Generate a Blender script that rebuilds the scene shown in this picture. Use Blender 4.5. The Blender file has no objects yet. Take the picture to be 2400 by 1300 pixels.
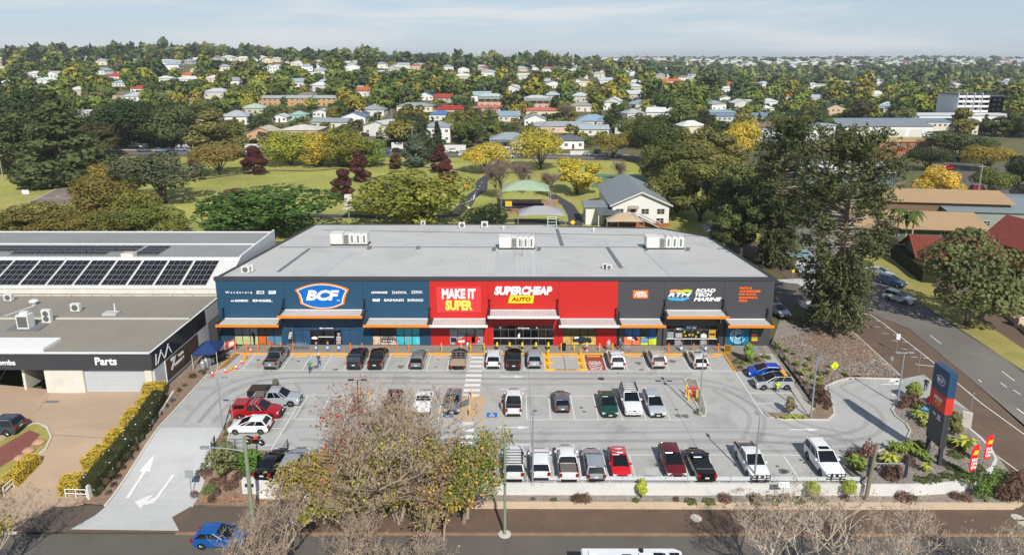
import bpy,math,random
import numpy as np
from mathutils import Vector,Matrix,noise as mnoise
SC = bpy.context.scene
COL = SC.collection
R = math.radians
random.seed(7)
# ------------------------------------------------------------------ camera
CAM_H,F_PX,CX,CY = 38.0,1600.0,1200.0,510.0
PITCH,YAW = math.atan(375 / 1600.0),R(0.2)
cam_d = bpy.data.cameras.new("Camera"); cam = bpy.data.objects.new("Camera",cam_d); COL.objects.link(cam)
cam.location = (0,0,CAM_H); cam.rotation_euler = (R(90) - PITCH,0,YAW)
cam_d.sensor_width = 36; cam_d.lens = 24; cam_d.shift_y = -140 / 2400
cam_d.clip_start = 0.5; cam_d.clip_end = 30000
SC.camera = cam
# ------------------------------------------------------------------ sky and sun
SUN_EL,SUN_DIR = R(41),(0.26,-0.966)
W = bpy.data.worlds.new("World"); SC.world = W; W.use_nodes = True
nt = W.node_tree; nt.nodes.clear()
def N(t,kind,**kw):
 n = t.nodes.new(kind)
 for k,v in kw.items(): setattr(n,k,v)
 return n
sky = N(nt,'ShaderNodeTexSky',sky_type='NISHITA',sun_disc=False)
sky.sun_elevation = SUN_EL; sky.sun_rotation = math.atan2(SUN_DIR[0],SUN_DIR[1])
sky.altitude = 700; sky.air_density = 1.0; sky.dust_density = .05; sky.ozone_density = 1.6
bg = N(nt,'ShaderNodeBackground'); bg.inputs[1].default_value = 0.08
tc = N(nt,'ShaderNodeTexCoord'); mp = N(nt,'ShaderNodeMapping')
mp.inputs['Scale'].default_value = (1.6,1.6,17.0); mp.inputs['Rotation'].default_value = (0,R(3),0)
nz = N(nt,'ShaderNodeTexNoise'); nz.inputs['Scale'].default_value = 1.6; nz.inputs['Detail'].default_value = 7; nz.inputs['Roughness'].default_value = .55
rp = N(nt,'ShaderNodeValToRGB'); rp.color_ramp.elements[0].position = .38; rp.color_ramp.elements[1].position = .62
rp.color_ramp.elements[0].color = (.75,.75,.75,1); rp.color_ramp.elements[1].color = (1,1,1,1)
mx = N(nt,'ShaderNodeMix',data_type='RGBA'); r2_ = N(nt,'ShaderNodeValToRGB'); r2_.color_ramp.elements[0].position = .42; r2_.color_ramp.elements[1].position = .60; r2_.color_ramp.elements[0].color = (.52,.64,.80,1); r2_.color_ramp.elements[1].color = (.80,.84,.88,1); nt.links.new(nz.outputs['Fac'],r2_.inputs[0]); vm_ = N(nt,'ShaderNodeVectorMath',operation='SCALE'); vm_.inputs[3].default_value = 9.4; nt.links.new(r2_.outputs[0],vm_.inputs[0]); nt.links.new(vm_.outputs[0],mx.inputs[7])
wo = N(nt,'ShaderNodeOutputWorld')
nt.links.new(tc.outputs['Generated'],mp.inputs[0]); nt.links.new(mp.outputs[0],nz.inputs['Vector'])
nt.links.new(nz.outputs['Fac'],rp.inputs[0]); sx_ = N(nt,'ShaderNodeSeparateXYZ'); zr_ = N(nt,'ShaderNodeMapRange'); zr_.inputs[2].default_value = .55; zr_.inputs[3].default_value = 1.0; zr_.inputs[4].default_value = .25  # cloud layer thinned towards the unseen zenith to deepen the shadows
mz = N(nt,'ShaderNodeMath',operation='MULTIPLY')
nt.links.new(tc.outputs['Generated'],sx_.inputs[0]); nt.links.new(sx_.outputs[2],zr_.inputs[0]); nt.links.new(rp.outputs[0],mz.inputs[0]); nt.links.new(zr_.outputs[0],mz.inputs[1]); nt.links.new(mz.outputs[0],mx.inputs[0])
nt.links.new(sky.outputs[0],mx.inputs[6]); nt.links.new(mx.outputs[2],bg.inputs[0]); nt.links.new(bg.outputs[0],wo.inputs[0])
sun_d = bpy.data.lights.new("Sun",'SUN'); sun = bpy.data.objects.new("Sun",sun_d); COL.objects.link(sun)
sun_d.energy = 4.3; sun_d.angle = R(0.53); sun_d.color = (1.0,.95,.87)
sv = Vector((SUN_DIR[0] * math.cos(SUN_EL),SUN_DIR[1] * math.cos(SUN_EL),math.sin(SUN_EL)))
sun.rotation_euler = sv.to_track_quat('Z','Y').to_euler(); sun.location = (30,-60,90)
vs = SC.view_settings; vs.view_transform = 'Standard'; vs.look = 'None'; vs.exposure = 0.3; vs.gamma = 1.0; vs.use_curve_mapping = False
SC.cycles.max_bounces = 5; SC.cycles.diffuse_bounces = 2; SC.cycles.glossy_bounces = 2; SC.cycles.transparent_max_bounces = 6
SC.cycles.transmission_bounces = 2; SC.cycles.volume_bounces = 0; SC.cycles.caustics_reflective = False; SC.cycles.caustics_refractive = False
SC.cycles.use_denoising = True
# ------------------------------------------------------------------ surveying: photograph pixel -> place on the ground
_F = Vector((-math.sin(YAW) * math.cos(PITCH),math.cos(YAW) * math.cos(PITCH),-math.sin(PITCH)))
_R = Vector((math.cos(YAW),math.sin(YAW),0)); _U = _R.cross(_F); _C = Vector((0,0,CAM_H))
def ray(x,y): return _F + _R * ((x - CX) / F_PX) - _U * ((y - CY) / F_PX)
def G(x,y,z=0.0):
 d = ray(x,y); return _C + d * ((z - CAM_H) / d.z)
def atY(x,y,Y):
 d = ray(x,y); return _C + d * (Y / d.y)
def P(p):
 v = Vector(p) - _C; zc = v.dot(_F)
 return (CX + F_PX * v.dot(_R) / zc,CY - F_PX * v.dot(_U) / zc,zc)
def sst(a,b,x):
 t = min(1,max(0,(x - a) / (b - a))); return t * t * (3 - 2 * t)
def terrain(x,y):
 D = y
 if D < 210: return 0.0
 a = x / max(D,1)
 hl = 33 - 13 * sst(-.42,-.02,a) - 20 * sst(.0,.42,a)
 h = hl * sst(230,1000,D) + 30 * sst(1050,2900,D) * sst(-.1,.35,a)
 h += (2.5 * math.sin(x * .011 + 1) * math.sin(y * .007) + 5 * math.sin(x * .0031 + 2) * math.sin(y * .0023 + .5)) * sst(330,900,D)
 h -= 70 * sst(1300,2600,D) * sst(.05,-.25,a) + 60 * sst(4200,6500,D)
 return h
def GT(x,y):
 """ground under a pixel, following the rising land"""
 d = ray(x,y); D = 40.0
 while D < 4500:
  p = _C + d * (D / d.y)
  if p.z <= terrain(p.x,p.y): return Vector((p.x,p.y,terrain(p.x,p.y)))
  D += 1.0 + D * .004
 return p
# ------------------------------------------------------------------ colours and materials
def lin(h):
 if not isinstance(h,str): return tuple(h)[:3]
 h = h.lstrip('#'); o = []
 for i in (0,2,4):
  c = int(h[i:i + 2],16) / 255; o.append(c / 12.92 if c <= .04045 else ((c + .055) / 1.055) ** 2.4)
 return tuple(o)
_mats = {}
def mat(name,col=None,rough=.7,metal=0.0,var=.12,scale=.6,fine=18.0,fvar=.06,bump=0.0,bscale=30.0,coords='pos',
  spec=.35,wave=None,coat=0.0,stain=None,alpha=1.0,emit=0.0,backface=False):
 """col None: the colour comes from the object's own colour setting"""
 if name in _mats: return _mats[name]
 m = bpy.data.materials.new(name); m.use_nodes = True; t = m.node_tree; b = t.nodes['Principled BSDF']
 b.inputs['Roughness'].default_value = rough; b.inputs['Metallic'].default_value = metal
 b.inputs['Specular IOR Level'].default_value = spec; b.inputs['Coat Weight'].default_value = coat; b.inputs['Coat Roughness'].default_value = .08
 if alpha < 1: b.inputs['Alpha'].default_value = alpha
 if col is None:
  oi = N(t,'ShaderNodeObjectInfo'); src = oi.outputs['Color']; base = None
 else:
  rgb = N(t,'ShaderNodeRGB'); base = lin(col); rgb.outputs[0].default_value = (*base,1); src = rgb.outputs[0]
 if coords == 'pos':
  g = N(t,'ShaderNodeNewGeometry'); vec = g.outputs['Position']
 else:
  g = N(t,'ShaderNodeTexCoord'); vec = g.outputs['Object']
 def mul(src,fac_out,lo,hi):
  mr = N(t,'ShaderNodeMapRange'); mr.inputs[1].default_value = .25; mr.inputs[2].default_value = .75
  mr.inputs[3].default_value = lo; mr.inputs[4].default_value = hi; t.links.new(fac_out,mr.inputs[0])
  mm = N(t,'ShaderNodeMix',data_type='RGBA',blend_type='MULTIPLY'); mm.inputs[0].default_value = 1
  t.links.new(src,mm.inputs[6]); t.links.new(mr.outputs[0],mm.inputs[7]); return mm.outputs[2]
 if var:
  n1 = N(t,'ShaderNodeTexNoise'); n1.inputs['Scale'].default_value = scale; n1.inputs['Detail'].default_value = 5; n1.inputs['Roughness'].default_value = .6
  t.links.new(vec,n1.inputs['Vector']); src = mul(src,n1.outputs['Fac'],1 - var,1 + var)
 if fvar:
  n2 = N(t,'ShaderNodeTexNoise'); n2.inputs['Scale'].default_value = fine; n2.inputs['Detail'].default_value = 3
  t.links.new(vec,n2.inputs['Vector']); src = mul(src,n2.outputs['Fac'],1 - fvar,1 + fvar)
 if stain:
  c2,amt,sc2 = stain
  n3 = N(t,'ShaderNodeTexNoise'); n3.inputs['Scale'].default_value = sc2; n3.inputs['Detail'].default_value = 8; n3.inputs['Roughness'].default_value = .65; n3.inputs['Distortion'].default_value = .6
  t.links.new(vec,n3.inputs['Vector'])
  mr = N(t,'ShaderNodeMapRange'); mr.inputs[1].default_value = .52; mr.inputs[2].default_value = .72; mr.inputs[4].default_value = amt
  t.links.new(n3.outputs['Fac'],mr.inputs[0])
  mm = N(t,'ShaderNodeMix',data_type='RGBA'); mm.inputs[7].default_value = (*lin(c2),1)
  t.links.new(mr.outputs[0],mm.inputs[0]); t.links.new(src,mm.inputs[6]); src = mm.outputs[2]
 t.links.new(src,b.inputs['Base Color'])
 if emit: t.links.new(src,b.inputs['Emission Color']); b.inputs['Emission Strength'].default_value = emit
 hgt = None
 if wave:
  ax,pitch,dep = wave
  w = N(t,'ShaderNodeTexWave',wave_type='BANDS',bands_direction=ax); w.inputs['Scale'].default_value = 2 * math.pi / (20 * pitch) if True else 0
  t.links.new(vec,w.inputs['Vector'])
  bp = N(t,'ShaderNodeBump'); bp.inputs['Strength'].default_value = dep; bp.inputs['Distance'].default_value = pitch * .25
  t.links.new(w.outputs['Fac'],bp.inputs['Height']); t.links.new(bp.outputs[0],b.inputs['Normal'])
 elif bump:
  n4 = N(t,'ShaderNodeTexNoise'); n4.inputs['Scale'].default_value = bscale; n4.inputs['Detail'].default_value = 4
  t.links.new(vec,n4.inputs['Vector'])
  bp = N(t,'ShaderNodeBump'); bp.inputs['Strength'].default_value = bump; bp.inputs['Distance'].default_value = .05
  t.links.new(n4.outputs['Fac'],bp.inputs['Height']); t.links.new(bp.outputs[0],b.inputs['Normal'])
 _mats[name] = m; return m
def flat(name,col,rough=.55,**k):
 k.setdefault('var',.05); k.setdefault('fvar',.03); k.setdefault('scale',1.5); return mat(name,col,rough,**k)
def leaf_mat(name,ramp=None,trans=.3):
 if name in _mats: return _mats[name]
 m = bpy.data.materials.new(name); m.use_nodes = True; t = m.node_tree; t.nodes.clear()
 o = N(t,'ShaderNodeOutputMaterial'); d = N(t,'ShaderNodeBsdfPrincipled'); d.inputs['Roughness'].default_value = .6; d.inputs['Specular IOR Level'].default_value = .25
 tr = N(t,'ShaderNodeBsdfTranslucent'); ms = N(t,'ShaderNodeMixShader'); ms.inputs[0].default_value = trans
 oi = N(t,'ShaderNodeObjectInfo'); at = N(t,'ShaderNodeAttribute',attribute_name='tint')
 hs = N(t,'ShaderNodeHueSaturation')
 if ramp:
  rp = N(t,'ShaderNodeValToRGB'); rp.color_ramp.interpolation = 'CONSTANT'; e = rp.color_ramp.elements
  e[0].color = (*lin(ramp[0]),1); e[1].color = (*lin(ramp[1]),1); e[1].position = 1 / len(ramp)
  for i,c in enumerate(ramp[2:]): q = e.new((i + 2) / len(ramp)); q.color = (*lin(c),1)
  t.links.new(oi.outputs['Random'],rp.inputs[0]); t.links.new(rp.outputs[0],hs.inputs['Color'])
 else: t.links.new(oi.outputs['Color'],hs.inputs['Color'])
 mv = N(t,'ShaderNodeMapRange'); mv.inputs[3].default_value = .9; mv.inputs[4].default_value = 2.05; hs.inputs['Saturation'].default_value = .92
 mh = N(t,'ShaderNodeMapRange'); mh.inputs[3].default_value = .506; mh.inputs[4].default_value = .474
 for q in (mv,mh): t.links.new(at.outputs['Fac'],q.inputs[0])
 t.links.new(mv.outputs[0],hs.inputs['Value']); t.links.new(mh.outputs[0],hs.inputs['Hue'])
 t.links.new(hs.outputs[0],d.inputs['Base Color']); t.links.new(hs.outputs[0],tr.inputs[0])
 t.links.new(d.outputs[0],ms.inputs[1]); t.links.new(tr.outputs[0],ms.inputs[2]); t.links.new(ms.outputs[0],o.inputs[0])
 _mats[name] = m; return m
# ------------------------------------------------------------------ mesh helpers
class MB:
 def __init__(s): s.v = []; s.f = []; s.m = []
 def _a(s,vs,fs,mi=0):
  o = len(s.v); s.v += [tuple(p) for p in vs]
  for f in fs: s.f.append(tuple(i + o for i in f)); s.m.append(mi)
 def b(s,x0,x1,y0,y1,z0,z1,mi=0):
  s._a([(x0,y0,z0),(x1,y0,z0),(x1,y1,z0),(x0,y1,z0),(x0,y0,z1),(x1,y0,z1),(x1,y1,z1),(x0,y1,z1)],
             [(0,3,2,1),(4,5,6,7),(0,1,5,4),(1,2,6,5),(2,3,7,6),(3,0,4,7)],mi); return s
 def ob(s,c,sx,sy,sz,rz=0,mi=0,top=1.0):
  """box standing on c, turned by rz, its top scaled"""
  ca,sa = math.cos(rz),math.sin(rz); vs = []
  for k,z in ((1,0),(top,sz)):
   for ux,uy in ((-1,-1),(1,-1),(1,1),(-1,1)):
    x,y = ux * sx / 2 * k,uy * sy / 2 * k; vs.append((c[0] + x*ca - y*sa,c[1] + x*sa + y*ca,c[2] + z))
  s._a(vs,[(0,3,2,1),(4,5,6,7),(0,1,5,4),(1,2,6,5),(2,3,7,6),(3,0,4,7)],mi); return s
 def q(s,*pts,mi=0): s._a(pts,[tuple(range(len(pts)))],mi); return s
 def slab(s,pts,z0,z1,mi=0):
  """upright prism over a plan polygon; points may carry their own top height"""
  n = len(pts); lo = [(p[0],p[1],z0) for p in pts]; hi = [(p[0],p[1],p[2] if z1 is None else z1) for p in pts]
  a = sum(pts[i][0]*pts[(i+1)%n][1] - pts[(i+1)%n][0]*pts[i][1] for i in range(n))
  fs = [tuple(range(n,2*n))] + [(i,(i+1) % n,n + (i+1) % n,n + i) for i in range(n)]
  if a < 0: fs = [tuple(reversed(f)) for f in fs]
  s._a(lo + hi,fs,mi); return s
 def t(s,p0,p1,r0,r1=None,n=8,mi=0,cap=True):
  p0,p1 = Vector(p0),Vector(p1); r1 = r0 if r1 is None else r1; d = (p1 - p0)
  if d.length < 1e-6: return s
  d.normalize(); u = d.cross(Vector((0,0,1)) if abs(d.z) < .9 else Vector((1,0,0))).normalized(); w = d.cross(u)
  vs = []
  for p,r in ((p0,r0),(p1,r1)):
   for i in range(n):
    a = 2*math.pi*i/n; vs.append(p + u*(r*math.cos(a)) + w*(r*math.sin(a)))
  fs = [(i,n+i,n+(i+1) % n,(i+1) % n) for i in range(n)]
  if cap: fs += [tuple(range(n)),tuple(reversed(range(n,2*n)))]
  s._a(vs,fs,mi); return s
 def path(s,pts,r,n=6,mi=0,r1=None):
  r1 = r if r1 is None else r1; k = len(pts) - 1
  for i in range(k): s.t(pts[i],pts[i+1],r + (r1-r)*i/k,r + (r1-r)*(i+1)/k,n,mi)
  return s
 def lathe(s,c,prof,n=12,mi=0):
  """prof: list of (radius, height)"""
  vs = []; fs = []
  for r,z in prof:
   for i in range(n): a = 2*math.pi*i/n; vs.append((c[0]+r*math.cos(a),c[1]+r*math.sin(a),c[2]+z))
  for k in range(len(prof)-1):
   for i in range(n): fs.append((k*n+i,k*n+(i+1) % n,(k+1)*n+(i+1) % n,(k+1)*n+i))
  fs += [tuple(reversed(range(n))),tuple(range((len(prof)-1)*n,len(prof)*n))]
  s._a(vs,fs,mi); return s
 def mesh(s,name,mats=(),smooth=False):
  me = bpy.data.meshes.new(name); me.from_pydata(s.v,[],s.f)
  for m in (mats if isinstance(mats,(list,tuple)) else [mats]): me.materials.append(m)
  if any(s.m): me.polygons.foreach_set('material_index',s.m)
  if smooth:
   me.polygons.foreach_set('use_smooth',[True]*len(s.f))
   try: me.set_sharp_from_angle(angle=R(38))
   except Exception: pass
  me.update(); return me
 def build(s,name,mats,parent=None,color=None,loc=(0,0,0),rz=0,smooth=False,**props):
  return put(name,s.mesh(name,mats,smooth),parent,color,loc,rz,**props)
WORLDROOT = set()
def put(name,data,parent=None,color=None,loc=(0,0,0),rz=0,scale=None,rot=None,**props):
 o = bpy.data.objects.new(name,data); COL.objects.link(o); o.parent = parent
 if parent is not None and parent.name in WORLDROOT: o.matrix_parent_inverse = Matrix.Translation(-parent.location)
 o.location = loc; o.rotation_euler = rot or (0,0,rz)
 if scale is not None: o.scale = scale if hasattr(scale,'__len__') else (scale,)*3
 if color is not None: o.color = (*lin(color),1)
 for k,v in props.items(): o[k] = v
 return o
def thing(name,label,category,loc=(0,0,0),rz=0,group=None,world=False):
 o = put(name,None,None,None,loc,rz,label=label,category=category); o.empty_display_size = .2
 if group: o['group'] = group
 if world: WORLDROOT.add(o.name)
 return o
def tag(o,label,category,group=None):
 o['label'] = label; o['category'] = category
 if group: o['group'] = group
 return o
def copy_tree(o,parent=None):
 c = o.copy(); COL.objects.link(c); c.parent = parent
 for ch in o.children: copy_tree(ch,c)
 return c
# ------------------------------------------------------------------ lettering
_txt = {}
def glyphs(s,bold=0.0,shear=0.0):
 k = (s,bold,shear)
 if k in _txt: return _txt[k]
 cu = bpy.data.curves.new('lettering','FONT'); cu.body = s; cu.offset = bold; cu.shear = shear; cu.resolution_u = 3
 cu.align_x = 'CENTER'; cu.align_y = 'CENTER'; cu.space_line = .8; cu.extrude = .03
 ob = bpy.data.objects.new('lettering',cu); COL.objects.link(ob)
 dg = bpy.context.evaluated_depsgraph_get(); dg.update()
 me = bpy.data.meshes.new_from_object(ob.evaluated_get(dg)); bpy.data.objects.remove(ob)
 n = len(me.vertices); a = np.empty(n*3,'f'); me.vertices.foreach_get('co',a); a = a.reshape(-1,3)
 lo,hi = a.min(0),a.max(0); a = (a - (lo+hi)/2) / np.maximum(hi-lo,1e-6)
 me.vertices.foreach_set('co',a.ravel()); me.update(); _txt[k] = me; return me
def text_part(s,name,material,parent,centre,w,h,rot=(R(90),0,0),bold=.02,shear=0.0,depth=.06):
 me = glyphs(s,bold,shear)
 if len(me.materials) == 0: me = me.copy(); me.materials.append(material)
 o = put(name,me,parent,None,centre,rot=rot,scale=(w,h,depth)); return o
# ================================================================== THE SETTING
STREET = -1.6
def z_street(x,y): return STREET * (1 - sst(57,84,y))
def z_drive(x,y): return STREET * (1 - sst(54.4,66,y))
def GS(x,y,zf=z_street,dz=0.0):
 d = ray(x,y); D = 35.0
 while D < 400:
  p = _C + d * (D / d.y); z = zf(p.x,p.y) + dz
  if p.z <= z: return Vector((p.x,p.y,z))
  D += .05
 return p
def clip_band(pts,y0,y1):
 def cut(ps,c,s):
  o = []
  for i in range(len(ps)):
   a,b = ps[i],ps[(i+1) % len(ps)]; ia,ib = s*(a[1]-c) >= 0,s*(b[1]-c) >= 0
   if ia: o.append(a)
   if ia != ib:
    t = (c-a[1])/(b[1]-a[1]); o.append((a[0]+(b[0]-a[0])*t,c))
  return o
 ps = cut([(p[0],p[1]) for p in pts],y0,1)
 return cut(ps,y1,-1) if ps else ps
def drape(name,pts,zf,m,dz=0.0,step=2.0,parent=None,**kw):
 mb = MB(); ys = [p[1] for p in pts]; y = min(ys)
 a = sum(pts[i][0]*pts[(i+1) % len(pts)][1] - pts[(i+1) % len(pts)][0]*pts[i][1] for i in range(len(pts)))
 if a < 0: pts = list(reversed(pts))
 while y < max(ys):
  ps = clip_band(pts,y,y+step)
  if len(ps) > 2: mb.q(*[(p[0],p[1],zf(p[0],p[1])+dz) for p in ps])
  y += step
 if parent is None and 'label' not in kw: kw.setdefault('kind','structure')
 return mb.build(name,m,parent,**kw)
def px(*ps,z=0.0): return [G(x,y,z) for x,y in ps]
def ribbon(name,pts,w,zf,m,dz=0.01,parent=None,**kw):
 """a strip of even width along a line on the ground, finely divided"""
 P2 = [Vector((p[0],p[1])) for p in pts]; fine = []
 for a,b in zip(P2,P2[1:]):
  k = max(1,int((b-a).length/4)); fine += [a.lerp(b,i/k) for i in range(k)]
 fine.append(P2[-1]); mb = MB(); L = []; Rr = []
 for i,p in enumerate(fine):
  d = (fine[min(i+1,len(fine)-1)] - fine[max(i-1,0)]).normalized(); n = Vector((-d.y,d.x))*w/2
  L.append(p+n); Rr.append(p-n)
 for i in range(len(fine)-1):
  mb.q(*[(p.x,p.y,zf(p.x,p.y)+dz) for p in (Rr[i],Rr[i+1],L[i+1],L[i])])
 if parent is None and 'label' not in kw: kw.setdefault('kind','structure')
 return mb.build(name,m,parent,**kw)
def kerb(name,pts,m,w=.16,h=.13,zf=None,parent=None,closed=False,**kw):
 zf = zf or (lambda x,y: 0.0); mb = MB(); P2 = [Vector((p[0],p[1])) for p in pts]
 if closed: P2.append(P2[0])
 n = len(P2); nn = []
 for i,p in enumerate(P2):
  a = P2[i-1] if i else (P2[-2] if closed else p); b = P2[i+1] if i < n-1 else (P2[1] if closed else p)
  d = (b-a).normalized(); nn.append(Vector((-d.y,d.x)))
 for i in range(n-1):
  a,b,na,nb = P2[i],P2[i+1],nn[i]*w/2,nn[i+1]*w/2
  vs = []
  for zz in (-.3,h):
   for q in (a-na,b-nb,b+nb,a+na): vs.append((q.x,q.y,zf(q.x,q.y)+zz))
  mb._a(vs,[(4,5,6,7),(0,1,5,4),(2,3,7,6),(1,2,6,5),(3,0,4,7)])
 if parent is None: kw.setdefault('kind','structure')
 return mb.build(name,m,parent,**kw)
M_CONC = mat('car_park_concrete','#a8a8a5',.85,var=.10,scale=.16,fine=3.0,fvar=.05,stain=('#7a7976',.6,.22),bump=.12,bscale=40)
M_CONC2 = mat('driveway_concrete','#b6b7b6',.85,var=.07,scale=.2,fine=4,fvar=.04,stain=('#9b9a97',.4,.3))
M_KERB = mat('kerb_concrete','#bdb8ae',.9,var=.16,scale=.9,fine=9,fvar=.1)
M_ASPH = mat('road_asphalt','#625d57',.9,var=.10,scale=.15,fine=40,fvar=.14,stain=('#57504a',.6,.35),bump=.25,bscale=60)
M_FOOT = mat('footpath_asphalt','#655347',.92,var=.12,scale=.35,fine=45,fvar=.14,stain=('#7c6653',.5,.5),bump=.25,bscale=60)
M_DARKASPH = mat('new_asphalt','#5f544b',.92,var=.08,scale=.4,fine=45,fvar=.14,bump=.2)
M_BEIGE = mat('forecourt_concrete','#ad967f',.85,var=.09,scale=.25,fine=6,fvar=.05,stain=('#a58a70',.55,.3),bump=.1)
M_MULCH = mat('gravel_mulch','#8d857c',.95,var=.2,scale=.9,fine=7,fvar=.4,bump=.8,bscale=26,stain=('#7d6350',.55,.25))
M_BARK = mat('leaf_litter','#85705e',.95,var=.2,scale=.8,fine=6,fvar=.42,bump=.8,bscale=20,stain=('#9c9088',.6,.5))
M_GRASS = mat('lawn','#96964c',.95,var=.3,scale=.05,fine=.9,fvar=.2,bump=.4,bscale=14,stain=('#ab9c62',.95,.045))
M_DRYGRASS = mat('dry_verge_grass','#938a4c',.95,var=.2,scale=.3,fine=7,fvar=.2,bump=.4,stain=('#6f7a35',.6,.2))
M_PATH = mat('park_path','#45454a',.9,var=.1,scale=.4,fine=20,fvar=.1)
M_LINE = mat('line_paint','#dcdcd8',.7,var=.06,scale=2,fine=25,fvar=.12,stain=('#a5a5a2',.5,2.2))
M_YELLOW = mat('yellow_paint','#dfa02a',.6,var=.08,scale=2,fine=20,fvar=.08,stain=('#a98a50',.4,2.5))
M_JOINT = flat('joint_sealant','#6d6d6c',.9)
M_WHITEWALL = mat('white_render','#cccbc8',.8,var=.06,scale=.4,fine=6,fvar=.03,stain=('#a8a39b',.35,.7))
M_BEIGEWALL = mat('stained_block_wall','#c0ab94',.9,var=.10,scale=.4,fine=5,fvar=.08,stain=('#9a6f4c',.5,.8))
M_SOILLAND = mat('suburb_ground','#5b5a38',.95,var=.3,scale=.02,fine=.25,fvar=.25,stain=('#7c7350',.6,.015))
mb = MB(); ys = [-120,-40,20,60,84,88.5,89.5,130,180,209]
d = 212.0
while d < 7000: ys.append(d); d *= 1.055
cols = [-2.6,-1.6] + [-1.1 + 2.2*i/64 for i in range(65)] + [1.6,2.6]
for y in ys:
 for c in cols:
  x = c * max(y,130); z = terrain(x,y) - .08 if y > 89 else -1.85
  mb.v.append((x,y,z))
nc = len(cols)
for j in range(len(ys)-1):
 for i in range(nc-1): mb.f.append((j*nc+i,j*nc+i+1,(j+1)*nc+i+1,(j+1)*nc+i)); mb.m.append(0)
mb.build('ground',M_SOILLAND,smooth=True,kind='structure')
KERB_Y = 50.7
drape('front_road',[(-140,10),(150,10),(150,KERB_Y),(-140,KERB_Y)],z_drive,M_ASPH,-.12,20)
drape('front_footpath',[(-37.5,KERB_Y),(54,KERB_Y),(54,54.3),(-37.5,54.3)],z_drive,M_FOOT,0)
drape('footpath_patch',[(-44.6,KERB_Y),(-37.5,KERB_Y),(-37.2,54.3),(-41.6,54.3)],z_drive,M_DARKASPH,.004)
drape('footpath_patch',[(-29.0,KERB_Y),(-18,KERB_Y),(-17.5,54.2),(-29.0,54.2)],z_drive,M_DARKASPH,.006)
kerb('road_kerb',[(-140,KERB_Y),(-42.6,KERB_Y)],M_KERB,.2,.02,z_drive)
kerb('road_kerb',[(-29.0,KERB_Y),(51,KERB_Y)],mat('worn_kerb','#8a6f58',.95,var=.2,scale=1,fine=8,fvar=.15),.22,.02,z_drive)
drape('forecourt',[(-150,KERB_Y),(-43.0,KERB_Y),(-41.9,53.2),(-39.2,54.5),(-39.2,72.7),(-55,73.5),(-150,90)],z_drive,M_BEIGE,.002)
for a,b in (((-54.4,73.2),(-46.5,52)),((-62,65),(-41,63.2)),((-60,58),(-41.5,57.2))):
 ribbon('expansion_joint',[a,b],.05,z_drive,flat('dark_joint','#7a6550',.9),.008)
drape('driveway',[(-37.0,54.3),(-29.3,54.3),(-29.9,65.2),(-37.45,65.2)],z_drive,M_CONC2,.004,1.0)
drape('driveway_crossing',[GS(165,1240,z_drive),GS(420,1243,z_drive),GS(403,1212,z_drive),(-29.3,54.28),(-37.0,54.28),GS(222,1208,z_drive)],z_drive,M_CONC2,.012,.7)
kerb('driveway_kerb',[(-37.1,54.2)] + [(-37.1-.4*k/12,54.2+10.8*k/12) for k in range(1,12)] + [(-37.5,65),(-37.75,77.4)],M_KERB,.22,.13,z_drive)
kerb('driveway_kerb',[(-29.2-.55*k/9,54.2+8.2*k/9) for k in range(10)],M_KERB,.22,.13,z_drive)
park_px = [(508,868),(553,826),(1693,826),(1723,870),(1812,868),(1893,965),(1893,973)]
isl_px = [(1793,966),(1803,977),(1830,983),(1940,984),(1955,970),(1950,940),(1931,915),(1937,905),(1962,893),(1992,886),(2110,888)]
exit_px = [(2110,888),(2165,877),(2275,964),(2237,945),(2179,938),(2104,944)]
gard_px = [(2104,944),(2090,960),(2100,976),(2124,993),(2134,1011),(2124,1031),(2095,1045),(2050,1060),(1982,1082),(1976,1092),(2014,1134)]
EDGE_Y = 55.35
pts = [Vector((-37.6,65.0,0)),Vector((-37.75,77.4,0))] + px(*park_px) + px(*isl_px) + px(*exit_px[1:]) + px(*gard_px[1:]) + [Vector((31.4,EDGE_Y,0)),Vector((-22.5,EDGE_Y,0)),Vector((-22.6,60.9,0)),Vector((-29.8,60.9,0)),Vector((-29.9,65.0,0))]
mb = MB(); mb.slab(pts,-1.7,0.0)
car_park = mb.build('car_park',M_CONC,kind='structure')
ZF = lambda x,y: 0.0
for a,b in (((1.7,55.4),(1.85,83.3)),((18.6,55.4),(17.3,83.3)),((-14.6,55.4),(-14.6,83.3)),((-30.6,66),(-31.0,80.0)),((33.6,56),(33.6,66.6)),((-29.7,65.1),(31.5,65.1)),((44.6,71.3),(44.2,77.4))):
 ribbon('expansion_joint',[a,b],.035,ZF,M_JOINT,.006,car_park)
kerb('island_kerb',px(*isl_px),M_KERB); kerb('exit_kerb',px(*gard_px),M_KERB)
def line(pts,w=.09,m=None,name='bay_line',dz=.006): return ribbon(name,pts,w,ZF,m or M_LINE,dz,car_park)
FY0,FY1 = 78.62,83.35
fr = [658 + 48.75*k for k in range(10)] + [1132,1180.5,1229,1277.5] + [1375,1423,1472,1521,1570,1618,1667]
FRX = [G(x,868).x for x in fr]; FRX = [G(565,868).x,G(610,868).x] + FRX
for x in FRX: line([(x,FY0),(x,FY1)])
line([(G(545,868).x,FY0),(G(1723,868).x,FY0)])
MX = [G(x,983).x for x in [1235 + 56*k for k in range(8)]]; MY0,MY1 = 66.78,72.1
for x in MX[:7]: line([(x,MY0),(x,MY1)])
line([(MX[0],MY0),(MX[7]-1.0,MY0)],name='row_line'); line([(MX[0],MY1),(MX[6]+.3,MY1)],name='row_line')
for k in range(0,9):
 x = MX[0] - 9.6 - 2.6*k
 if x > -28: line([(x,MY0),(x,MY1)])
line([(-26,MY0),(MX[0]-9.6,MY0)],name='row_line'); line([(-26,MY1),(MX[0]-9.6,MY1)],name='row_line')
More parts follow.
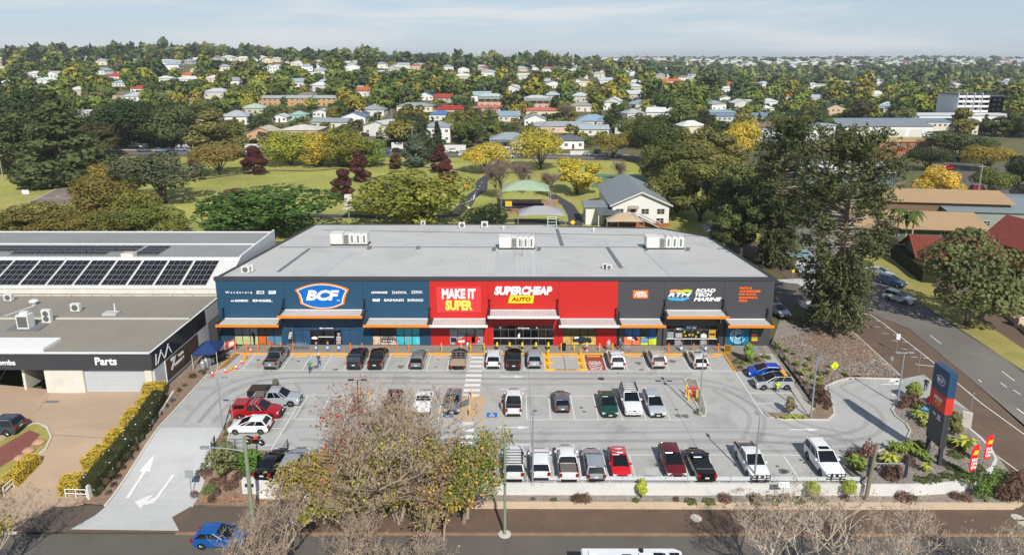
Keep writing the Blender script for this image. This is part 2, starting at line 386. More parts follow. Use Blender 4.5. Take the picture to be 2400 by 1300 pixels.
BX = [G(1236 + 63.75*k,1122).x for k in range(0,12)]; BY0,BY1 = 55.5,60.1
for k in range(-9,12): x = BX[0] + (BX[1]-BX[0])*k; (line([(x,BY0),(x,BY1)]) if x > -21 else None)
line([(-20,BY1),(G(1985,1068).x,BY1)],name='row_line')
lb = px((635,1054),(712,925)); line(lb,name='row_line')
for y in (968,1003,1042): a = G(703 - (y-940)*.6,y); line([a,(a.x-4.6,a.y)])
rl = px((1725,874),(1788,970)); line(rl,name='row_line')
for y0,x1 in ((898,1850),(920,1880),(945,1893)): a = G(1725 + (y0-874)*.656,y0); line([a,G(x1,y0)])
def wheelchair(cx,cy,s):
 o = MB().b(cx-s/2,cx+s/2,cy-s*.42,cy+s*.42,.004,.010).build('access_symbol',flat('access_blue','#2f66ad',.6),car_park)
 w = MB(); z = .0145; f = s*.36
 def bar(ax,ay,bx,by,ww=.07):
  a,b = Vector((ax,ay)),Vector((bx,by)); n = Vector((-(b-a).y,(b-a).x)).normalized()*ww*s*.5
  w.q(*[(cx+f*q.x,cy+f*q.y,z) for q in (a-n/f,b-n/f,b+n/f,a+n/f)])
 bar(-.15,.75,-.1,.2,.12); bar(-.1,.35,.3,.3,.09); bar(-.1,.1,.4,.05,.11); bar(.4,.08,.6,-.5,.11); bar(.55,-.5,.8,-.42,.1)
 pr = None
 for i in range(13):
  a = R(110 + i*19); p = (-.1+.52*math.cos(a),-.25+.52*math.sin(a))
  if pr: bar(*pr,*p,.08)
  pr = p
 w.q(*[(cx+f*(-.15+.15*math.cos(R(i*45))),cy+f*(.95+.15*math.sin(R(i*45))),z) for i in range(8)])
 w.build('wheelchair_mark',M_LINE,o)
yl = [G(x,983).x for x in (1034,1078,1127,1179)]
for x in yl: line([(x,MY0),(x,MY1)],.09,M_YELLOW,'access_bay_line',.009)
line([(yl[0],MY0),(yl[3],MY0)],.09,M_YELLOW,'access_bay_line',.009); line([(yl[0],MY1),(yl[3],MY1)],.09,M_YELLOW,'access_bay_line',.009)
for k in range(8): y = MY0 + .1 + k*.62; line([(yl[1]+.05,y),(yl[2]-.05,y+.85)],.2,M_YELLOW,'hatch_stripe',.0075)
wheelchair(G(1051,972).x,G(1051,972).y,1.15); wheelchair(G(1153,972).x,G(1153,972).y,1.15)
zx = G(1114,850).x
for k in range(9): y = 82.4 - k*1.28 + 0; line([(zx-.95,y),(zx+.95,y)],.62,M_LINE,'crossing_bar')
for k in range(5): y = 65.9 - k*1.28; line([(zx-.55,y),(zx+.75,y)],.62,M_LINE,'crossing_bar')
def arrow(x,y,L,a=0.0,turn=0,zf=ZF,parent=car_park,dz=.007,s=1.0,head=1.3):
 mb = MB(); ca,sa = math.cos(a),math.sin(a)
 def pt(u,v): X,Y = x+u*ca-v*sa,y+u*sa+v*ca; return (X,Y,zf(X,Y)+dz)
 w = .09*s
 if turn == 0:
  mb.q(pt(0,-w),pt(L-head,-w),pt(L-head,w),pt(0,w)); mb.q(pt(L-head,-.32*s),pt(L,0),pt(L-head,.32*s))
 else:
  mb.q(pt(0,-w),pt(L-1.0,-w),pt(L-1.0,w),pt(0,w)); t = turn
  ps = [pt(L-1.0,-w*t),pt(L-.35,-w*t),pt(L,.45*t),pt(L-.15,.95*t),pt(L-.45,.9*t),pt(L-.6,.5*t),pt(L-1.0,.35*t)]
  mb.q(*(ps if t > 0 else reversed(ps))); hd = [pt(L-1.5,.55*t),pt(L+.5,.65*t),pt(L-.4,1.75*t)]; mb.q(*(hd if t > 0 else reversed(hd)))
 return mb.build('arrow_mark',M_LINE,parent)
for x,y,L in ((1172,882,3.1),(1170,1001,3.3),(1850,1006,3.2)): p = G(x,y); arrow(p.x,p.y,L,0)
p = G(1172,911); line([(p.x,p.y),(p.x+3.0,p.y)],.14,M_LINE,'arrow_mark'); p = G(1168,1041); line([(p.x,p.y),(p.x+3.2,p.y)],.14,M_LINE,'arrow_mark')
p = G(2066,900); arrow(p.x,p.y,2.6,0,1); p = G(2138,925); arrow(p.x,p.y,-2.6,0,0,head=-1.3)
dr = bpy.data.objects['driveway']
arrow(*GS(299,1166,z_drive)[:2],5.6,math.atan2(7.0,-.35),0,z_drive,dr,.012,1.6,2.2)
q0,q1 = GS(407,1112,z_drive),GS(392,1160,z_drive); arrow(q0.x,q0.y,4.0,R(-93),-1,z_drive,dr,.012,1.4)
x0,x1 = G(1376,868).x,G(1422,868).x
cc = MB().b(x0+.06,x1-.06,FY0+.08,FY1-.1,.002,.011).build('collection_bay',mat('red_brown_paint','#93463a',.8,var=.1,scale=1.5,fine=9,fvar=.1),car_park)
for s,yy,w,h in (('CLICK &',81.0,1.5,.36),('COLLECT',80.55,1.75,.36),('PICK UP',78.95,1.5,.4)):
 text_part(s,'painted_word',M_LINE,cc,((x0+x1)/2,yy+.1,.016),w,h*1.3,(0,0,0),.03,depth=.004)
mb = MB(); xc,yc = (x0+x1)/2,79.85
for i in range(20):
 a0,a1 = R(i*18),R(i*18+18); mb.q(*[(xc+r*.85*math.cos(a),yc+r*.55*math.sin(a),.014) for r,a in ((.85,a0),(1,a0),(1,a1),(.85,a1))])
mb.build('painted_ring',M_LINE,cc)
mb = MB()
for ax,ay,bx,by,w in ((-.45,-.2,.1,.25,.12),(.1,.25,.45,.22,.1),(-.1,.05,.2,-.25,.12),(.2,-.25,.5,-.15,.1),(-.5,.1,-.2,.2,.08)):
 a,b = Vector((ax,ay)),Vector((bx,by)); n = Vector((-(b-a).y,(b-a).x)).normalized()*w*.5
 mb.q(*[(xc+q.x,yc+q.y,.0145) for q in (a-n,b-n,b+n,a+n)])
mb.build('painted_runner',M_LINE,cc)
sx0,sx1 = G(1278,868).x,G(1374,868).x
for x in (sx0+.35,sx1-.35): line([(x,FY0+.1),(x,FY1-.1)],.6,M_YELLOW,'service_zone_border',.009)
line([(sx0,FY0+.22),(sx1,FY0+.22)],.4,M_YELLOW,'service_zone_border',.0105)
line([((sx0+sx1)/2,FY0),((sx0+sx1)/2,FY1)],.07,flat('black_strip','#26262a',.8),'service_zone_joint',.0085)
text_part('SERVICES ZONE','painted_word',flat('black_paint','#252220',.8),car_park,((sx0+sx1)/2,FY0+.24,.016),2.4,.3,(0,0,0),.02,depth=.004)
MB().lathe((G(1409,887).x,G(1409,887).y,.0),[(.42,.0),(.42,.012)],20).build('manhole_cover',flat('cast_iron','#4b4a49',.7),car_park)
p = G(1530,1103); MB().b(p.x-.75,p.x+.6,p.y-.65,p.y+.55,.004,.009).build('concrete_patch',M_CONC2,car_park)
M_SKID = mat('tyre_film','#3c3b39',.9,var=.3,scale=1.5,alpha=.1); M_OIL = mat('oil_film','#2e2a26',.7,var=.3,scale=3,alpha=.42)
for pl in ([(-33,66),(-32.5,72),(-29,75.4),(-20,76),(0,75.6),(20,75.8),(26,73),(30,66),(35,63.2)],[(-34.6,66),(-34.2,73),(-30,76.8),(-18,77.2),(22,77)],[(-20,63.4),(0,63.2),(22,63.6),(30,62.6),(37,64.5),(39.5,69),(38,74.5),(42,77)],[(-22,62),(10,61.8),(28,61.6),(36,62.4)],[(-33,55),(-33.6,66)],[(24,62.5),(26.4,68),(24,74)],[(-27,75),(-24.5,70),(-24.8,64)]):
 for o_ in (-.75,.75):
  v_ = [Vector(p) for p in pl]; ff = []
  for i in range(len(v_)-1):
   p0,p1,p2,p3 = v_[max(0,i-1)],v_[i],v_[i+1],v_[min(len(v_)-1,i+2)]
   for k in range(8): u = k/8; ff.append(.5*((2*p1)+(p2-p0)*u+(2*p0-5*p1+4*p2-p3)*u*u+(3*p1-p0-3*p2+p3)*u**3))
  ff.append(v_[-1]); n_ = [(ff[min(i+1,len(ff)-1)]-ff[max(i-1,0)]).normalized() for i in range(len(ff))]
  if pl[0] != (-33,55): ribbon('tyre_mark',[p+Vector((-q.y,q.x))*o_ for p,q in zip(ff,n_)],.5,ZF,M_SKID,.0035,car_park)
rs = random.Random(4)
for x_,y_ in [((a+b)/2,80.2) for a,b in zip(FRX,FRX[1:]) if 2 < b-a < 3.2] + [(x+1.3,69.0) for x in MX[:7]] + [((BX[0]+2.55*(k+.5)),57.2) for k in range(-8,11)]:
 for _ in range(rs.randint(1,3)):
  cx_,cy_,r_ = x_+rs.gauss(0,.3),y_+rs.gauss(0,.9),rs.uniform(.15,.45); MB().q(*[(cx_+r_*(1+.35*math.sin(i*2.3+cx_))*math.cos(R(i*36)),cy_+r_*(1+.3*math.cos(i*1.7+cy_))*math.sin(R(i*36)),.0045) for i in range(10)]).build('oil_stain',M_OIL,car_park)
WALK = MB().b(G(553,826).x,G(1805,812).x+.2,83.55,86.3,-.3,.10).build('store_walkway',mat('walkway_concrete','#8d867c',.85,var=.1,scale=.4,fine=6,fvar=.06,stain=('#75695c',.5,.6)),kind='structure')
MB().b(G(553,826).x,G(1693,826).x,83.36,83.546,-.1,.14).build('yellow_kerb',M_YELLOW,WALK)
for a,b in ((px((508,868))[0],px((553,826))[0]),(px((1693,826))[0],px((1723,870))[0])): kerb('yellow_kerb',[a,b],M_YELLOW,.2,.14,None,WALK)
wsb = [610,658,707,755,804,853,902,950,999,1048,1132,1180,1229,1290,1328,1375,1423,1472,1521,1570,1618,1667]
stop_me = MB().b(-.85,.85,-.07,.07,0,.11).mesh('wheel_stop',M_YELLOW)
for i,x in enumerate(wsb):
 put('wheel_stop',stop_me,car_park,None,(G(x+24.4,868).x,82.7,.002))
curve = px((2015,1137),(2120,1136),(2230,1130),(2290,1118),(2325,1095),(2334,1075),(2322,1050),(2290,1018),(2262,995))
mb = MB(); wl = [Vector((-22.6,EDGE_Y)),Vector((-3.2,EDGE_Y)),Vector((31.4,EDGE_Y))] + [Vector((p.x,p.y)) for p in curve[1:]]
def wall_strip(mb,pts,w,z0,z1):
 n = len(pts); nn = []
 for i in range(n):
  dd = (pts[min(i+1,n-1)] - pts[max(i-1,0)]).normalized(); nn.append(Vector((-dd.y,dd.x))*w/2)
 for i in range(n-1):
  a,b = pts[i],pts[i+1]; vs = []
  for zz in (z0,z1):
   for q in (a-nn[i],b-nn[i+1],b+nn[i+1],a+nn[i]): vs.append((q.x,q.y,zz))
  mb._a(vs,[(4,5,6,7),(0,1,5,4),(2,3,7,6),(1,2,6,5),(3,0,4,7)])
wall_strip(mb,wl,.22,-1.9,.06)
tag(mb.build('retaining_wall',M_WHITEWALL),'long white rendered retaining wall curving round the corner garden below the car park','wall')
mb = MB(); lw = [Vector((-4.0,54.12)),Vector((20,54.1)),Vector((45.0,54.15)),Vector((46.6,55.2)),Vector((47.6,58))]
wall_strip(mb,lw,.25,-1.9,-1.02)
tag(mb.build('garden_wall',M_BEIGEWALL),'low beige concrete wall with rust stains along the front footpath','wall')
drape('garden_strip',[(-4.0,54.15),(45.0,54.2),(46.6,55.2),(47.7,58),(48.6,64),(47.2,66)] + [(p.x+.12,p.y) for p in reversed(curve[3:])] + [(31.4,55.32),(-4.0,55.32)],lambda x,y: -1.07 + .9*sst(56,66,y),M_MULCH,0,1.0)
MB().slab([(p.x,p.y,0) for p in px(*gard_px)] + [(31.4,EDGE_Y+.1,0)] + [(p.x-.08,p.y+.04,0) for p in curve[1:]] + [(G(2275,966).x,G(2275,966).y,0)] + [(p.x,p.y,0) for p in px((2237,945),(2179,938))],-1.7,.05).build('corner_garden',M_MULCH,kind='structure')
MB().slab([(p.x,p.y,0) for p in px(*isl_px[:8])] + [(p.x,p.y,0) for p in px((1905,930),(1893,973))],-.5,.08).build('garden_island',M_BARK,kind='structure')
il = px((1645,975),(1604,890),(1612,886),(1632,890),(1648,935),(1655,965),(1652,975))
MB().slab([(p.x,p.y,0) for p in il],-.5,.08).build('garden_island',M_MULCH,kind='structure'); kerb('island_kerb',il,M_KERB,closed=True)
il2 = px((640,925),(690,923),(704,932),(702,941),(690,943))
MB().slab([(p.x,p.y,0) for p in il2],-.5,.08).build('garden_island',M_DRYGRASS,kind='structure'); kerb('island_kerb',il2,M_KERB,closed=True)
il3 = px((500,1050),(520,1005),(556,958),(566,958),(540,1005),(530,1052))
MB().slab([(p.x,p.y,0) for p in il3],-.5,.1).build('median_strip',M_BARK,kind='structure'); kerb('island_kerb',il3,M_KERB,closed=True)
drape('driveway_garden',[(-29.1,54.25),(-22.4,54.4),(-22.4,61.0),(-29.6,61.0)],lambda x,y: STREET + .08 + 1.45*sst(54.5,61,y),M_BARK,0,.8)
drape('driveway_strip',[(-39.6,54.6),(-37.2,54.3),(-37.6,65),(-37.86,77.3),(-36.4,79.6),(-35.9,86),(-41.2,86),(-41.2,72),(-40.1,62)],z_drive,M_BARK,.06,1.0)
drape('wall_garden',[(-29.2,54.2),(-3.9,54.2),(-3.9,55.3),(-22.4,55.3),(-22.4,54.6)],lambda x,y: STREET + .04,M_BARK,0,.8)
MB().slab([(p.x,p.y,0) for p in px((483,876),(508,868),(556,824),(556,812),(520,812),(455,868))],-.3,.085).build('side_paving',mat('side_paving','#8d8b85',.85,var=.12,scale=.8),kind='structure')
RW = px((1693,826),(1723,870),(1812,868),(1893,965),(1893,973),(1905,965),(1800,812),(1690,812))
MB().slab([(p.x,p.y,0) for p in px((1760,812),(1805,812),(1912,958),(1893,972),(1850,908),(1815,868))],-.3,.09).build('side_walkway',mat('pale_walkway','#aba59b',.85,var=.08,scale=.5),kind='structure')
MB().slab([(p.x,p.y,0) for p in px((1696,829),(1727,869),(1813,867),(1760,812),(1712,812))],-.3,.085).build('shop_garden',M_BARK,kind='structure')
zr = z_street
drape('mulch_bed',[GS(x,y) for x,y in ((1806,808),(1912,958),(1931,915),(1937,905),(1962,893),(1992,886),(2110,886),(1975,752),(1880,770),(1830,745))],lambda x,y: 0.02,M_MULCH,.02,3)
lit = [G(x,y) for x,y in ((1900,770),(1975,754),(2060,838),(2000,850),(1930,830),(1890,800))]
drape('leaf_litter',lit,lambda x,y: 0.02,M_BARK,.035,3)
drape('side_footpath',[GS(x,y) for x,y in ((1660,560),(1830,640),(1975,750),(2112,887),(2165,877),(2262,985),(2290,1030),(2325,1080),(2335,1112),(2395,1145),(2600,1250),(2700,1150),(2400,1000),(2230,850),(2134,766),(2006,718),(1920,660),(1875,590),(1840,560))],zr,M_FOOT,-.012,1)
wk = px((1822,655),(1905,652),(1950,700),(1995,726),(1930,736),(1880,720),(1835,680))
drape('driveway_apron',wk,ZF,M_CONC2,.012,3)
drape('side_lane',px((1815,660),(1870,665),(1915,700),(1870,712),(1826,745),(1818,730)),ZF,M_ASPH,.026,3)
rdl = [GS(x,y) for x,y in ((2700,1180),(2400,995),(2230,852),(2130,770),(2010,722),(1935,660),(1895,600),(1862,545),(1835,500),(1780,430))]
rdr = [GS(x,y) for x,y in ((1850,430),(1905,500),(1950,545),(2015,600),(2060,645),(2130,695),(2270,785),(2400,872),(2800,1130))]
drape('side_street',rdl + rdr,zr,mat('worn_asphalt','#6f6a64',.9,var=.14,scale=.12,fine=30,fvar=.14,stain=('#8a857e',.5,.1),bump=.25,bscale=60),.03,1)
drape('grass_verge',[GS(x,y) for x,y in ((2015,600),(2060,645),(2130,695),(2270,785),(2400,872),(2560,975),(2600,940),(2400,818),(2300,752),(2170,655),(2080,600),(2040,575))],zr,M_DRYGRASS,.04,1)
drape('far_footpath',[GS(x,y) for x,y in ((2040,575),(2080,600),(2170,655),(2300,752),(2400,818),(2600,940),(2640,900),(2400,765),(2330,725),(2190,640),(2100,590),(2060,560))],zr,M_FOOT,.05,1)
drape('church_ground',[(x,y) for x,y in ((74,82),(79,100),(80,124),(72,146),(130,150),(160,100),(120,78))],ZF,mat('church_lawn','#7f8a44',.95,var=.25,scale=.25,fine=6,fvar=.2),.03,4)
kerb('road_kerb',[GS(x,y) for x,y in ((2015,600),(2060,645),(2130,695),(2270,785),(2400,872),(2560,975))],mat('dark_kerb','#6b6055',.9),.18,.12,zr)
def sline(pl,w=.1,n='road_line',m=M_LINE): return ribbon(n,[GS(x,y) for x,y in pl],w,zr,m,.036)
ST = bpy.data.objects['side_street']
for pl,w in (([(1990,727),(2040,738),(2070,758),(2230,886),(2300,945),(2400,1018),(2600,1150)],.13),
              ([(1995,735),(2040,737)],.1),([(2145,854),(2198,860)],.13),([(2293,890),(2400,970),(2520,1060)],.16)):
 o = sline(pl,w,'edge_line'); o.parent = ST; del o['kind']
for (ax,ay,bx,by) in ((2088,718,2106,733),(2180,786,2206,806),(2218,764,2246,764),(2348,870,2378,893),(2345,897,2360,908),(2375,914,2392,925),
                         (2028,749,2043,752),(2048,765,2062,767),(2068,781,2083,783),(2090,798,2105,800),(2112,817,2126,819),(2135,836,2150,838),
                         (2052,752,2062,754),(2073,767,2083,769),(2093,784,2103,786),(2115,801,2125,803),(2140,818,2150,820),(2163,838,2175,840)):
 o = sline([(ax,ay),(bx,by)],.12,'lane_dash'); o.parent = ST; del o['kind']
o = ribbon('path_edge',[GS(x,y) for x,y in ((1968,750),(2040,815),(2110,884))],.16,ZF,M_KERB,.06)
o = ribbon('path_edge',[GS(x,y) for x,y in ((2325,1060),(2395,1110))],.2,zr,M_KERB,.03)
for x,y in ((2385,1212),(2400,1225),(1631,1213)):
 p = G(x,y,STREET); MB().lathe((p.x,p.y,p.z),[(.5,0),(.5,.015)],20).build('manhole_ring',M_KERB,None,kind='structure')
# ================================================================== THE STORE
FAC = 86.0
def fx(x,y=735,Y=FAC): return atY(x,y,Y).x
def fz(y,Y=FAC): return atY(1200,y,Y).z
M_BLUE = mat('blue_panel','#244862',.45,var=.04,scale=.3,fine=4,fvar=.02,spec=.4)
M_RED = mat('red_panel','#ba2622',.45,var=.03,scale=.3,fine=4,fvar=.02,spec=.4)
M_DARK = mat('charcoal_panel','#434447',.5,var=.05,scale=.3,fine=4,fvar=.03,spec=.4)
M_COPING = flat('dark_flashing','#3c3d41',.5)
M_ROOF = mat('store_roof_sheet','#bcbbb8',.6,var=.06,scale=.12,fine=1.2,fvar=.03,wave=('X',.62,.2),stain=('#a2a19d',.6,.14),spec=.2)
M_ROOF_PALE = mat('pale_roof_sheet','#b7b9b8',.5,var=.05,scale=.3,wave=('Y',.5,.4))
M_AWN = mat('awning_sheet','#c4c2bf',.5,var=.06,scale=.5,wave=('X',.34,.8),stain=('#8d8a86',.4,1.5))
M_ORANGE = flat('orange_fascia','#ee8420',.45)
M_WHITE = flat('white_paint','#dededc',.5)
M_LETTER = flat('white_letter','#e8e8ea',.45)
M_OLETTER = flat('orange_letter','#ee6a22',.45)
M_BLACK = flat('black_steel','#1c1c1f',.5)
M_GLASS = mat('dark_glass','#0d0f12',.08,var=0,fvar=0,spec=.6)
M_FRAME = flat('grey_frame','#55585c',.5)
store = thing('store_building','large retail store with blue, red and charcoal front panels and a broad grey roof','store',(-2.6,86,0),world=True)
X_L,X_BR,X_RD,X_R = fx(512,735),fx(1008),fx(1447),fx(1810)
Z_TOP = 9.6
openings = []
def op(a,b,z1,y=790): o = (fx(a,y),fx(b,y),.12,z1); openings.append(o); return o
W1 = op(549,660,3.3); E1 = op(690,838,fz(764)); W2 = op(873,984,3.3)
W3 = op(1053,1133,3.3); E2 = op(1156,1297,fz(763)); W4 = op(1319,1398,3.3)
W5 = op(1463,1540,3.3); E3 = op(1562,1681,fz(763)); W6 = op(1702,1758,3.3)
def panels(x0,x1,joints,m):
 es = [x0] + joints + [x1]
 for a,b in zip(es,es[1:]):
  mb = MB(); g = .012
  ops = sorted(o for o in openings if o[0] > a - .3 and o[1] < b + .3)
  zt = max([o[3] for o in ops] + [0.1])
  mb.b(a+g,b-g,FAC,FAC+.3,zt,Z_TOP-.02)
  x = a + g
  for o in ops:
   mb.b(x,o[0],FAC,FAC+.3,.0,zt)
   if o[3] < zt: mb.b(o[0],o[1],FAC,FAC+.3,o[3],zt)
   x = o[1]
  if zt > .1: mb.b(x,b-g,FAC,FAC+.3,.0,zt)
  mb.build('wall_panel',m,store)
panels(X_L,X_BR,[fx(672),fx(853)],M_BLUE); panels(X_BR,X_RD,[fx(1144),fx(1309)],M_RED); panels(X_RD,X_R,[fx(1557,700),fx(1697,700)],M_DARK)
MB().b(X_L-.15,X_R+.15,FAC-.12,FAC+.45,Z_TOP-.28,Z_TOP+.12).build('parapet_coping',M_COPING,store)
RS = .083
def zroof(Y): return 9.38 - RS * (Y - 86.3)
def onroof(x,y):
 d = ray(x,y); t = (9.38 + RS*86.3 - CAM_H) / (d.z + RS*d.y); return _C + d*t
rp_ = [onroof(1660,556),onroof(1548,536),onroof(1303,531.5),onroof(1303,527),onroof(740,527)]
foot = [Vector((X_L+.02,86.32,zroof(86.3))),Vector((X_R-.02,86.32,zroof(86.3)))] + rp_
mb = MB(); n = len(foot)
for i in range(1,n): a,b = foot[i],foot[(i+1) % n]; mb.q((a.x,a.y,-.2),(b.x,b.y,-.2),(b.x,b.y,b.z-.05),(a.x,a.y,a.z-.05))
mb.build('outer_wall',M_DARK,store)
mb = MB(); mb._a(foot,[tuple(range(n))]); roof = mb.build('roof',M_ROOF,store)
mb = MB(); ed = [Vector((X_L,86.2)),*[Vector((p.x,p.y)) for p in reversed(rp_)],Vector((X_R,86.2))]
for a,b in zip(ed,ed[1:]):
 dd = (b-a).normalized(); nn = Vector((-dd.y,dd.x))*.16; vs = []
 for dz in (-.35,.2):
  for q in (a-nn,b-nn,b+nn,a+nn): vs.append((q.x,q.y,zroof(q.y)+dz))
 mb._a(vs,[(4,5,6,7),(0,1,5,4),(2,3,7,6),(1,2,6,5),(3,0,4,7)])
mb.build('roof_edge',M_COPING,store)
def roofstrip(name,pl,m,dz=.03,par=None):
 v = [onroof(*p) for p in pl]
 a = sum(v[i].x*v[(i+1) % len(v)].y - v[(i+1) % len(v)].x*v[i].y for i in range(len(v)))
 if a < 0: v.reverse()
 return MB().q(*[(p.x,p.y,p.z+dz) for p in v]).build(name,m,par or roof)
M_RIDGE = flat('ridge_cap','#9a9ea0',.5); M_GRATE = mat('roof_grating','#6f7272',.7,var=.1,scale=3,fine=30,fvar=.2)
for pl in ([(655,578),(1515,578),(1515,580),(655,580)],[(755,538.6),(1640,553),(1640,554),(755,539.8)]): roofstrip('ridge_flashing',pl,M_RIDGE,.05)
roofstrip('roof_grating',[(722,583),(729,583),(656,637),(648,637)],M_GRATE,.06)
roofstrip('roof_grating',[(1302,537),(1309,537),(1322,576),(1313,576)],M_GRATE,.06)
roofstrip('roof_grating',[(1419,579),(1427,579),(1461,628),(1451,628)],M_GRATE,.06)
for c,w in ((980,9),(1158,9),(1263,9),(866,10),(1612,10),(1515,9)): roofstrip('roof_mat',[(c-w*.4,580.5 if c > 1000 else 577),(c+w*.6,580.5 if c > 1000 else 577),(c+w*.4,588 if c > 1000 else 584),(c-w*.7,588 if c > 1000 else 584)],M_GRATE,.06)
roofstrip('pale_sheet',[(1165,589),(1206,589),(1208,650),(1160,650)],M_ROOF_PALE,.035)
roofstrip('pale_sheet',[(790,588),(830,588),(755,650),(710,650)],M_ROOF_PALE,.035)
roofstrip('pale_sheet',[(1508,588),(1556,588),(1622,650),(1574,650)],M_ROOF_PALE,.035)
roofstrip('pale_sheet',[(1245,589),(1254,589),(1256,650),(1245,650)],flat('skylight_sheet','#b9c0c6',.4),.035)
M_UNIT = flat('plant_white','#cfcfca',.5); M_LOUV = flat('louvre_dark','#5c605f',.6)
def air_handler(x0p,x1p,yb,label):
 a,b = onroof(x0p,yb),onroof(x1p,yb); L = b.x - a.x; h = 1.75; w = 2.2; zb = a.z + .25
 t = thing('air_handler',label,'air conditioner',(a.x,a.y,a.z),group=None)
 MB().b(0,L*.33,0,w,.3,.3+h).build('cabinet',M_UNIT,t)
 MB().b(L*.34,L*.5,.1,w-.1,.3,.3+h*.92).build('fan_section',M_UNIT,t)
 lm = MB()
 for k in range(6): lm.b(L*.355,L*.485,-.0,.095,.45+k*.25,.45+k*.25+.13)
 lm.build('louvre',M_LOUV,t)
 for k in range(3):
  x = L*(.51+.163*k); c = MB().b(x,x+L*.155,.05,w,.3,.3+h).build('cabinet',M_UNIT,t)
  MB().b(x+L*.05,x+L*.095,.02,.045,.55,1.75).build('coil_panel',flat('coil','#5f7176',.5),t)
  MB().b(x+L*.02,x+L*.135,.3,w-.3,.3+h,.3+h+.1).build('fan_cowl',flat('cowl','#b9bab6',.5),t)
 for q in (.2,w-.5): MB().b(-.1,L+.1,q,q+.25,-.2,.29).build('skid',M_COPING,t)
air_handler(775,862,576,'leftmost of the three long white air conditioning units on the store roof')
air_handler(1170,1253,585,'middle of the three long white air conditioning units on the store roof')
air_handler(1515,1603,585,'rightmost of the three long white air conditioning units on the store roof')
def small_unit(p,label,s=1.0,rz=0,group=None):
 t = thing('condenser_unit',label,'air conditioner',p,rz,group)
 MB().b(-.5*s,.5*s,-.25*s,.25*s,.1,.95*s).build('casing',M_UNIT,t)
 MB().lathe((0,0,0),[(.34*s,0),(.34*s,.03)],14).build('fan_grille',M_LOUV,t,rot=None)
 t.children[-1].rotation_euler = (R(90),0,0); t.children[-1].location = (0,-.25*s,.53*s)
 for q in (-.4,.4): MB().b(q*s-.05*s,q*s+.05*s,-.3*s,.3*s,-.1,.1).build('foot',M_COPING,t)
 return t
for x,y,s,lb in ((577,640,1.1,'small condenser at the front left corner of the store roof'),(586,637,1.1,'small condenser just behind another at the front left of the store roof'),
     (1083,534.5,1.2,'left one of two small units near the rear edge of the store roof'),(1136,533.5,1.3,'right one of two small units near the rear edge of the store roof'),
     (1418,629,.8,'left one of two small condensers low on the right of the store roof'),(1427,632,.8,'right one of two small condensers low on the right of the store roof'),
     (992,527.5,.9,'tiny unit on the rear edge of the store roof left of the others')):
 small_unit(onroof(x,y),lb,s)
for x,y,lb in ((1180,538,'small round roof vent behind the middle rooftop unit'),(1391,542,'small round roof vent at the rear right of the store roof')):
 p = onroof(x,y); tag(MB().lathe((0,0,0),[(.2,-.1),(.2,.4),(.34,.42),(.34,.62),(.1,.72)],12).build('roof_vent',M_UNIT,None,None,p,smooth=True),lb,'vent')
p = onroof(1223,600); t = thing('tv_antenna','thin aerial on guy wires in front of the middle rooftop unit','antenna',p)
MB().t((0,0,0),(0,0,2.6),.035,n=5).build('mast',M_COPING,t); MB().t((-.9,0,2.3),(.9,0,2.3),.02,n=4).t((-.6,-.25,2.0),(.6,.25,2.0),.015,n=4).build('element',M_COPING,t)
for dx,dy in ((-1.5,-1),(1.5,-1),(0,1.2)): MB().t((0,0,1.9),(dx,dy,.02),.012,n=3).build('guy_wire',M_COPING,t)
p = onroof(1293,531); t = thing('roof_ladder','pale metal access ladder hatch at the rear edge of the store roof','ladder',(p.x-.9,p.y-1.0,p.z))
for x in (0,1.7): MB().b(x,x+.12,0,.12,-.1,2.2).build('rail',flat('pale_green_steel','#b9c9c4',.5),t)
for z in (.5,1.1,1.7,2.15): MB().b(.12,1.7,.02,.1,z,z+.08).build('rung',flat('pale_green_steel','#b9c9c4',.5),t)
def awning(a,b,z,fm,posts=(True,True),yfr=83.55):
 x0,x1 = fx(a,762,yfr),fx(b,762,yfr)
 aw = MB().b(x0+.3,x1-.3,yfr+.03,FAC-.02,z-.12,z).build('awning',M_AWN,store)
 MB().b(x0,x1,yfr-.06,yfr+.02,z-.28,z+.06).build('fascia',fm,aw)
 for q in (x0,x1-.3): MB().b(q,q+.3,yfr+.02,FAC-.02,z-.24,z+.05).build('gutter',M_COPING,aw)
 MB().b(x0+.3,x1-.3,FAC-.2,FAC-.03,z,z+.05).build('wall_flashing',M_WHITE,aw)
 for on,x in zip(posts,(x0+.16,x1-.16)):
  if on:
   mb = MB(); mb.b(x-.07,x+.07,FAC-.16,FAC-.02,z+.05,z+1.35); mb.t((x,FAC-.1,z+1.3),(x,yfr+.5,z+.06),.045,n=6); mb.b(x-.14,x+.14,FAC-.2,FAC-.01,z+1.3,z+1.5)
   mb.build('tie_rod',M_BLACK,aw)
 return aw
LOW,HIGH = 3.98,5.22
awning(505,653,LOW,M_ORANGE); awning(651,850,HIGH,M_ORANGE); awning(851,1005,LOW,M_ORANGE,(False,True)); awning(1006,1143,LOW,M_WHITE,(False,False))
awning(1143,1311,HIGH,M_WHITE); awning(1310,1452,LOW,M_WHITE,(False,True)); awning(1453,1561,LOW,M_ORANGE,(False,False)); awning(1562,1708,HIGH,M_ORANGE); awning(1707,1815,LOW,M_ORANGE,(False,True))
for x in (fx(1697,790),fx(1683,790),fx(1553,790),fx(1449,790)): MB().b(x-.07,x+.07,FAC-.14,FAC-.02,0.1,5.0).build('downpipe',M_BLACK,store)
MB().b(fx(495,770),X_L-.02,85.2,89.5,0,fz(752)).build('wing_wall',M_COPING,store)
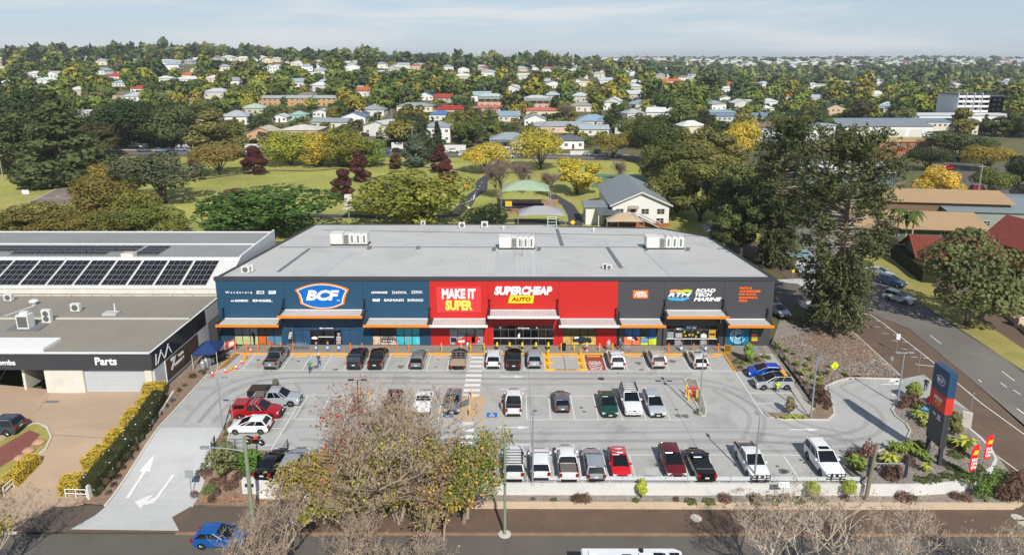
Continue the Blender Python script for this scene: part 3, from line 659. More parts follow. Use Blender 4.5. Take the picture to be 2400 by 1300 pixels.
def glazed(o,n,pane_m,name='shop_window',rows=(.62,),fm=None,doors=(),dm=None):
 x0,x1,z0,z1 = o; fm = fm or M_BLACK; yb = FAC+.14; fr = MB(); w = (x1-x0)/n
 for k in range(n+1): x = x0+w*k; fr.b(x-.035,x+.035,yb-.06,yb+.04,z0,z1)
 for r in (0,1,*rows): z = z0+(z1-z0)*r; fr.b(x0,x1,yb-.05,yb+.035,z-.035,z+.035)
 f = fr.build(name,fm,store)
 rr = [0,*sorted(rows),1]
 for k in range(n):
  for i in range(len(rr)-1):
   m = pane_m(k,i) if callable(pane_m) else pane_m
   MB().b(x0+w*k+.035,x0+w*(k+1)-.035,yb,yb+.03,z0+(z1-z0)*rr[i]+.035,z0+(z1-z0)*rr[i+1]-.035).build('pane',m,f)
 return f
def print_m(name,c1,c2,scale=1.5,c3=None):
 m = mat(name,c1,.35,var=.15,scale=scale*.6,fine=scale*6,fvar=.2,stain=(c2,.9,scale),spec=.4); return m
PM = {'meadow': print_m('print_meadow','#b8bf93','#8fa05c',1.2),'grey': print_m('print_sky','#8e97a5','#6b7683',.8),'camp': print_m('print_camp','#c5642c','#5b3423',.8),
      'tent': print_m('print_tent','#5f87a0','#33485a',.8),'rock': print_m('print_rock','#cfb9a6','#6f5547',1.6),'dusk': print_m('print_dark','#45454b','#23201f',.9),
      'sea': print_m('print_sea','#3bb2c2','#8fd3d6',.7),'garage': print_m('print_garage','#9b9ea3','#4c4e55',.8),'sand': print_m('print_sand','#c9a95c','#8a7440',.9),
      'bush': print_m('print_bush','#5b5a36','#3d3d28',1.2),'red_earth': print_m('print_red_earth','#e0764c','#c55a30',1.0),'blue_sky': print_m('print_blue_sky','#2f6fae','#1d4a80',.5),
      'lime': print_m('print_lime','#c3d93a','#8fae2c',.8),'forest': print_m('print_forest','#27361f','#4c6b2c',1.5),'tide': print_m('print_tide','#0f5f8a','#1a93a5',.9),
      'navy': print_m('tinted_blue_pane','#2c4b69','#32547a',.6)}
f1 = glazed(W1,6,lambda k,i: PM['meadow'] if (k < 3 and i == 0) else PM['grey'] if k < 3 else PM['camp'] if (k < 5 and i == 0) else PM['tent'] if i == 0 else PM['dusk'],rows=(.42,.78))
e1 = glazed(E1,8,lambda k,i: M_GLASS if (k in (2,3,4,5) and i == 0) else PM['navy'],'entrance',rows=(.78,),fm=flat('blue_frame','#22384f',.5))
glazed(W2,6,lambda k,i: (PM['rock'] if i == 0 else PM['dusk']) if k < 3 else PM['sea'],rows=(.42,.78))
glazed(W3,4,lambda k,i: PM['garage'] if i < 1 else M_GLASS,rows=(.74,)); e2 = glazed(E2,8,M_GLASS,'entrance',rows=(.36,.8),fm=M_FRAME)
glazed(W4,4,lambda k,i: PM['sand'] if i == 0 else PM['bush'] if i == 1 else M_GLASS,rows=(.45,.78))
glazed(W5,4,lambda k,i: (PM['red_earth'] if i == 0 else PM['blue_sky']) if k < 2 else (PM['lime'] if i == 0 else PM['forest']),rows=(.40,)); e3 = glazed(E3,6,M_GLASS,'entrance',rows=(.34,.8),fm=M_FRAME)
glazed(W6,3,PM['tide'],rows=(.8,))
for o,ks,r in ((E1,(.375,.625),.42),(E2,(0,1),.36),(E3,(0,1),.34)):
 MB().b(o[0]+(o[1]-o[0])*ks[0],o[0]+(o[1]-o[0])*ks[1],FAC+.045,FAC+.075,o[2]+(o[3]-o[2])*r-.05,o[2]+(o[3]-o[2])*r+.06).build('door_rail',M_WHITE,store)
def TXT(s,x0,x1,y0,y1,m,bold=.02,shear=0.0,Y=FAC-.05,name='lettering',par=None,depth=.06):
 c = atY((x0+x1)/2,(y0+y1)/2,Y); w = fx(x1,(y0+y1)/2,Y)-fx(x0,(y0+y1)/2,Y); h = fz(y0,Y)-fz(y1,Y)
 return text_part(s,name,m,par or store,c,w,h,bold=bold,shear=shear,depth=depth)
def plate(pl,yf,yb,m,name,par=None):
 v = [atY(x,y,FAC) for x,y in pl]; n = len(v); mb = MB()
 a = sum(v[i].x*v[(i+1) % n].z - v[(i+1) % n].x*v[i].z for i in range(n))
 if a < 0: v.reverse()
 mb._a([(p.x,yf,p.z) for p in v]+[(p.x,yb,p.z) for p in v],[tuple(range(n))]+[((i+1) % n,i,n+i,n+(i+1) % n) for i in range(n)])
 return mb.build(name,m,par or store)
def z3(pl,ox=500,oy=640,s=6.19): return [(ox+x/s,oy+y/s) for x,y in pl]
sh = [(1190,235),(1270,200),(1350,172),(1460,150),(1580,140),(1700,150),(1800,170),(1890,195),(1970,232),(1935,300),(1912,370),(1905,440),(1780,490),(1690,507),(1600,512),(1500,507),(1400,487),(1270,435),(1265,380),(1237,300)]
def shr(pl,k,c=(1583,322)): return [(c[0]+(x-c[0])*k,c[1]+(y-c[1])*k) for x,y in pl]
pl_ = plate(z3(sh),FAC-.22,FAC-.02,M_ORANGE,'shield_sign')
plate(z3(shr(sh,.925)),FAC-.235,FAC-.2,M_LETTER,'shield_border',pl_); plate(z3(shr(sh,.885)),FAC-.25,FAC-.22,flat('sign_blue','#0f62b0',.4),'shield_face',pl_)
TXT('BCF',*[500+x/6.19 for x in (1340,1830)],*[640+y/6.19 for y in (245,395)],M_LETTER,.045,.25,FAC-.265,par=pl_)
TXT('TM',*[500+x/6.19 for x in (1790,1835)],*[640+y/6.19 for y in (388,404)],M_LETTER,.03,0,FAC-.265,par=pl_)
def T3(s,x0,x1,y0,y1,m=M_LETTER,bold=.02,shear=0.0,ox=500,**k): return TXT(s,ox+x0/6.19,ox+x1/6.19,640+y0/6.19,640+y1/6.19,m,bold,shear,**k)
T3('W a n d e r e r',175,520,262,292,bold=.01); plate(z3([(535,292),(550,262),(566,292)]),FAC-.06,FAC-.02,M_LETTER,'lettering')
q = plate(z3([(630,255),(738,255),(738,298),(630,298)]),FAC-.05,FAC-.01,M_LETTER,'brand_plate'); T3('XTM',645,728,262,292,M_BLUE,.03,.2,Y=FAC-.065,par=q)
q = plate(z3([(803,254),(907,254),(907,298),(803,298)]),FAC-.05,FAC-.01,M_LETTER,'brand_plate'); MB().b(*[fx(500+x/6.19,685) for x in (815,880)],FAC-.056,FAC-.04,fz(640+286/6.19),fz(640+266/6.19)).build('brand_stripe',flat('pale_blue','#7fa3cf',.5),q)
plate(z3([(250,404),(270,388),(285,400),(290,386),(305,400),(288,414),(285,402),(268,410)]),FAC-.06,FAC-.02,M_LETTER,'lettering')
T3('DOMETIC',314,506,384,414,bold=.045); T3('ENGEL',572,858,381,414,bold=.03)
T3('LOWRANCE',190,420,264,294,bold=.04,ox=840); T3('DAIWA',488,704,260,298,bold=.01,shear=-.15,ox=840); T3('ZEREK',765,935,255,293,bold=.0,ox=840)
q = plate(z3([(205,372),(290,374),(298,366),(310,366),(311,404),(290,406),(283,412),(270,406),(207,404)],840),FAC-.05,FAC-.01,M_LETTER,'brand_plate'); plate(z3([(214,384),(290,386),(288,392),(214,391)],840),FAC-.06,FAC-.04,flat('pale_blue','#7fa3cf',.5),'brand_stripe',q)
T3('SAMAKI',370,655,372,408,bold=.03,ox=840); T3('SHIMANO',712,940,372,410,bold=.02,ox=840)
q = plate(z3([(1132,197),(1775,197),(1782,563),(1145,563)],840),FAC-.06,FAC-.01,flat('bright_red_banner','#ec3b3f',.5),'banner')
T3('MAKE IT',1210,1700,225,370,bold=.05,ox=840,par=q,Y=FAC-.09); T3('SUPER',1262,1655,392,538,flat('pale_yellow','#ffe05a',.5),.05,ox=840,par=q,Y=FAC-.09)
T3('SUPERCHEAP',0-10,830,192,315,bold=.055,shear=.18,ox=1160,Y=FAC-.12,depth=.16)
q = plate(z3([(215,322),(570,322),(550,430),(193,430)],1160),FAC-.14,FAC-.01,flat('sign_yellow','#fcd116',.45),'yellow_badge'); T3('AUTO',240,520,350,405,flat('dark_red','#a0261c',.5),.04,.1,ox=1160,par=q,Y=FAC-.17)
q = plate(z3([(2003,247),(2223,247),(2220,362),(2001,362)],1160),FAC-.06,FAC-.01,M_OLETTER,'orange_plate'); T3('OPEN',2040,2185,266,304,bold=.045,ox=1160,par=q,Y=FAC-.08); T3('7 DAYS',2022,2203,309,347,bold=.045,ox=1160,par=q,Y=FAC-.08)
q = plate(z3([(560,242),(640,234),(720,245),(800,232),(880,240),(872,280),(790,272),(700,280),(620,270),(552,278)],1480),FAC-.07,FAC-.01,flat('sunset_orange','#f0a066',.5),'flag_emblem')
plate(z3([(650,272),(720,248),(800,232),(880,242),(872,280),(790,272),(700,280)],1480),FAC-.08,FAC-.06,flat('lime_band','#b8cc2c',.5),'lime_band',q)
plate(z3([(525,355),(600,352),(700,360),(838,348),(830,372),(760,376),(800,384),(740,398),(640,396),(560,388),(522,372)],1480),FAC-.07,FAC-.01,flat('wave_blue','#3f9fd2',.5),'wave_band',q)
T3('RTM',527,865,286,342,bold=.04,shear=.35,ox=1480,par=q,Y=FAC-.09)
for s,a,b,c,d_ in (('ROAD',932,1218,224,277),('TECH',922,1170,287,337),('MARINE',902,1305,350,404)): T3(s,a,b,c,d_,bold=.04,shear=.3,ox=1480)
for s,a,b,c in (('PARTS &',1568,1750,200),('ACCESSORIES',1565,1872,246),('FOR BOATS,',1560,1815,292),('CARAVANS &',1557,1828,338),('4WDS',1553,1680,384)): T3(s,a,b,c,c+32,M_OLETTER,.045,.0,ox=1480)
T3('Welcome',327,497,775,806,bold=.02,ox=1160,Y=FAC+.06,par=e2)
T3('WHOEVER',1400,1575,780,812,flat('poster_yellow','#d8b21c',.5),.04,ox=840,Y=FAC+.09); T3('YOU ARE',1585,1735,780,812,flat('poster_grey','#b8bcc4',.5),.04,ox=840,Y=FAC+.09)
T3('WHATEVER',1050,1230,778,810,flat('poster_yellow','#d8b21c',.5),.04,ox=1160,Y=FAC+.09); T3('YOU DRIVE',1250,1430,778,810,flat('poster_grey','#b8bcc4',.5),.04,ox=1160,Y=FAC+.09)
def blob(pl,m,ox,name='poster_print',Y=FAC+.11,par=None): return plate_at(z3(pl,ox),Y,m,name,par)
def plate_at(pl,Y,m,name,par=None):
 v = [atY(x,y,Y) for x,y in pl]; n = len(v)
 a = sum(v[i].x*v[(i+1) % n].z - v[(i+1) % n].x*v[i].z for i in range(n))
 if a < 0: v.reverse()
 mb = MB(); mb._a([(p.x,Y,p.z) for p in v]+[(p.x,Y+.02,p.z) for p in v],[tuple(range(n))]+[((i+1) % n,i,n+i,n+(i+1) % n) for i in range(n)]); return mb.build(name,m,par or store)
ink = flat('ink_dark','#22242a',.5); rc = flat('ink_red','#cf2f2c',.4); pale = flat('ink_pale','#dfe2e4',.5)
car_out = [(1400,1010),(1420,970),(1480,950),(1530,925),(1600,905),(1680,905),(1730,925),(1765,950),(1765,990),(1740,1010),(1600,1040),(1560,1055),(1450,1055),(1405,1040)]
blob(car_out,rc,840); blob([(1440,975),(1540,968),(1540,1000),(1450,1005)],pale,840,Y=FAC+.095)
for x,y,r in ((1580,1022,34),(1745,985,22)): blob([(x+r*math.cos(R(i*30)),y+r*math.sin(R(i*30))*1.2) for i in range(12)],ink,840,Y=FAC+.09); blob([(x+r*.6*math.cos(R(i*30)),y+r*.6*math.sin(R(i*30))*1.2) for i in range(12)],pale,840,Y=FAC+.08)
blob([(1340,930),(1420,940),(1425,1000),(1345,995)],ink,840); blob([(1640,930),(1690,910),(1690,1000),(1645,1010)],pale,840)
ute = [(1125,965),(1130,925),(1220,905),(1330,935),(1390,935),(1405,985),(1385,1000),(1260,1015),(1130,985)]
blob(ute,flat('ink_navy','#2a3442',.5),1160); blob([(1145,930),(1215,915),(1220,940),(1150,950)],pale,1160,Y=FAC+.095)
for x,y,r in ((1150,982,20),(1250,1000,28),(1380,985,24)): blob([(x+r*math.cos(R(i*30)),y+r*math.sin(R(i*30))) for i in range(12)],ink,1160,Y=FAC+.09)
blob([(330,1000),(330,940),(370,905),(470,900),(540,935),(545,985),(450,1010),(340,1005)],flat('ink_wet','#77706a',.5),840); blob([(340,1000),(345,955),(530,955),(535,985),(450,1005)],ink,840,Y=FAC+.095)
for k in range(5): blob([(355+k*36,975),(378+k*36,970),(378+k*36,990),(355+k*36,992)],pale,840,Y=FAC+.08)
blob([(650,930),(700,880),(770,890),(760,960),(660,990),(620,1000)],flat('ink_teal','#6ba7ad',.5),840)
blob([(570,850),(590,860),(610,930),(605,1050),(585,1050),(575,930),(550,880)],ink,500); blob([(785,930),(850,880),(985,880),(985,1000),(860,1005),(790,985)],flat('ink_tent','#4f7f9c',.5),500)
blob([(1915,935),(1960,910),(2010,915),(2080,960),(2040,980),(1930,955)],pale,1160); blob([(1990,930),(2040,915),(2085,962),(2040,982)],ink,1160,Y=FAC+.095)
q = blob([(2118,935),(2220,935),(2220,1008),(2118,1008)],flat('ink_solar','#3d6fae',.5),1160)
for k in range(3): blob([(2124,950+k*20),(2214,950+k*20),(2214,953+k*20),(2124,953+k*20)],pale,1160,Y=FAC+.095,par=q)
blob([(200,920),(245,840),(290,800),(350,790),(360,940),(280,950),(200,935)],flat('ink_tent_blue','#2d5f9e',.5),1480)
def spiral(cx,cy,rx,ry,w,m,Y):
 for rr,a0,a1 in ((1.0,20,330),(.7,60,400),(.42,0,300)):
  pr = None
  mb = MB()
  for i in range(15):
   a = R(a0+(a1-a0)*i/14); o = atY(1480+(cx+rx*rr*math.cos(a))/6.19,640+(cy+ry*rr*math.sin(a))/6.19,Y); k = rr-w*(.5+.5*math.sin(math.pi*i/14)); n_ = atY(1480+(cx+rx*k*math.cos(a))/6.19,640+(cy+ry*k*math.sin(a))/6.19,Y)
   if pr: mb.q((pr[0].x,Y,pr[0].z),(o.x,Y,o.z),(n_.x,Y,n_.z),(pr[1].x,Y,pr[1].z))
   pr = (o,n_)
  mb.build('wave_print',m,store)
spiral(1540,915,115,105,.2,flat('ink_foam','#a9cfe0',.5),FAC+.1)
q = plate_at(z3([(1735,822),(1840,822),(1835,1015),(1728,1015)],1480),FAC-.06,flat('board_dark','#2a2c33',.5),'notice_board')
for k,c in enumerate(('#2f8f5b','#243a7a','#f0803c','#cf3a3a','#8fc23c','#e0c22c','#8f2f3c')):
 plate_at(z3([(1742,828+k*26),(1830,828+k*26),(1828,848+k*26),(1740,848+k*26)],1480),FAC-.07,flat('notice_'+c[1:],c,.5),'notice_strip',q)
for ox,pl,m,par in ((1480,[(1125,825),(1222,825),(1218,942),(1122,942)],flat('offer_yellow','#c39a1c',.5),e3),(1480,[(522,850),(612,850),(610,942),(518,942)],flat('offer_grey','#8f9298',.5),e3),
                       (1480,[(640,870),(735,865),(735,930),(640,930)],flat('offer_pale','#a8a5a2',.5),e3),(1480,[(632,970),(718,970),(715,1040),(628,1040)],flat('offer_grey','#8f9298',.5),e3),
                       (1480,[(1005,970),(1090,970),(1085,1040),(1000,1040)],flat('offer_grey','#8f9298',.5),e3),(1480,[(1008,890),(1050,870),(1092,895),(1090,935),(1008,935)],pale,e3)):
 blob(pl,m,ox,'window_notice',par=par)
for x,y in ((768,850),(785,905),(843,893),(888,893),(938,918),(966,858)): blob([(x-14,y-14),(x+14,y-14),(x+14,y+14),(x-14,y+14)],flat('sticker_yellow','#b5a13c',.5),1480,'window_sticker',par=e3)
T3('FREE',1135,1212,872,898,ink,.05,ox=1480,Y=FAC+.09,par=e3)
q = plate(z3([(795,765),(865,765),(865,800),(795,800)],1480),FAC+.05,FAC+.07,flat('wave_blue','#3f9fd2',.5),'small_emblem',e3); T3('RTM',800,862,775,792,bold=.04,shear=.3,ox=1480,Y=FAC+.04,par=q); T3('ROAD TECH\nMARINE',870,950,765,800,bold=.03,shear=.2,ox=1480,Y=FAC+.05,par=e3)
for k in range(7): w = (40,26,64,70,64,58,64)[k]; blob([(1818-w/2,870+k*24),(1818+w/2,870+k*24),(1818+w/2,880+k*24),(1818-w/2,880+k*24)],pale,500,'door_notice',par=e1)
blob([(1425,930),(1470,915),(1515,935),(1515,950),(1475,960),(1425,950)],pale,500,'door_emblem',par=e1); blob([(1540,790),(1565,784),(1590,790),(1590,802),(1565,808),(1540,802)],pale,500,'small_emblem',par=e1); blob([(1600,792),(1742,792),(1742,802),(1600,802)],pale,500,'door_words',par=e1)
blob([(345,875),(365,875),(362,930),(335,930),(330,905)],pale,1160,'door_notice',par=e2)
# ================================================================== NEIGHBOURING BUILDINGS
M_KROOF = mat('taupe_roof_sheet','#918a7d',.55,var=.06,scale=.2,fine=2,fvar=.04,wave=('X',.42,.9),spec=.4)
M_WROOF = mat('white_roof_sheet','#c9c9c6',.5,var=.05,scale=.3,wave=('X',.5,.5))
M_GROOF = mat('grey_shed_roof','#8c8e8c',.5,var=.06,scale=.2,wave=('X',.5,.8))
M_CREAM = mat('cream_render','#cfcbc0',.8,var=.06,scale=.6,stain=('#a9a294',.45,.9))
M_PALE = mat('pale_tilt_panel','#b9bdc0',.75,var=.05,scale=.5)
KF,KX = 72.6,-41.66
deal = thing('dealership_building','low car dealership building with black sign band and taupe corrugated roof','building',(-52,73,0),world=True)
def zk(Y): return 5.25 - (.03*(82.5-Y) if Y < 82.5 else .036*(Y-82.5))
kr = MB().q((-150,72.9,zk(72.9)),(KX-.15,72.9,zk(72.9)),(KX-.15,82.45,zk(82.45)),(-150,82.45,zk(82.45))).build('roof',M_KROOF,deal)
MB().q((-150,82.55,zk(82.55)),(KX-.15,82.55,zk(82.55)),(KX-.15,92.1,zk(92.1)),(-150,92.1,zk(92.1))).build('rear_roof',M_KROOF,deal)
MB().b(-150,KX-.2,82.3,82.75,zk(82.5),zk(82.5)+.09).build('ridge_cap',flat('ridge_white','#c4c0b6',.5),kr)
MB().b(-150,KX-.01,KF-.18,KF+.2,2.98,4.98).build('sign_band',M_COPING,deal)
MB().b(KX-.3,KX+.02,KF+.2,86.4,2.9,5.12).build('side_sign_band',flat('gloss_black','#26272b',.25),deal)
MB().b(KX-.14,KX+.06,KF-.05,92.1,5.12,5.2).b(-150,KX-.16,KF-.2,KF+.24,4.98,5.04).build('edge_capping',M_WHITE,deal)
MB().b(KX-.28,KX,72.8,92.1,-.2,2.9).b(KX-.28,KX,86.42,92.1,2.9,5.1).build('side_wall',M_PALE,deal)
x0d,x1d = -49.9,-42.75
MB().b(-54.4,x0d-.02,KF+.02,KF+.5,-.1,2.97).build('front_wall',M_CREAM,deal); MB().b(x1d,KX-.3,KF+.02,KF+.5,-.1,2.97).build('front_wall',M_CREAM,deal)
rd = MB().b(x0d,x1d,KF+.34,KF+.4,-.1,2.9).build('roller_door',flat('roller_grey','#b6babd',.5),deal)
sl = MB().b(x0d+.02,x1d-.02,0,.07,0,.155).mesh('slat',flat('roller_grey','#b6babd',.5))
for k in range(17): put('slat',sl,rd,None,(0,KF+.25,.02+k*.17))
p = G(190,882,1.2); MB().b(-51.0,-50.3,KF-.01,KF+.01,1.5,1.75).build('small_sign',M_LETTER,deal)
text_part('Parts','lettering',M_LETTER,deal,atY(248,846,KF-.2),2.5,.95,bold=.03)
q = atY(-10,849,KF-.2); text_part('Toowoomba','lettering',M_LETTER,deal,(atY(36,849,KF-.2).x-2.35,KF-.2,q.z),4.7,.62,bold=.02)
mb = MB()
def sidebar(y0,z0,y1,z1,w):
 a,b = Vector((y0,z0)),Vector((y1,z1)); n = Vector((-(b-a).y,(b-a).x)).normalized()*w/2; X = KX+.06
 mb._a([(X,v.x,v.y) for v in (a-n,b-n,b+n,a+n)] + [(KX+.02,v.x,v.y) for v in (a-n,b-n,b+n,a+n)],[(0,1,2,3),(0,4,5,1),(1,5,6,2),(2,6,7,3),(3,7,4,0)])
for s in ((73.2,3.2,73.5,4.5),(73.6,3.2,74.7,4.5),(74.5,4.5,75.2,3.2),(75.3,3.2,76.4,4.5),(76.2,4.5,76.9,3.2)): sidebar(*s,.15)
mb.build('emblem',M_LETTER,deal)
bb = MB().b(KX+.01,KX+.06,75.2,83.6,.25,2.75).build('billboard',mat('brown_print','#4e3d33',.4,var=.25,scale=.5,fine=3,fvar=.2,stain=('#2c2724',.8,.5)),deal)
MB().b(KX+.01,KX+.08,75.08,75.2,.1,2.9).build('billboard_edge',M_WHITE,bb)
text_part('7','lettering',M_LETTER,bb,(KX+.07,77.0,1.75),1.5,1.5,(R(90),0,R(90)),.04,.2); text_part('YEAR','lettering',M_LETTER,bb,(KX+.07,78.9,2.05),1.5,.4,(R(90),0,R(90)),.03); text_part('WARRANTY','lettering',M_LETTER,bb,(KX+.07,78.3,1.35),2.6,.4,(R(90),0,R(90)),.03)
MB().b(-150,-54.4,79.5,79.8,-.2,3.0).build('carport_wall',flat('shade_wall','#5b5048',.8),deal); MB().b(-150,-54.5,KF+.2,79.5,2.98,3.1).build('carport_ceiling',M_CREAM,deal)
MB().b(-57.6,-57.3,73.4,76.4,-.1,2.97).build('blade_wall',M_CREAM,deal); MB().b(-57.3,-54.4,76.5,78,-.1,.3).build('step',M_PALE,deal)
MB().b(-110,-54.3,72.95,76.2,5.0,5.36).build('canopy_roof',M_WHITE,deal)
for k in range(3): ribbon('bay_line',[(-58.6-3.2*k,74.6),(-60.4-3.2*k,78.6)],.1,z_drive,M_LINE,.012)
def kroof(x,y,dz=0):
 p = G(x,y,5.0); return Vector((p.x,p.y,zk(p.y)+dz))
p = kroof(62,772); t = thing('rooftop_chiller','tall white chiller on a flat platform on the dealership roof','air conditioner',p)
MB().b(-2.0,2.0,-.9,1.3,-.05,.12).build('platform',M_GRATE,t); MB().b(-.75,.75,-.5,.6,.12,1.9).build('casing',M_UNIT,t); MB().b(-.6,.6,-.53,-.49,.35,1.7).build('coil_panel',M_LOUV,t); MB().lathe((0,.05,1.9),[(.5,0),(.5,.22),(.42,.3)],16).build('fan_cowl',M_UNIT,t)
p = kroof(113,758); t = thing('rooftop_condenser','slim upright white condenser right of the chiller on the dealership roof','air conditioner',p); MB().b(-.55,.55,-.25,.25,0,1.7).build('casing',M_UNIT,t)
for z in (.5,1.2): MB().lathe((0,0,0),[(.36,0),(.36,.03)],14).build('fan_grille',M_LOUV,t,None,(.0,-.25,z)).rotation_euler = (R(90),0,0)
small_unit(kroof(180,732),'small boxy condenser in the middle of the dealership roof',1.2); small_unit(kroof(22,705),'small condenser by the cream wall at the left edge of the dealership roof',1.1)
p = kroof(262,739); t = thing('roof_hatch','flat grey hatch with a thin pipe on the dealership roof','roof hatch',p); MB().b(-.9,.9,-.6,.6,-.05,.3).build('lid',M_ROOF_PALE,t); MB().t((.2,.5,0),(.2,.5,1.3),.07).build('pipe',M_WHITE,t)
p = kroof(80,714); t = thing('roof_ventilator','round white ventilator cowl on the dealership roof','vent',p); MB().lathe((0,0,0),[(.3,-.1),(.3,.35)],14).build('neck',M_UNIT,t); MB().lathe((0,0,.35),[(.55,0),(.6,.15),(.4,.35),(.1,.42)],14).build('cowl',M_UNIT,t,smooth=True)
p,q = kroof(80,718,.03),kroof(10,745,.03); MB().q(p+Vector((-.3,0,0)),q+Vector((-.3,0,0)),q+Vector((.3,0,0)),p+Vector((.3,0,0))).build('duct_strip',M_ROOF_PALE,kr)
shed = thing('workshop_shed','long shed with a white sloping roof and grey roof behind, covered with solar panels','shed',(-90,92,0),world=True)
SX = -41.3
def zs(Y): return 6.0 + (Y-92.2)*.415 if Y < 98.5 else 8.62 + .02*(Y-98.5)
MB().b(-170,SX,92.2,92.5,0,5.95).build('front_wall',M_CREAM,shed)
mb = MB()
for k in range(40): mb.b(-43-k*2.9,-42.94-k*2.9,92.0,92.2,5.0,5.35)
mb.b(-170,SX-.2,91.95,92.05,5.28,5.35); rail = mb.build('gutter_bracket',M_CREAM,shed,kind='stuff')
MB().q((-170,92.1,zs(92.1)),(SX,92.1,zs(92.1)),(SX,98.4,zs(98.4)),(-170,98.4,zs(98.4))).build('white_roof',M_WROOF,shed)
gr = MB().q((-170,98.6,zs(98.6)),(SX,98.6,zs(98.6)),(SX,105.6,zs(105.6)),(-170,105.6,zs(105.6))).build('grey_roof',M_GROOF,shed)
MB().q((-170,105.9,zs(105.9)),(SX,105.9,zs(105.9)),(SX,112.9,zs(112.9)),(-170,112.9,zs(112.9))).build('rear_roof',M_GROOF,shed)
for y,w in ((98.5,.5),(105.75,.35),(113.0,.3)): MB().b(-170,SX,y-w/2,y+w/2,zs(y)-.1,zs(y)+.12).build('roof_capping',M_WHITE,shed)
mb = MB(); v = [(92.2,0),(113.1,0),(113.1,zs(113)+.35),(98.5,zs(98.5)+.35),(92.2,6.2)]
mb._a([(SX+.25,a,b) for a,b in v] + [(SX+.03,a,b) for a,b in v],[(0,1,2,3,4),(9,8,7,6,5)] + [((i+1) % 5,i,5+i,5+(i+1) % 5) for i in range(5)]); mb.build('gable_wall',M_PALE,shed)
MB().t((SX+.14,98.5,zs(98.5)+.38),(SX+.14,113.1,zs(113)+.38),.12,n=6).t((SX+.14,92.2,6.22),(SX+.14,98.5,zs(98.5)+.38),.12,n=6).build('gable_capping',M_WHITE,shed)
M_PV = mat('solar_cells','#111318',.5,var=.12,scale=3,fine=12,fvar=.1,coords='obj',spec=.15); M_PVF = flat('panel_frame','#8e9296',.5)
def panel_mesh(w,d):
 mb = MB(); mb.b(0,w,0,d,0,.035,1); mb.b(.03,w-.03,.03,d-.03,.035,.042,0)
 mb.b(w*.5-.008,w*.5+.008,.03,d-.03,.042,.044,1); return mb.mesh('solar_panel',[M_PV,M_PVF])
pm1 = panel_mesh(.85,1.08); pm2 = panel_mesh(.85,1.1)
ordn = ['first','second','third','fourth','fifth','sixth','seventh','eighth','ninth','tenth','eleventh']
sl_ = math.atan(.415)
for k in range(10):
 tr = atY(515-60.3*k,613,97.9); x1 = tr.x
 t = thing('solar_array',ordn[k]+' solar array from the right on the white shed roof','solar array',(x1-3.5,92.75,zs(92.75)+.12),0,'solar arrays on the white roof slope')
 t.rotation_euler = (sl_,0,0)
 for i in range(4):
  for j in range(5): put('panel',pm1,t,None,(i*.875,j*1.1,0))
for k,(xr,rows,drop) in enumerate(((400,3,0),(281+54,2,1),(281,3,0),(226,3,0),(172,3,0),(118,3,0),(64,2,1),(10,2,1))):
 x1 = atY(xr,580,104.2).x
 t = thing('solar_array',ordn[k]+' solar array from the right on the grey roof strip behind','solar array',(x1-3.5,100.0 + (1.6 if drop else 0),zs(101)+.12),0,'solar arrays on the grey roof strip')
 for i in range(4):
  for j in range(rows): put('panel',pm2,t,None,(i*.875,j*1.5,.02*j),scale=(1,1.33,1))
p = G(302,602,8.7); t = thing('roof_cooler','boxy evaporative cooler among the solar panels','cooler',(p.x,p.y,8.6)); MB().b(-.9,.9,-.5,.7,0,.75).build('casing',M_UNIT,t); MB().b(-.8,.8,-.4,.6,.75,.8).build('lid',flat('tan_lid','#b7a58f',.6),t)
# ---------------------------------------------------------------- generic buildings
M_HWALL = mat('house_wall',None,.8,var=.06,scale=.4,coords='obj'); M_HROOF = mat('house_roof',None,.55,var=.10,scale=.35,fine=3,fvar=.08,coords='obj',spec=.4)
M_WIN = mat('window_glass','#2a3036',.12,var=.0,fvar=.0,spec=.6); M_TRIM = flat('white_trim','#d2d1cc',.6)
_winm = {}
def win_mesh(w,h):
 k = (round(w,1),round(h,1))
 if k not in _winm:
  mb = MB(); mb.b(-w/2,w/2,-.05,.0,0,h,1); mb.b(-w/2+.07,w/2-.07,-.065,-.05,.07,h-.07,0); mb.b(-.03,.03,-.075,-.065,.07,h-.07,1); mb.b(-w/2+.07,w/2-.07,-.074,-.066,h*.5-.025,h*.5+.025,1)
  _winm[k] = mb.mesh('window',[M_WIN,M_TRIM])
 return _winm[k]
def roof_mb(w,d,h,kind,ov=.5,hipk=.5,z=0):
 mb = MB(); W2,D2 = w/2+ov,d/2+ov
 if kind == 'hip':
  if w >= d: a = W2-D2*hipk*2*.5-.0; a = max(.3,W2-D2); r = [(-a,0,z+h),(a,0,z+h)]; fs = [(0,1,5,4),(1,2,5),(2,3,4,5),(3,0,4)]
  else: a = max(.3,D2-W2); r = [(0,-a,z+h),(0,a,z+h)]; fs = [(0,1,4),(1,2,5,4),(2,3,5),(3,0,4,5)]
  vs = [(-W2,-D2,z),(W2,-D2,z),(W2,D2,z),(-W2,D2,z)] + r
  mb._a(vs,fs + [(3,2,1,0)])
 elif kind == 'gable':
  vs = [(-W2,-D2,z),(W2,-D2,z),(W2,D2,z),(-W2,D2,z),(0,-D2,z+h),(0,D2,z+h)]
  mb._a(vs,[(0,4,5,3),(1,2,5,4),(3,2,1,0),(0,1,4),(2,3,5)])
 elif kind == 'long':
  vs = [(-W2,-D2,z),(W2,-D2,z),(W2,D2,z),(-W2,D2,z),(-W2,0,z+h),(W2,0,z+h)]
  mb._a(vs,[(0,1,5,4),(2,3,4,5),(3,2,1,0),(0,4,3),(1,2,5)])
 else: mb.b(-W2,W2,-D2,D2,z,z+.35)
 return mb
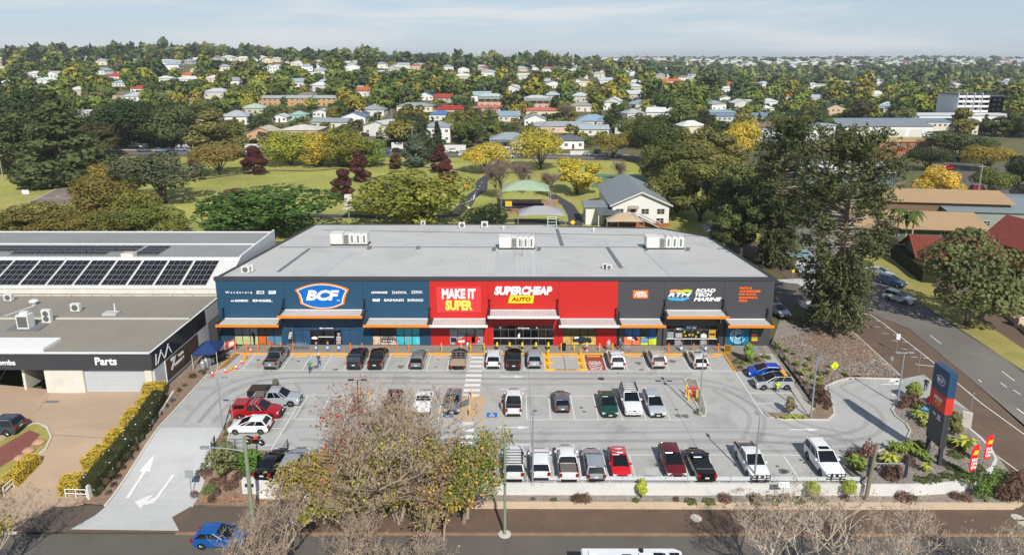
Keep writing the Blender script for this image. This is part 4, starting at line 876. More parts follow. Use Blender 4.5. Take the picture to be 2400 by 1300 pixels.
def house(name,label,cat,loc,w,d,h,rh,kind,roofc,wallc,rz=0,group=None,nwin=3,storeys=1,verandah=False,chimney=False,wing=None,ov=.5,sidewin=2,roofm=None,wallm=None,door=True):
 t = thing(name,label,cat,loc,rz,group)
 MB().b(-w/2,w/2,-d/2,d/2,-1.5,h).build('wall',wallm or M_HWALL,t,wallc)
 if kind in ('gable','long'):
  mb = MB()
  if kind == 'gable': es = [[(-w/2,-d/2,h),(w/2,-d/2,h),(0,-d/2,h+rh*.93)],[(w/2,d/2,h),(-w/2,d/2,h),(0,d/2,h+rh*.93)]]
  else: es = [[(-w/2,d/2,h),(-w/2,-d/2,h),(-w/2,0,h+rh*.93)],[(w/2,-d/2,h),(w/2,d/2,h),(w/2,0,h+rh*.93)]]
  for e in es: MB().q(*e).build('gable_end',wallm or M_HWALL,t,wallc)
 if kind in ('gable','long'):
  mb = MB(); W2,D2 = w/2+ov,d/2+ov
  z = h-ov*rh/((w if kind == 'gable' else d)/2)*.9
  if kind == 'gable': sides = [[(-W2,-D2,z),(0,-D2,h+rh),(0,D2,h+rh),(-W2,D2,z)],[(0,-D2,h+rh),(W2,-D2,z),(W2,D2,z),(0,D2,h+rh)]]
  else: sides = [[(-W2,-D2,z),(W2,-D2,z),(W2,0,h+rh),(-W2,0,h+rh)],[(-W2,0,h+rh),(W2,0,h+rh),(W2,D2,z),(-W2,D2,z)]]
  for s in sides: mb._a(s + [(x,y,zz-.16) for x,y,zz in s],[(0,1,2,3),(7,6,5,4)] + [((i+1) % 4,i,4+i,4+(i+1) % 4) for i in range(4)])
  rf = mb.build('roof',roofm or M_HROOF,t,roofc)
 else: rf = roof_mb(w,d,rh,kind,ov,z=h-.02).build('roof',roofm or M_HROOF,t,roofc)
 sh = h/storeys
 for s in range(storeys):
  for k in range(nwin):
   x = -w/2+w*(k+.5)/nwin
   if door and s == 0 and k == nwin//2: MB().b(x-.45,x+.45,-d/2-.05,-d/2,0,2.05).build('door',flat('dark_door','#4b3a30',.6),t); continue
   put('window',win_mesh(min(1.4,w/nwin*.55),1.2),t,None,(x,-d/2-.001,s*sh+sh*.33))
  for sgn in (-1,1):
   for k in range(sidewin): put('window',win_mesh(1.2,1.2),t,None,(sgn*(w/2+.001),-d/2+d*(k+.5)/sidewin,s*sh+sh*.33),sgn*R(90))
 if verandah:
  mb = MB(); mb._a([(-w/2-.4,-d/2-2.4,h*.78),(w/2+.4,-d/2-2.4,h*.78),(w/2+.4,-d/2,h-.1),(-w/2-.4,-d/2,h-.1)],[(0,1,2,3),(3,2,1,0)]); mb.build('verandah_roof',M_HROOF,t,roofc)
  for k in range(5): x = -w/2+w*k/4; MB().b(x-.07,x+.07,-d/2-2.35,-d/2-2.2,-.8,h*.79).build('verandah_post',M_TRIM,t)
 if chimney:
  c = MB().b(-.4,.4,-.4,.4,h+rh*.2,h+rh+.9).build('chimney',flat('chimney_brick','#8f4a38',.85),rf,None,(w*.2,d*.1,0))
 if wing:
  wx,ww,wd = wing; q = MB().b(wx-ww/2,wx+ww/2,-d/2-wd,-d/2+.5,-1.5,h).build('front_bay',wallm or M_HWALL,t,wallc)
  mb = MB(); y0,y1,hh = -d/2-wd-ov*.7,0.0,ww*.3
  mb._a([(wx-ww/2-.4,y0,h-.05),(wx,y0,h+hh),(wx+ww/2+.4,y0,h-.05),(wx-ww/2-.4,y1,h-.05),(wx,y1,h+hh),(wx+ww/2+.4,y1,h-.05)],[(0,1,4,3),(1,2,5,4),(0,2,1)]); mb.build('bay_roof',M_HROOF,t,roofc)
  put('window',win_mesh(1.4,1.2),q,None,(wx,-d/2-wd-.001,h*.33))
 return t
hx,hy = atY(1500,535,153).x,165.5
t = house('white_hall','white weatherboard hall with grey gabled roof and outside stair behind the store','hall',(hx,hy,0),13.0,25,5.3,3.0,'gable','#858a8e','#dcdcd8',nwin=0,sidewin=5,ov=.7,door=False,
          roofm=mat('hall_roof','#7f8589',.55,var=.06,scale=.3,wave=('Y',.7,.5)),wallm=mat('weatherboard','#d5d5d1',.7,var=.04,scale=1,wave=('Z',.22,.5)))
for x,z in ((-4.8,3.0),(1.0,3.0),(4.6,3.0),(-4.8,.8),(4.5,.8)): put('window',win_mesh(1.8,1.3),t,None,(x,-12.502,z))
MB().b(-6.6,6.6,-12.62,-12.5,-.3,.9).build('brick_base',mat('brick_base','#9c5a3c',.85,var=.15,scale=3,fine=12,fvar=.25),t)
MB().b(-2.3,-1.3,-12.56,-12.5,2.6,4.5).build('door',flat('brown_door','#4c2f28',.6),t); mb = MB(); mb._a([(-2.9,-12.5,5.0),(-.6,-12.5,5.0),(-.6,-13.7,4.5),(-2.9,-13.7,4.5)],[(0,1,2,3),(3,2,1,0)]); mb.build('door_hood',flat('cream_hood','#c9bda8',.7),t)
st = MB().b(-3.0,-.2,-14.0,-12.55,2.4,2.55).build('stair_landing',flat('stair_timber','#5a4238',.8),t)
for k in range(13): MB().b(-.2+k*.36,.2+k*.36,-14.0,-12.9,2.3-k*.185,2.37-k*.185).build('stair_tread',flat('stair_timber','#5a4238',.8),st)
for y in (-14.0,-12.95): MB().t((-.2,y,2.3),(4.5,y,0),.09,n=5).t((-.2,y,3.4),(4.5,y,1.1),.05,n=5).t((-3,y,3.4),(-.2,y,3.4),.05,n=5).build('stair_rail',M_TRIM,st)
mb = MB(); mb._a([(-7.2,-13.25,5.15),(0,-13.25,8.32),(7.2,-13.25,5.15),(7.2,-13.25,4.85),(0,-13.25,8.0),(-7.2,-13.25,4.85)],[(0,5,4,1),(1,4,3,2)]); mb.build('barge_board',M_TRIM,t)
t2 = house('hall_annex','small white flat-roofed annex on the left side of the hall','annex',(hx-10.2,hy-7.5,0),4.4,6,4.2,.3,'flat','#7f8589','#d5d5d1',nwin=0,sidewin=1,door=False)
mb = MB(); mb._a([(-2.5,-3,3.3),(2.6,-3,3.3),(2.6,2,4.6),(-2.5,2,4.6)],[(0,1,2,3),(3,2,1,0)]); tt = thing('lean_to_roof','grey lean-to roof on white posts between the hall and its annex','shelter',(hx-7.6,hy-12.0,0)); mb.build('roof',M_HROOF,tt,'#7f8589')
for x in (-2.3,2.2): MB().b(x-.08,x+.08,-2.9,-2.74,0,3.3).build('post',M_TRIM,tt)
def shade(label,cx,cy,w,d,zp,zr_,col,posts=True,tension=.6,kind='hip'):
 t = thing('shade_canopy',label,'shade canopy',(cx,cy,0),0)
 mb = MB(); nx,ny = 12,8; rx = max(0,w/2-d/2)*.9
 for j in range(ny+1):
  for i in range(nx+1):
   x,y = -w/2+w*i/nx,-d/2+d*j/ny
   e = min(1,(d/2-abs(y))/(d/2),(w/2-abs(x))/(w/2-rx+.01)); sag = tension*math.sin(math.pi*i/nx)*(abs(y)/(d/2))**4 + tension*math.sin(math.pi*j/ny)*(abs(x)/(w/2))**4
   mb.v.append((x*(1-.04*math.sin(math.pi*j/ny)*(abs(x)/(w/2))**3),y*(1-.06*math.sin(math.pi*i/nx)*(abs(y)/(d/2))**3),zp+(zr_-zp)*max(0,e)**.85+sag*.4))
 for j in range(ny):
  for i in range(nx): a = j*(nx+1)+i; mb.f.append((a,a+1,a+nx+2,a+nx+1)); mb.m.append(0)
 mb.build('canopy',mat('canopy_cloth',None,.8,var=.08,scale=.4,fine=4,fvar=.05,coords='obj'),t,col,smooth=True)
 for x in (-w/2,w/2):
  for y in (-d/2,d/2): MB().t((x,y,0),(x,y,zp),.09,n=6).build('post',flat('galv_post','#8b9091',.5),t)
 return t
a = atY(1175,466,170); b = atY(1290,466,170)
shade('pale green shade sail over the playground behind the store',(a.x+b.x)/2,174,b.x-a.x,9,5.0,7.2,'#93a68d')
a = atY(1214,510,152); b = atY(1325,510,152)
shade('dirty grey pointed shade canopy just behind the store roof',(a.x+b.x)/2,154.5,b.x-a.x,6.5,2.9,4.6,'#98989c')
a = atY(1422,527,148); b = atY(1508,527,148)
shade('beige hip shade canopy in front of the white hall',(a.x+b.x)/2,151,b.x-a.x,6.5,2.4,3.8,'#b09c84',tension=.05)
a = atY(800,498,160); b = atY(884,498,160)
shade('tan hip shelter roof left of the big olive tree',(a.x+b.x)/2,163,b.x-a.x,7.5,2.6,4.4,'#b0a48f',tension=.05)
t = house('small_kiosk','small grey hip-roofed hut in shade at the right rear of the store','hut',(G(1668,560).x+1.5,140,0),7,5,3.0,1.5,'hip','#6c7276','#8a7b5f',nwin=2,sidewin=1)
tile = mat('red_roof_tile','#7d3d31',.75,var=.14,scale=1.2,fine=10,fvar=.15,coords='obj')
def tiled_roof(parent,quad,nu,nv,m,name='roof_tile'):
 """rows of overlapping tile courses on a sloping quad a-b (eave) to d-c (ridge)"""
 a,b,c,d_ = [Vector(p) for p in quad]; nrm = (b-a).cross(d_-a).normalized(); k = 0
 for j in range(nv):
  mb = MB(); l0,r0,l1,r1 = a.lerp(d_,j/nv),b.lerp(c,j/nv),a.lerp(d_,(j+1)/nv),b.lerp(c,(j+1)/nv)
  for i in range(nu):
   p0,p1,q0,q1 = l0.lerp(r0,i/nu),l0.lerp(r0,(i+.9)/nu),l1.lerp(r1,i/nu),l1.lerp(r1,(i+.9)/nu)
   mb.q(p0+nrm*.09,p1+nrm*.09,q1+nrm*.03,q0+nrm*.03); mb.q(p0+nrm*.02,p1+nrm*.02,p1+nrm*.09,p0+nrm*.09)
  mb.build('tile_course',m,parent,kind='stuff')
gh = G(2215,640); t = house('tiled_house','house with red tiled hip roof and small gable among the street trees','house',(gh.x+2.5,gh.y+3,0),13,9,3.4,2.6,'long','#a8412e','#6f6f60',R(-14),nwin=3,roofm=tile,ov=.9)
rf = [c for c in t.children if c.name.startswith('roof')][0]
tiled_roof(rf,[(-7.4,-5.4,2.93),(7.4,-5.4,2.93),(7.4,0,6.04),(-7.4,0,6.04)],26,14,tile)
gh = G(2390,660); t = house('brick_church','red brick church with tiled roof and white cross at the right edge','church',(gh.x+9,gh.y+6,0),10,18,4.5,4.0,'gable','#a8412e','#9a5236',R(12),nwin=2,roofm=tile,wallm=mat('church_brick','#9a5236',.85,var=.12,scale=2,fine=14,fvar=.2))
MB().b(-.09,.09,-9.4,-9.22,8.6,10.0).b(-.45,.45,-9.4,-9.22,9.3,9.48).build('cross',M_TRIM,t)
M_TAN = mat('tan_roof_sheet','#a68a68',.6,var=.05,scale=.3,wave=('Y',.5,.3))
gh = G(2150,575); house('tan_hall','low building with broad tan roof behind the palms','building',(gh.x+3,gh.y+10,0),24,14,3.4,1.8,'long','#a68a68','#4d5a50',R(-8),nwin=5,roofm=M_TAN,ov=1.4)
gh = G(2230,560); house('upper_hall','taller tan-roofed hall with strip windows behind the low tan building','building',(gh.x+5,gh.y+16,0),26,14,6.4,1.5,'long','#a68a68','#6b5a48',R(-8),nwin=8,storeys=1,roofm=M_TAN,ov=.8)
gh = G(2380,560); house('grey_hall','long flat grey-roofed building with roof vents at the right edge','building',(gh.x+12,gh.y+14,0),44,22,5.0,1.2,'long','#7d878c','#8a8d88',R(-8),nwin=8,roofm=mat('bluegrey_roof','#7c868b',.55,var=.05,scale=.3,wave=('Y',.6,.4)))
# ================================================================== VEHICLES
M_PAINT = mat('car_paint',None,.22,var=.02,fvar=0,scale=2,coords='obj',spec=.5,coat=.6)
M_CGLASS = mat('car_glass','#0c0f12',.06,var=0,fvar=0,spec=.7); M_TYRE = flat('tyre_rubber','#17171a',.85); M_RIM = flat('alloy_rim','#a4a6a8',.35,metal=.7)
M_TRIMB = flat('black_trim','#1b1b1e',.6); M_HEADL = flat('headlamp','#d8dde2',.15); M_TAILL = flat('tail_lamp','#8e1212',.25); M_PLATE = flat('number_plate','#d8d6c8',.5); M_CHROME = flat('chrome','#c5c8cb',.2,metal=.8)
M_MESH = mat('tonneau_black','#1e1f22',.7,var=.08,scale=2,coords='obj'); M_DECK = mat('tray_deck','#a58f76',.7,var=.1,scale=1.5,coords='obj'); M_AMBER = flat('amber_lamp','#d87818',.3)
def body_mesh(prof,L,Wd,wr,xf,xr,name='body',crown=.03):
 """prof: top outline (x, z) from rear to nose; the wheel arches are cut from the sides"""
 zb = .26; top = prof
 low = []
 def arch(xc):
  r = wr*1.16; ps = []
  for i in range(9): a = math.pi*i/8; ps.append((xc + r*math.cos(a),max(zb,wr*.98 + r*math.sin(a))))
  return ps
 low = [(L/2-.06,zb+.08),(L/2-.18,zb)] + arch(xf) + arch(xr) + [(-L/2+.18,zb),(-L/2+.06,zb+.1)]
 out = list(top) + low; n = len(out); nt_ = len(top)
 vs = []; W2 = Wd/2
 rows = [(-W2,.045,.0),(-W2+.07,0,0),(-W2*.5,0,crown*.8),(0,0,crown),(W2*.5,0,crown*.8),(W2-.07,0,0),(W2,.045,.0)]
 for y,ins,cr in rows:
  for i,(x,z) in enumerate(out):
   k = 1.0
   e = max(0,(abs(x)-(L/2-.75))/.75); k -= .12*e*e
   zz = z - (ins if i < nt_ else 0) + (cr if 0 < i < nt_-1 else 0)
   xx = x - math.copysign(ins*.9*e,x)
   if i < nt_ and z < .75: pass
   vs.append((xx,y*k,zz))
 fs = []
 for r in range(6):
  for i in range(n): a,b = r*n+i,r*n+(i+1) % n; fs.append((a,a+n,b+n,b))
 fs += [tuple(range(n)),tuple(reversed(range(6*n,7*n)))]
 mb = MB(); mb._a(vs,fs); return mb.mesh(name,M_PAINT,True)
def cabin(rb,rt,ft,fb,zb_,zr,Wd,in_b=.05,in_t=.2):
 """greenhouse: returns roof, windscreen, rear, sides, pillars as meshes"""
 wb,wt = Wd/2-in_b,Wd/2-in_t; g = .015
 def P3(x,y,z): return (x,y,z)
 B = [(rb,wb),(fb,wb*.97)]; T = [(rt,wt),(ft,wt*.97)]
 mb = MB()
 roof = MB(); nx = 6
 for i in range(nx+1):
  u = i/nx; x = rt+(ft-rt)*u; cr = .05*math.sin(math.pi*u)
  for v in (-1,-.85,-.4,0,.4,.85,1):
   roof.v.append((x,v*wt*(1-.03*u),zr + cr*.6 - .05*abs(v)**6 + .03*(1-v*v)))
 for i in range(nx):
  for j in range(6): a = i*7+j; roof.f.append((a,a+7,a+8,a+1)); roof.m.append(0)
 z1 = zr-.03
 ws = MB().q((fb,-wb*.95,zb_),(fb,wb*.95,zb_),(ft,wt*.95,z1+.01),(ft,-wt*.95,z1+.01))
 rw = MB().q((rb,wb*.98,zb_),(rb,-wb*.98,zb_),(rt,-wt*.98,z1),(rt,wt*.98,z1))
 sw = []
 for s in (-1,1):
  q = [(rb,s*wb,zb_),(fb,s*wb*.97,zb_),(ft,s*wt*.97,z1-.03),(rt,s*wt,z1-.03)]
  sw.append(MB().q(*(q if s < 0 else reversed(q))))
 pil = MB()
 for s in (-1,1):
  pil.t((fb,s*wb*.96,zb_-.02),(ft,s*wt*.965,z1),.045,n=5); pil.t((rb,s*wb*.99,zb_-.02),(rt,s*wt*.99,z1),.07,n=5)
  pil.t((ft,s*wt*.97,z1-.01),(rt,s*wt,z1-.01),.04,n=5)
  pil.t((ft,s*wt*.97,z1-.01),(ft,0,z1+.0),.035,n=5); pil.t((rt,s*wt,z1-.01),(rt,0,z1),.035,n=5)
  for u in (.42,.78) if (fb-rb) > 2.2 else (.45,):
   a = Vector((rb,s*wb*1.0,zb_)).lerp(Vector((fb,s*wb*.975,zb_)),u); b = Vector((rt,s*wt*1.0,z1)).lerp(Vector((ft,s*wt*.975,z1)),u)
   pil.t(a,b,.035,n=4)
 return roof.mesh('roof',M_PAINT,True),ws.mesh('windscreen',M_CGLASS),rw.mesh('rear_window',M_CGLASS),[m.mesh('side_window',M_CGLASS) for m in sw],pil.mesh('pillar_frame',M_PAINT)
def wheel_meshes(r,w=.22):
 ty = MB().lathe((0,0,0),[(r*.66,-w/2),(r*.95,-w/2),(r,-w/2+.04),(r,w/2-.04),(r*.95,w/2),(r*.66,w/2)],20).mesh('tyre',M_TYRE,True)
 rm = MB().lathe((0,0,0),[(r*.66,-w/2+.02),(r*.66,w/2-.03),(r*.6,w/2-.05),(r*.18,w/2-.02),(r*.1,w/2+.0)],20)
 for k in range(5):
  a = R(72*k); rm.t((r*.15*math.cos(a),r*.15*math.sin(a),w/2-.01),(r*.6*math.cos(a),r*.6*math.sin(a),w/2-.015),.035,n=4)
 return ty,rm.mesh('rim',M_RIM,True)
SPEC = {
 'hatch':  (4.25,1.77,1.47,.315,1.30,-1.32,[(-2.07,.42),(-2.12,.66),(-2.04,.98),(-1.75,1.02),(.85,.98),(1.5,.89),(1.95,.72),(2.12,.54),(2.1,.38)],(-1.98,-1.48,-.12,1.08,.98,1.47)),
 'sedan':  (4.65,1.80,1.43,.32,1.40,-1.40,[(-2.27,.42),(-2.32,.62),(-2.25,.98),(-1.7,1.06),(-1.45,1.0),(.95,.96),(1.65,.87),(2.15,.7),(2.32,.52),(2.3,.38)],(-1.75,-.95,-.1,1.12,.97,1.43)),
 'wagon':  (4.85,1.82,1.47,.32,1.48,-1.40,[(-2.37,.42),(-2.42,.62),(-2.36,.97),(-2.1,.99),(1.0,.96),(1.75,.88),(2.25,.72),(2.42,.52),(2.4,.38)],(-2.3,-1.9,.0,1.2,.97,1.48)),
 'suv':    (4.60,1.87,1.68,.355,1.36,-1.34,[(-2.22,.46),(-2.30,.7),(-2.24,1.11),(-1.95,1.14),(.95,1.1),(1.6,1.03),(2.08,.87),(2.28,.62),(2.26,.44)],(-2.17,-1.78,-.05,1.12,1.11,1.67)),
 'big4wd': (5.05,1.96,1.90,.40,1.50,-1.38,[(-2.45,.52),(-2.52,.8),(-2.47,1.2),(-2.2,1.24),(.85,1.2),(1.6,1.14),(2.25,1.05),(2.50,.78),(2.48,.52)],(-2.40,-2.15,.05,1.0,1.22,1.87)),
 'ute':    (5.30,1.88,1.80,.385,1.65,-1.55,[(-2.58,.52),(-2.64,.72),(-2.62,1.16),(-2.4,1.18),(.55,1.14),(1.0,1.12),(1.75,1.05),(2.4,.92),(2.62,.7),(2.6,.5)],(-.98,-.78,.36,1.24,1.15,1.79)),
 'cabute': (5.15,1.84,1.74,.375,1.55,-1.50,[(-.62,.52),(-.64,.9),(-.62,1.1),(.2,1.12),(.85,1.1),(1.7,1.02),(2.3,.9),(2.55,.68),(2.53,.5)],(-.55,-.40,.42,1.15,1.1,1.72)),
 'coupe':  (5.05,1.86,1.48,.33,1.55,-1.45,[(-2.47,.42),(-2.52,.65),(-2.48,1.04),(-2.2,1.06),(.9,.95),(1.7,.85),(2.3,.7),(2.52,.52),(2.5,.38)],(-.75,-.30,.45,1.3,.95,1.46)),
}
_proto = {}
def car_proto(kind):
 if kind in _proto: return _proto[kind]
 L,Wd,H,wr,xf,xr,prof,cb = SPEC[kind]
 d = {'body': body_mesh(prof,L if kind != 'cabute' else L,Wd,wr,xf,xr if kind != 'cabute' else 9)} if kind != 'cabute' else {'body': body_mesh_front(prof,L,Wd,wr,xf)}
 d['cabin'] = cabin(*cb[:4],cb[4]-.01,cb[5],Wd); d['wheel'] = wheel_meshes(wr)
 zn = prof[-2][1]; xn = prof[-1][0]
 hl = MB(); hl.b(-.14,.06,-.2,.2,-.07,.09); d['head'] = hl.mesh('headlight',M_HEADL)
 d['tail'] = MB().b(-.05,.12,-.13,.13,-.14,.16).mesh('tail_light',M_TAILL)
 mr = MB(); mr.b(-.08,.08,0,.2,0,.15); d['mirror'] = mr.mesh('mirror',M_PAINT)
 d['plate'] = MB().b(-.02,.02,-.19,.19,-.06,.06).mesh('number_plate',M_PLATE)
 d['grille'] = MB().b(-.03,.04,-.42,.42,-.1,.1).mesh('grille',M_TRIMB)
 d['fbump'] = MB().b(-.14,.05,-Wd*.40,Wd*.40,-.1,.1).mesh('bumper',M_TRIMB)
 _proto[kind] = d; return d
def body_mesh_front(prof,L,Wd,wr,xf):
 zb = .3; r = wr*1.16
 low = [(2.5,zb+.08),(2.38,zb)] + [(xf + r*math.cos(math.pi*i/8),max(zb,wr*.98 + r*math.sin(math.pi*i/8))) for i in range(9)] + [(-.6,zb)]
 out = prof + low; n = len(out); vs = []; W2 = Wd/2
 for y,ins in ((-W2,.04),(-W2+.07,0),(0,-.02),(W2-.07,0),(W2,.04)):
  for i,(x,z) in enumerate(out): e = max(0,(x-1.8)/.75); vs.append((x,y*(1-.12*e*e),z-(ins if i < len(prof) else 0)))
 fs = []
 for q in range(4):
  for i in range(n): a,b = q*n+i,q*n+(i+1) % n; fs.append((a,a+n,b+n,b))
 fs += [tuple(range(n)),tuple(reversed(range(4*n,5*n)))]
 mb = MB(); mb._a(vs,fs); return mb.mesh('body',M_PAINT,True)
def car(kind,label,loc,head,col,group='parked cars',cat='car',rack=None,bullbar=None,tray=None,sunroof=False,name=None,roofcol=None,simple=False,bonnet=None):
 """head: the way the nose points, degrees from +X"""
 L,Wd,H,wr,xf,xr,prof,cb = SPEC[kind]; d = car_proto(kind)
 t = thing(name or ('ute' if 'ute' in kind or kind == 'coupe' else 'car'),label,cat,loc,R(head),group)
 put('body',d['body'],t,col); rf,ws,rw,sw,pil = d['cabin']
 put('roof',rf,t,roofcol or col); put('windscreen',ws,t); put('rear_window',rw,t)
 for m in sw: put('side_window',m,t)
 put('pillar_frame',pil,t,col)
 for x in (xf,xr):
  for s in (-1,1):
   w = put('wheel',None,t,None,(x,s*(Wd/2-.12),wr),rot=(R(-90)*s,0,0)); w.empty_display_size = .1
   put('tyre',d['wheel'][0],w); put('rim',d['wheel'][1],w)
 if simple: return t
 zh = prof[-3][1]-.10; xn = prof[-2][0]
 zt = prof[2][1]-.16; xt = prof[0][0] if kind != 'cabute' else -2.5
 for s in (-1,1):
  put('headlight',d['head'],t,None,(prof[-3][0]+.02,s*Wd*.36,zh),s*R(-14))
  if kind != 'cabute': put('tail_light',d['tail'],t,None,(prof[1][0]-.02,s*Wd*.40,zt))
  put('mirror',d['mirror'],t,col,(cb[3]-.35,s*(Wd/2-.02) if s > 0 else -Wd/2-.18,cb[4]-.02))
 put('grille',d['grille'],t,None,(prof[-2][0]-.01,0,prof[-2][1]+.07)); put('bumper',d['fbump'],t,None,(prof[-2][0]-.06,0,.36))
 put('number_plate',d['plate'],t,None,(prof[-2][0]+.03,0,.46))
 if kind != 'cabute': put('number_plate',d['plate'],t,None,(prof[1][0]-.03,0,.7 if kind not in ('ute','big4wd','suv') else .85)); put('bumper',d['fbump'],t,None,(prof[1][0]+.07,0,.44),R(180))
 if bonnet: MB().q(*[(x,s*Wd*.42,z+.045) for x,s,z in ((cb[3]+.05,-1,prof[-5][1]),(prof[-3][0]-.15,-.9,prof[-4][1]*.985),(prof[-3][0]-.15,.9,prof[-4][1]*.985),(cb[3]+.05,1,prof[-5][1]))]).build('bonnet_cover',flat('matt_black_wrap','#26262a',.6),t)
 rt,ft,zr,wt = cb[1],cb[2],cb[5],Wd/2-.2
 if rack == 'rails':
  for s in (-1,1): MB().t((rt+.15,s*(wt-.05),zr+.06),(ft-.1,s*(wt-.05),zr+.06),.03,n=5).build('roof_rail',M_CHROME,t)
 if rack == 'bars':
  for x in (rt+.45,ft-.35): MB().b(x-.06,x+.06,-wt,wt,zr+.06,zr+.13).build('roof_bar',M_CHROME,t)
 if rack == 'basket':
  mb = MB()
  for y in (-wt,wt): mb.t((rt,y,zr+.2),(ft,y,zr+.2),.035,n=5).t((rt,y,zr+.08),(ft,y,zr+.08),.03,n=4)
  mb.build('rack_side',M_TRIMB,t)
  for i in range(6): x = rt+(ft-rt)*i/5; MB().b(x-.03,x+.03,-wt,wt,zr+.07,zr+.11).build('rack_bar',M_TRIMB,t)
 if rack == 'board':
  MB().b(rt+.35,rt+.8,-wt+.05,wt-.05,zr+.06,zr+.14).build('roof_board',flat('amber_board','#eda318',.5),t)
 if sunroof: MB().b(ft-.55,ft-.1,-wt*.6,wt*.6,zr+.055,zr+.075).build('sunroof',M_CGLASS,t)
 if bullbar:
  mb = MB(); x = prof[-2][0]+.14; m = {'white': M_WHITE,'black': M_TRIMB,'chrome': M_CHROME}[bullbar]
  for z in (.55,.78,1.02): mb.t((x,-Wd*.40,z),(x,Wd*.40,z),.04,n=6)
  for y in (-.42,.42): mb.t((x,y,.42),(x,y,1.1),.045,n=6)
  for s in (-1,1): mb.t((x,s*Wd*.40,.5),(x-.35,s*Wd*.49,.5),.05,n=5); mb.t((x,s*Wd*.40,.8),(x-.35,s*Wd*.49,.85),.04,n=5)
  mb.build('bull_bar',m,t)
  for y in (-.25,.25): MB().lathe((0,0,0),[(.11,0),(.11,.06)],12).build('spot_light',M_HEADL,t,None,(x+.03,y,.92)).rotation_euler = (0,R(90),0)
 if kind in ('ute','coupe'):
  x0,x1,z = prof[2][0]+.1,cb[0]-.12,prof[3][1]+.03; w2 = Wd/2-.12
  if tray == 'tonneau' or tray is None:
   q = MB().b(x0,x1,-w2,w2,z-.02,z+.05).build('tonneau_cover',M_MESH,t); MB().b(x0+.6,x0+.66,-w2,w2,z+.05,z+.065).build('seam',M_CHROME,q)
  if tray == 'open':
   MB().b(x0+.05,x1-.02,-w2+.06,w2-.06,z-.03,z+.012).build('tub_liner',flat('tub_grey','#6c625b',.8),t)
   for s in (-1,1): MB().b(x0,x1,s*w2-.06,s*w2+.06,z-.02,z+.06).build('tub_rail',M_TRIMB,t)
   mb = MB()
   for s in (-1,1): mb.t((x1-.1,s*w2,z),(x1-.05,s*w2*.86,cb[5]+.05),.04,n=5)
   mb.t((x1-.05,-w2*.86,cb[5]+.05),(x1-.05,w2*.86,cb[5]+.05),.04,n=5); mb.build('sports_bar',M_TRIMB,t)
  if tray == 'canopy':
   mb = MB(); zt_ = cb[5]+.04; x1b = cb[0]+.02
   vs = [(x0-.05,-w2,z-.05),(x1b,-w2,z-.05),(x1b,w2,z-.05),(x0-.05,w2,z-.05),(x0+.15,-w2+.12,zt_),(x1b+.05,-w2+.12,zt_),(x1b+.05,w2-.12,zt_),(x0+.15,w2-.12,zt_)]
   mb._a(vs,[(4,5,6,7),(0,1,5,4),(1,2,6,5),(2,3,7,6),(3,0,4,7)]); q = mb.build('canopy',M_PAINT,t,col)
   for s in (-1,1): MB().q(*[(x,s*(w2-dy+.01),zz) for x,dy,zz in ((x0+.25,.03,z+.12),(x1b-.15,.03,z+.12),(x1b-.12,.1,zt_-.1),(x0+.35,.1,zt_-.1))][::(1 if s < 0 else -1)]).build('canopy_window',M_CGLASS,q)
  if tray == 'tool':
   MB().b(x0+.1,x1,-w2,w2,z-.02,z+.55).build('tool_box',flat('slate_box','#3b4650',.5),t)
   for x in (x0+.3,x1-.2):
    mb = MB(); mb.t((x,-w2-.05,z),(x,-w2-.05,cb[5]+.1),.04,n=5).t((x,w2+.05,z),(x,w2+.05,cb[5]+.1),.04,n=5).t((x,-w2-.05,cb[5]+.1),(x,w2+.05,cb[5]+.1),.04,n=5); mb.build('ladder_rack',M_TRIMB,t)
 if kind == 'cabute':
  tr = MB().b(-2.6,-.72,-Wd/2-.02,Wd/2+.02,.82,.92).build('tray',M_DECK if tray == 'deck' else M_WHITE,t)
  for s in (-1,1): MB().b(-2.6,-.72,s*(Wd/2+.02)-.025,s*(Wd/2+.02)+.025,.92,1.18 if tray != 'deck' else 1.05).build('side_board',M_WHITE if tray != 'deck' else M_CHROME,tr)
  MB().b(-2.63,-2.58,-Wd/2,Wd/2,.92,1.18 if tray != 'deck' else 1.05).build('tail_board',M_WHITE if tray != 'deck' else M_CHROME,tr)
  mb = MB()
  for y in (-Wd/2+.05,-.3,.3,Wd/2-.05): mb.t((-.74,y,.9),(-.74,y,1.78),.03,n=5)
  for z in (1.2,1.5,1.78): mb.t((-.74,-Wd/2+.05,z),(-.74,Wd/2-.05,z),.03,n=5)
  mb.build('headboard',M_CHROME,tr); MB().b(-2.5,-.5,-.45,.45,.45,.75).build('chassis',M_TRIMB,t)
  for s in (-1,1): put('tail_light',d['tail'],t,None,(-2.6,s*.75,.68))
 return t
def bay(a,b,y0,y1): return ((a+b)/2)
fb = lambda x: G(x,868).x
AW,TO = 90,-90
C = car
C('ute','silver ute with black tonneau and black roof rack parked by the traffic cones',(fb(634),81.0,0),AW,'#74787c',rack='basket',tray='tonneau')
C('ute','dark navy ute with slate tool box and ladder racks beside the front entrance',(fb(830),80.9,0),AW,'#1b2230',tray='tool')
C('ute','black ute with black tonneau parked right of the navy work ute',(fb(879),80.9,0),AW,'#101113',tray='tonneau')
C('wagon','small grey wagon parked alone in front of the blue wall',(fb(975),80.9,0),AW,'#73777c')
C('cabute','tray ute with empty beige timber tray before the red wall',(fb(1073),80.8,0),AW,'#2a2c30',tray='deck')
C('suv','white SUV with tall red tail lights next to the zebra crossing',(fb(1156),80.9,0),AW,'#d4d6d8')
C('ute','glossy black ute between a white SUV and a silver-blue SUV',(fb(1204),80.8,0),AW,'#0a0a0c',tray='tonneau')
C('suv','silver-blue SUV parked left of the yellow service zone',(fb(1253),81.0,0),AW,'#98a0a8')
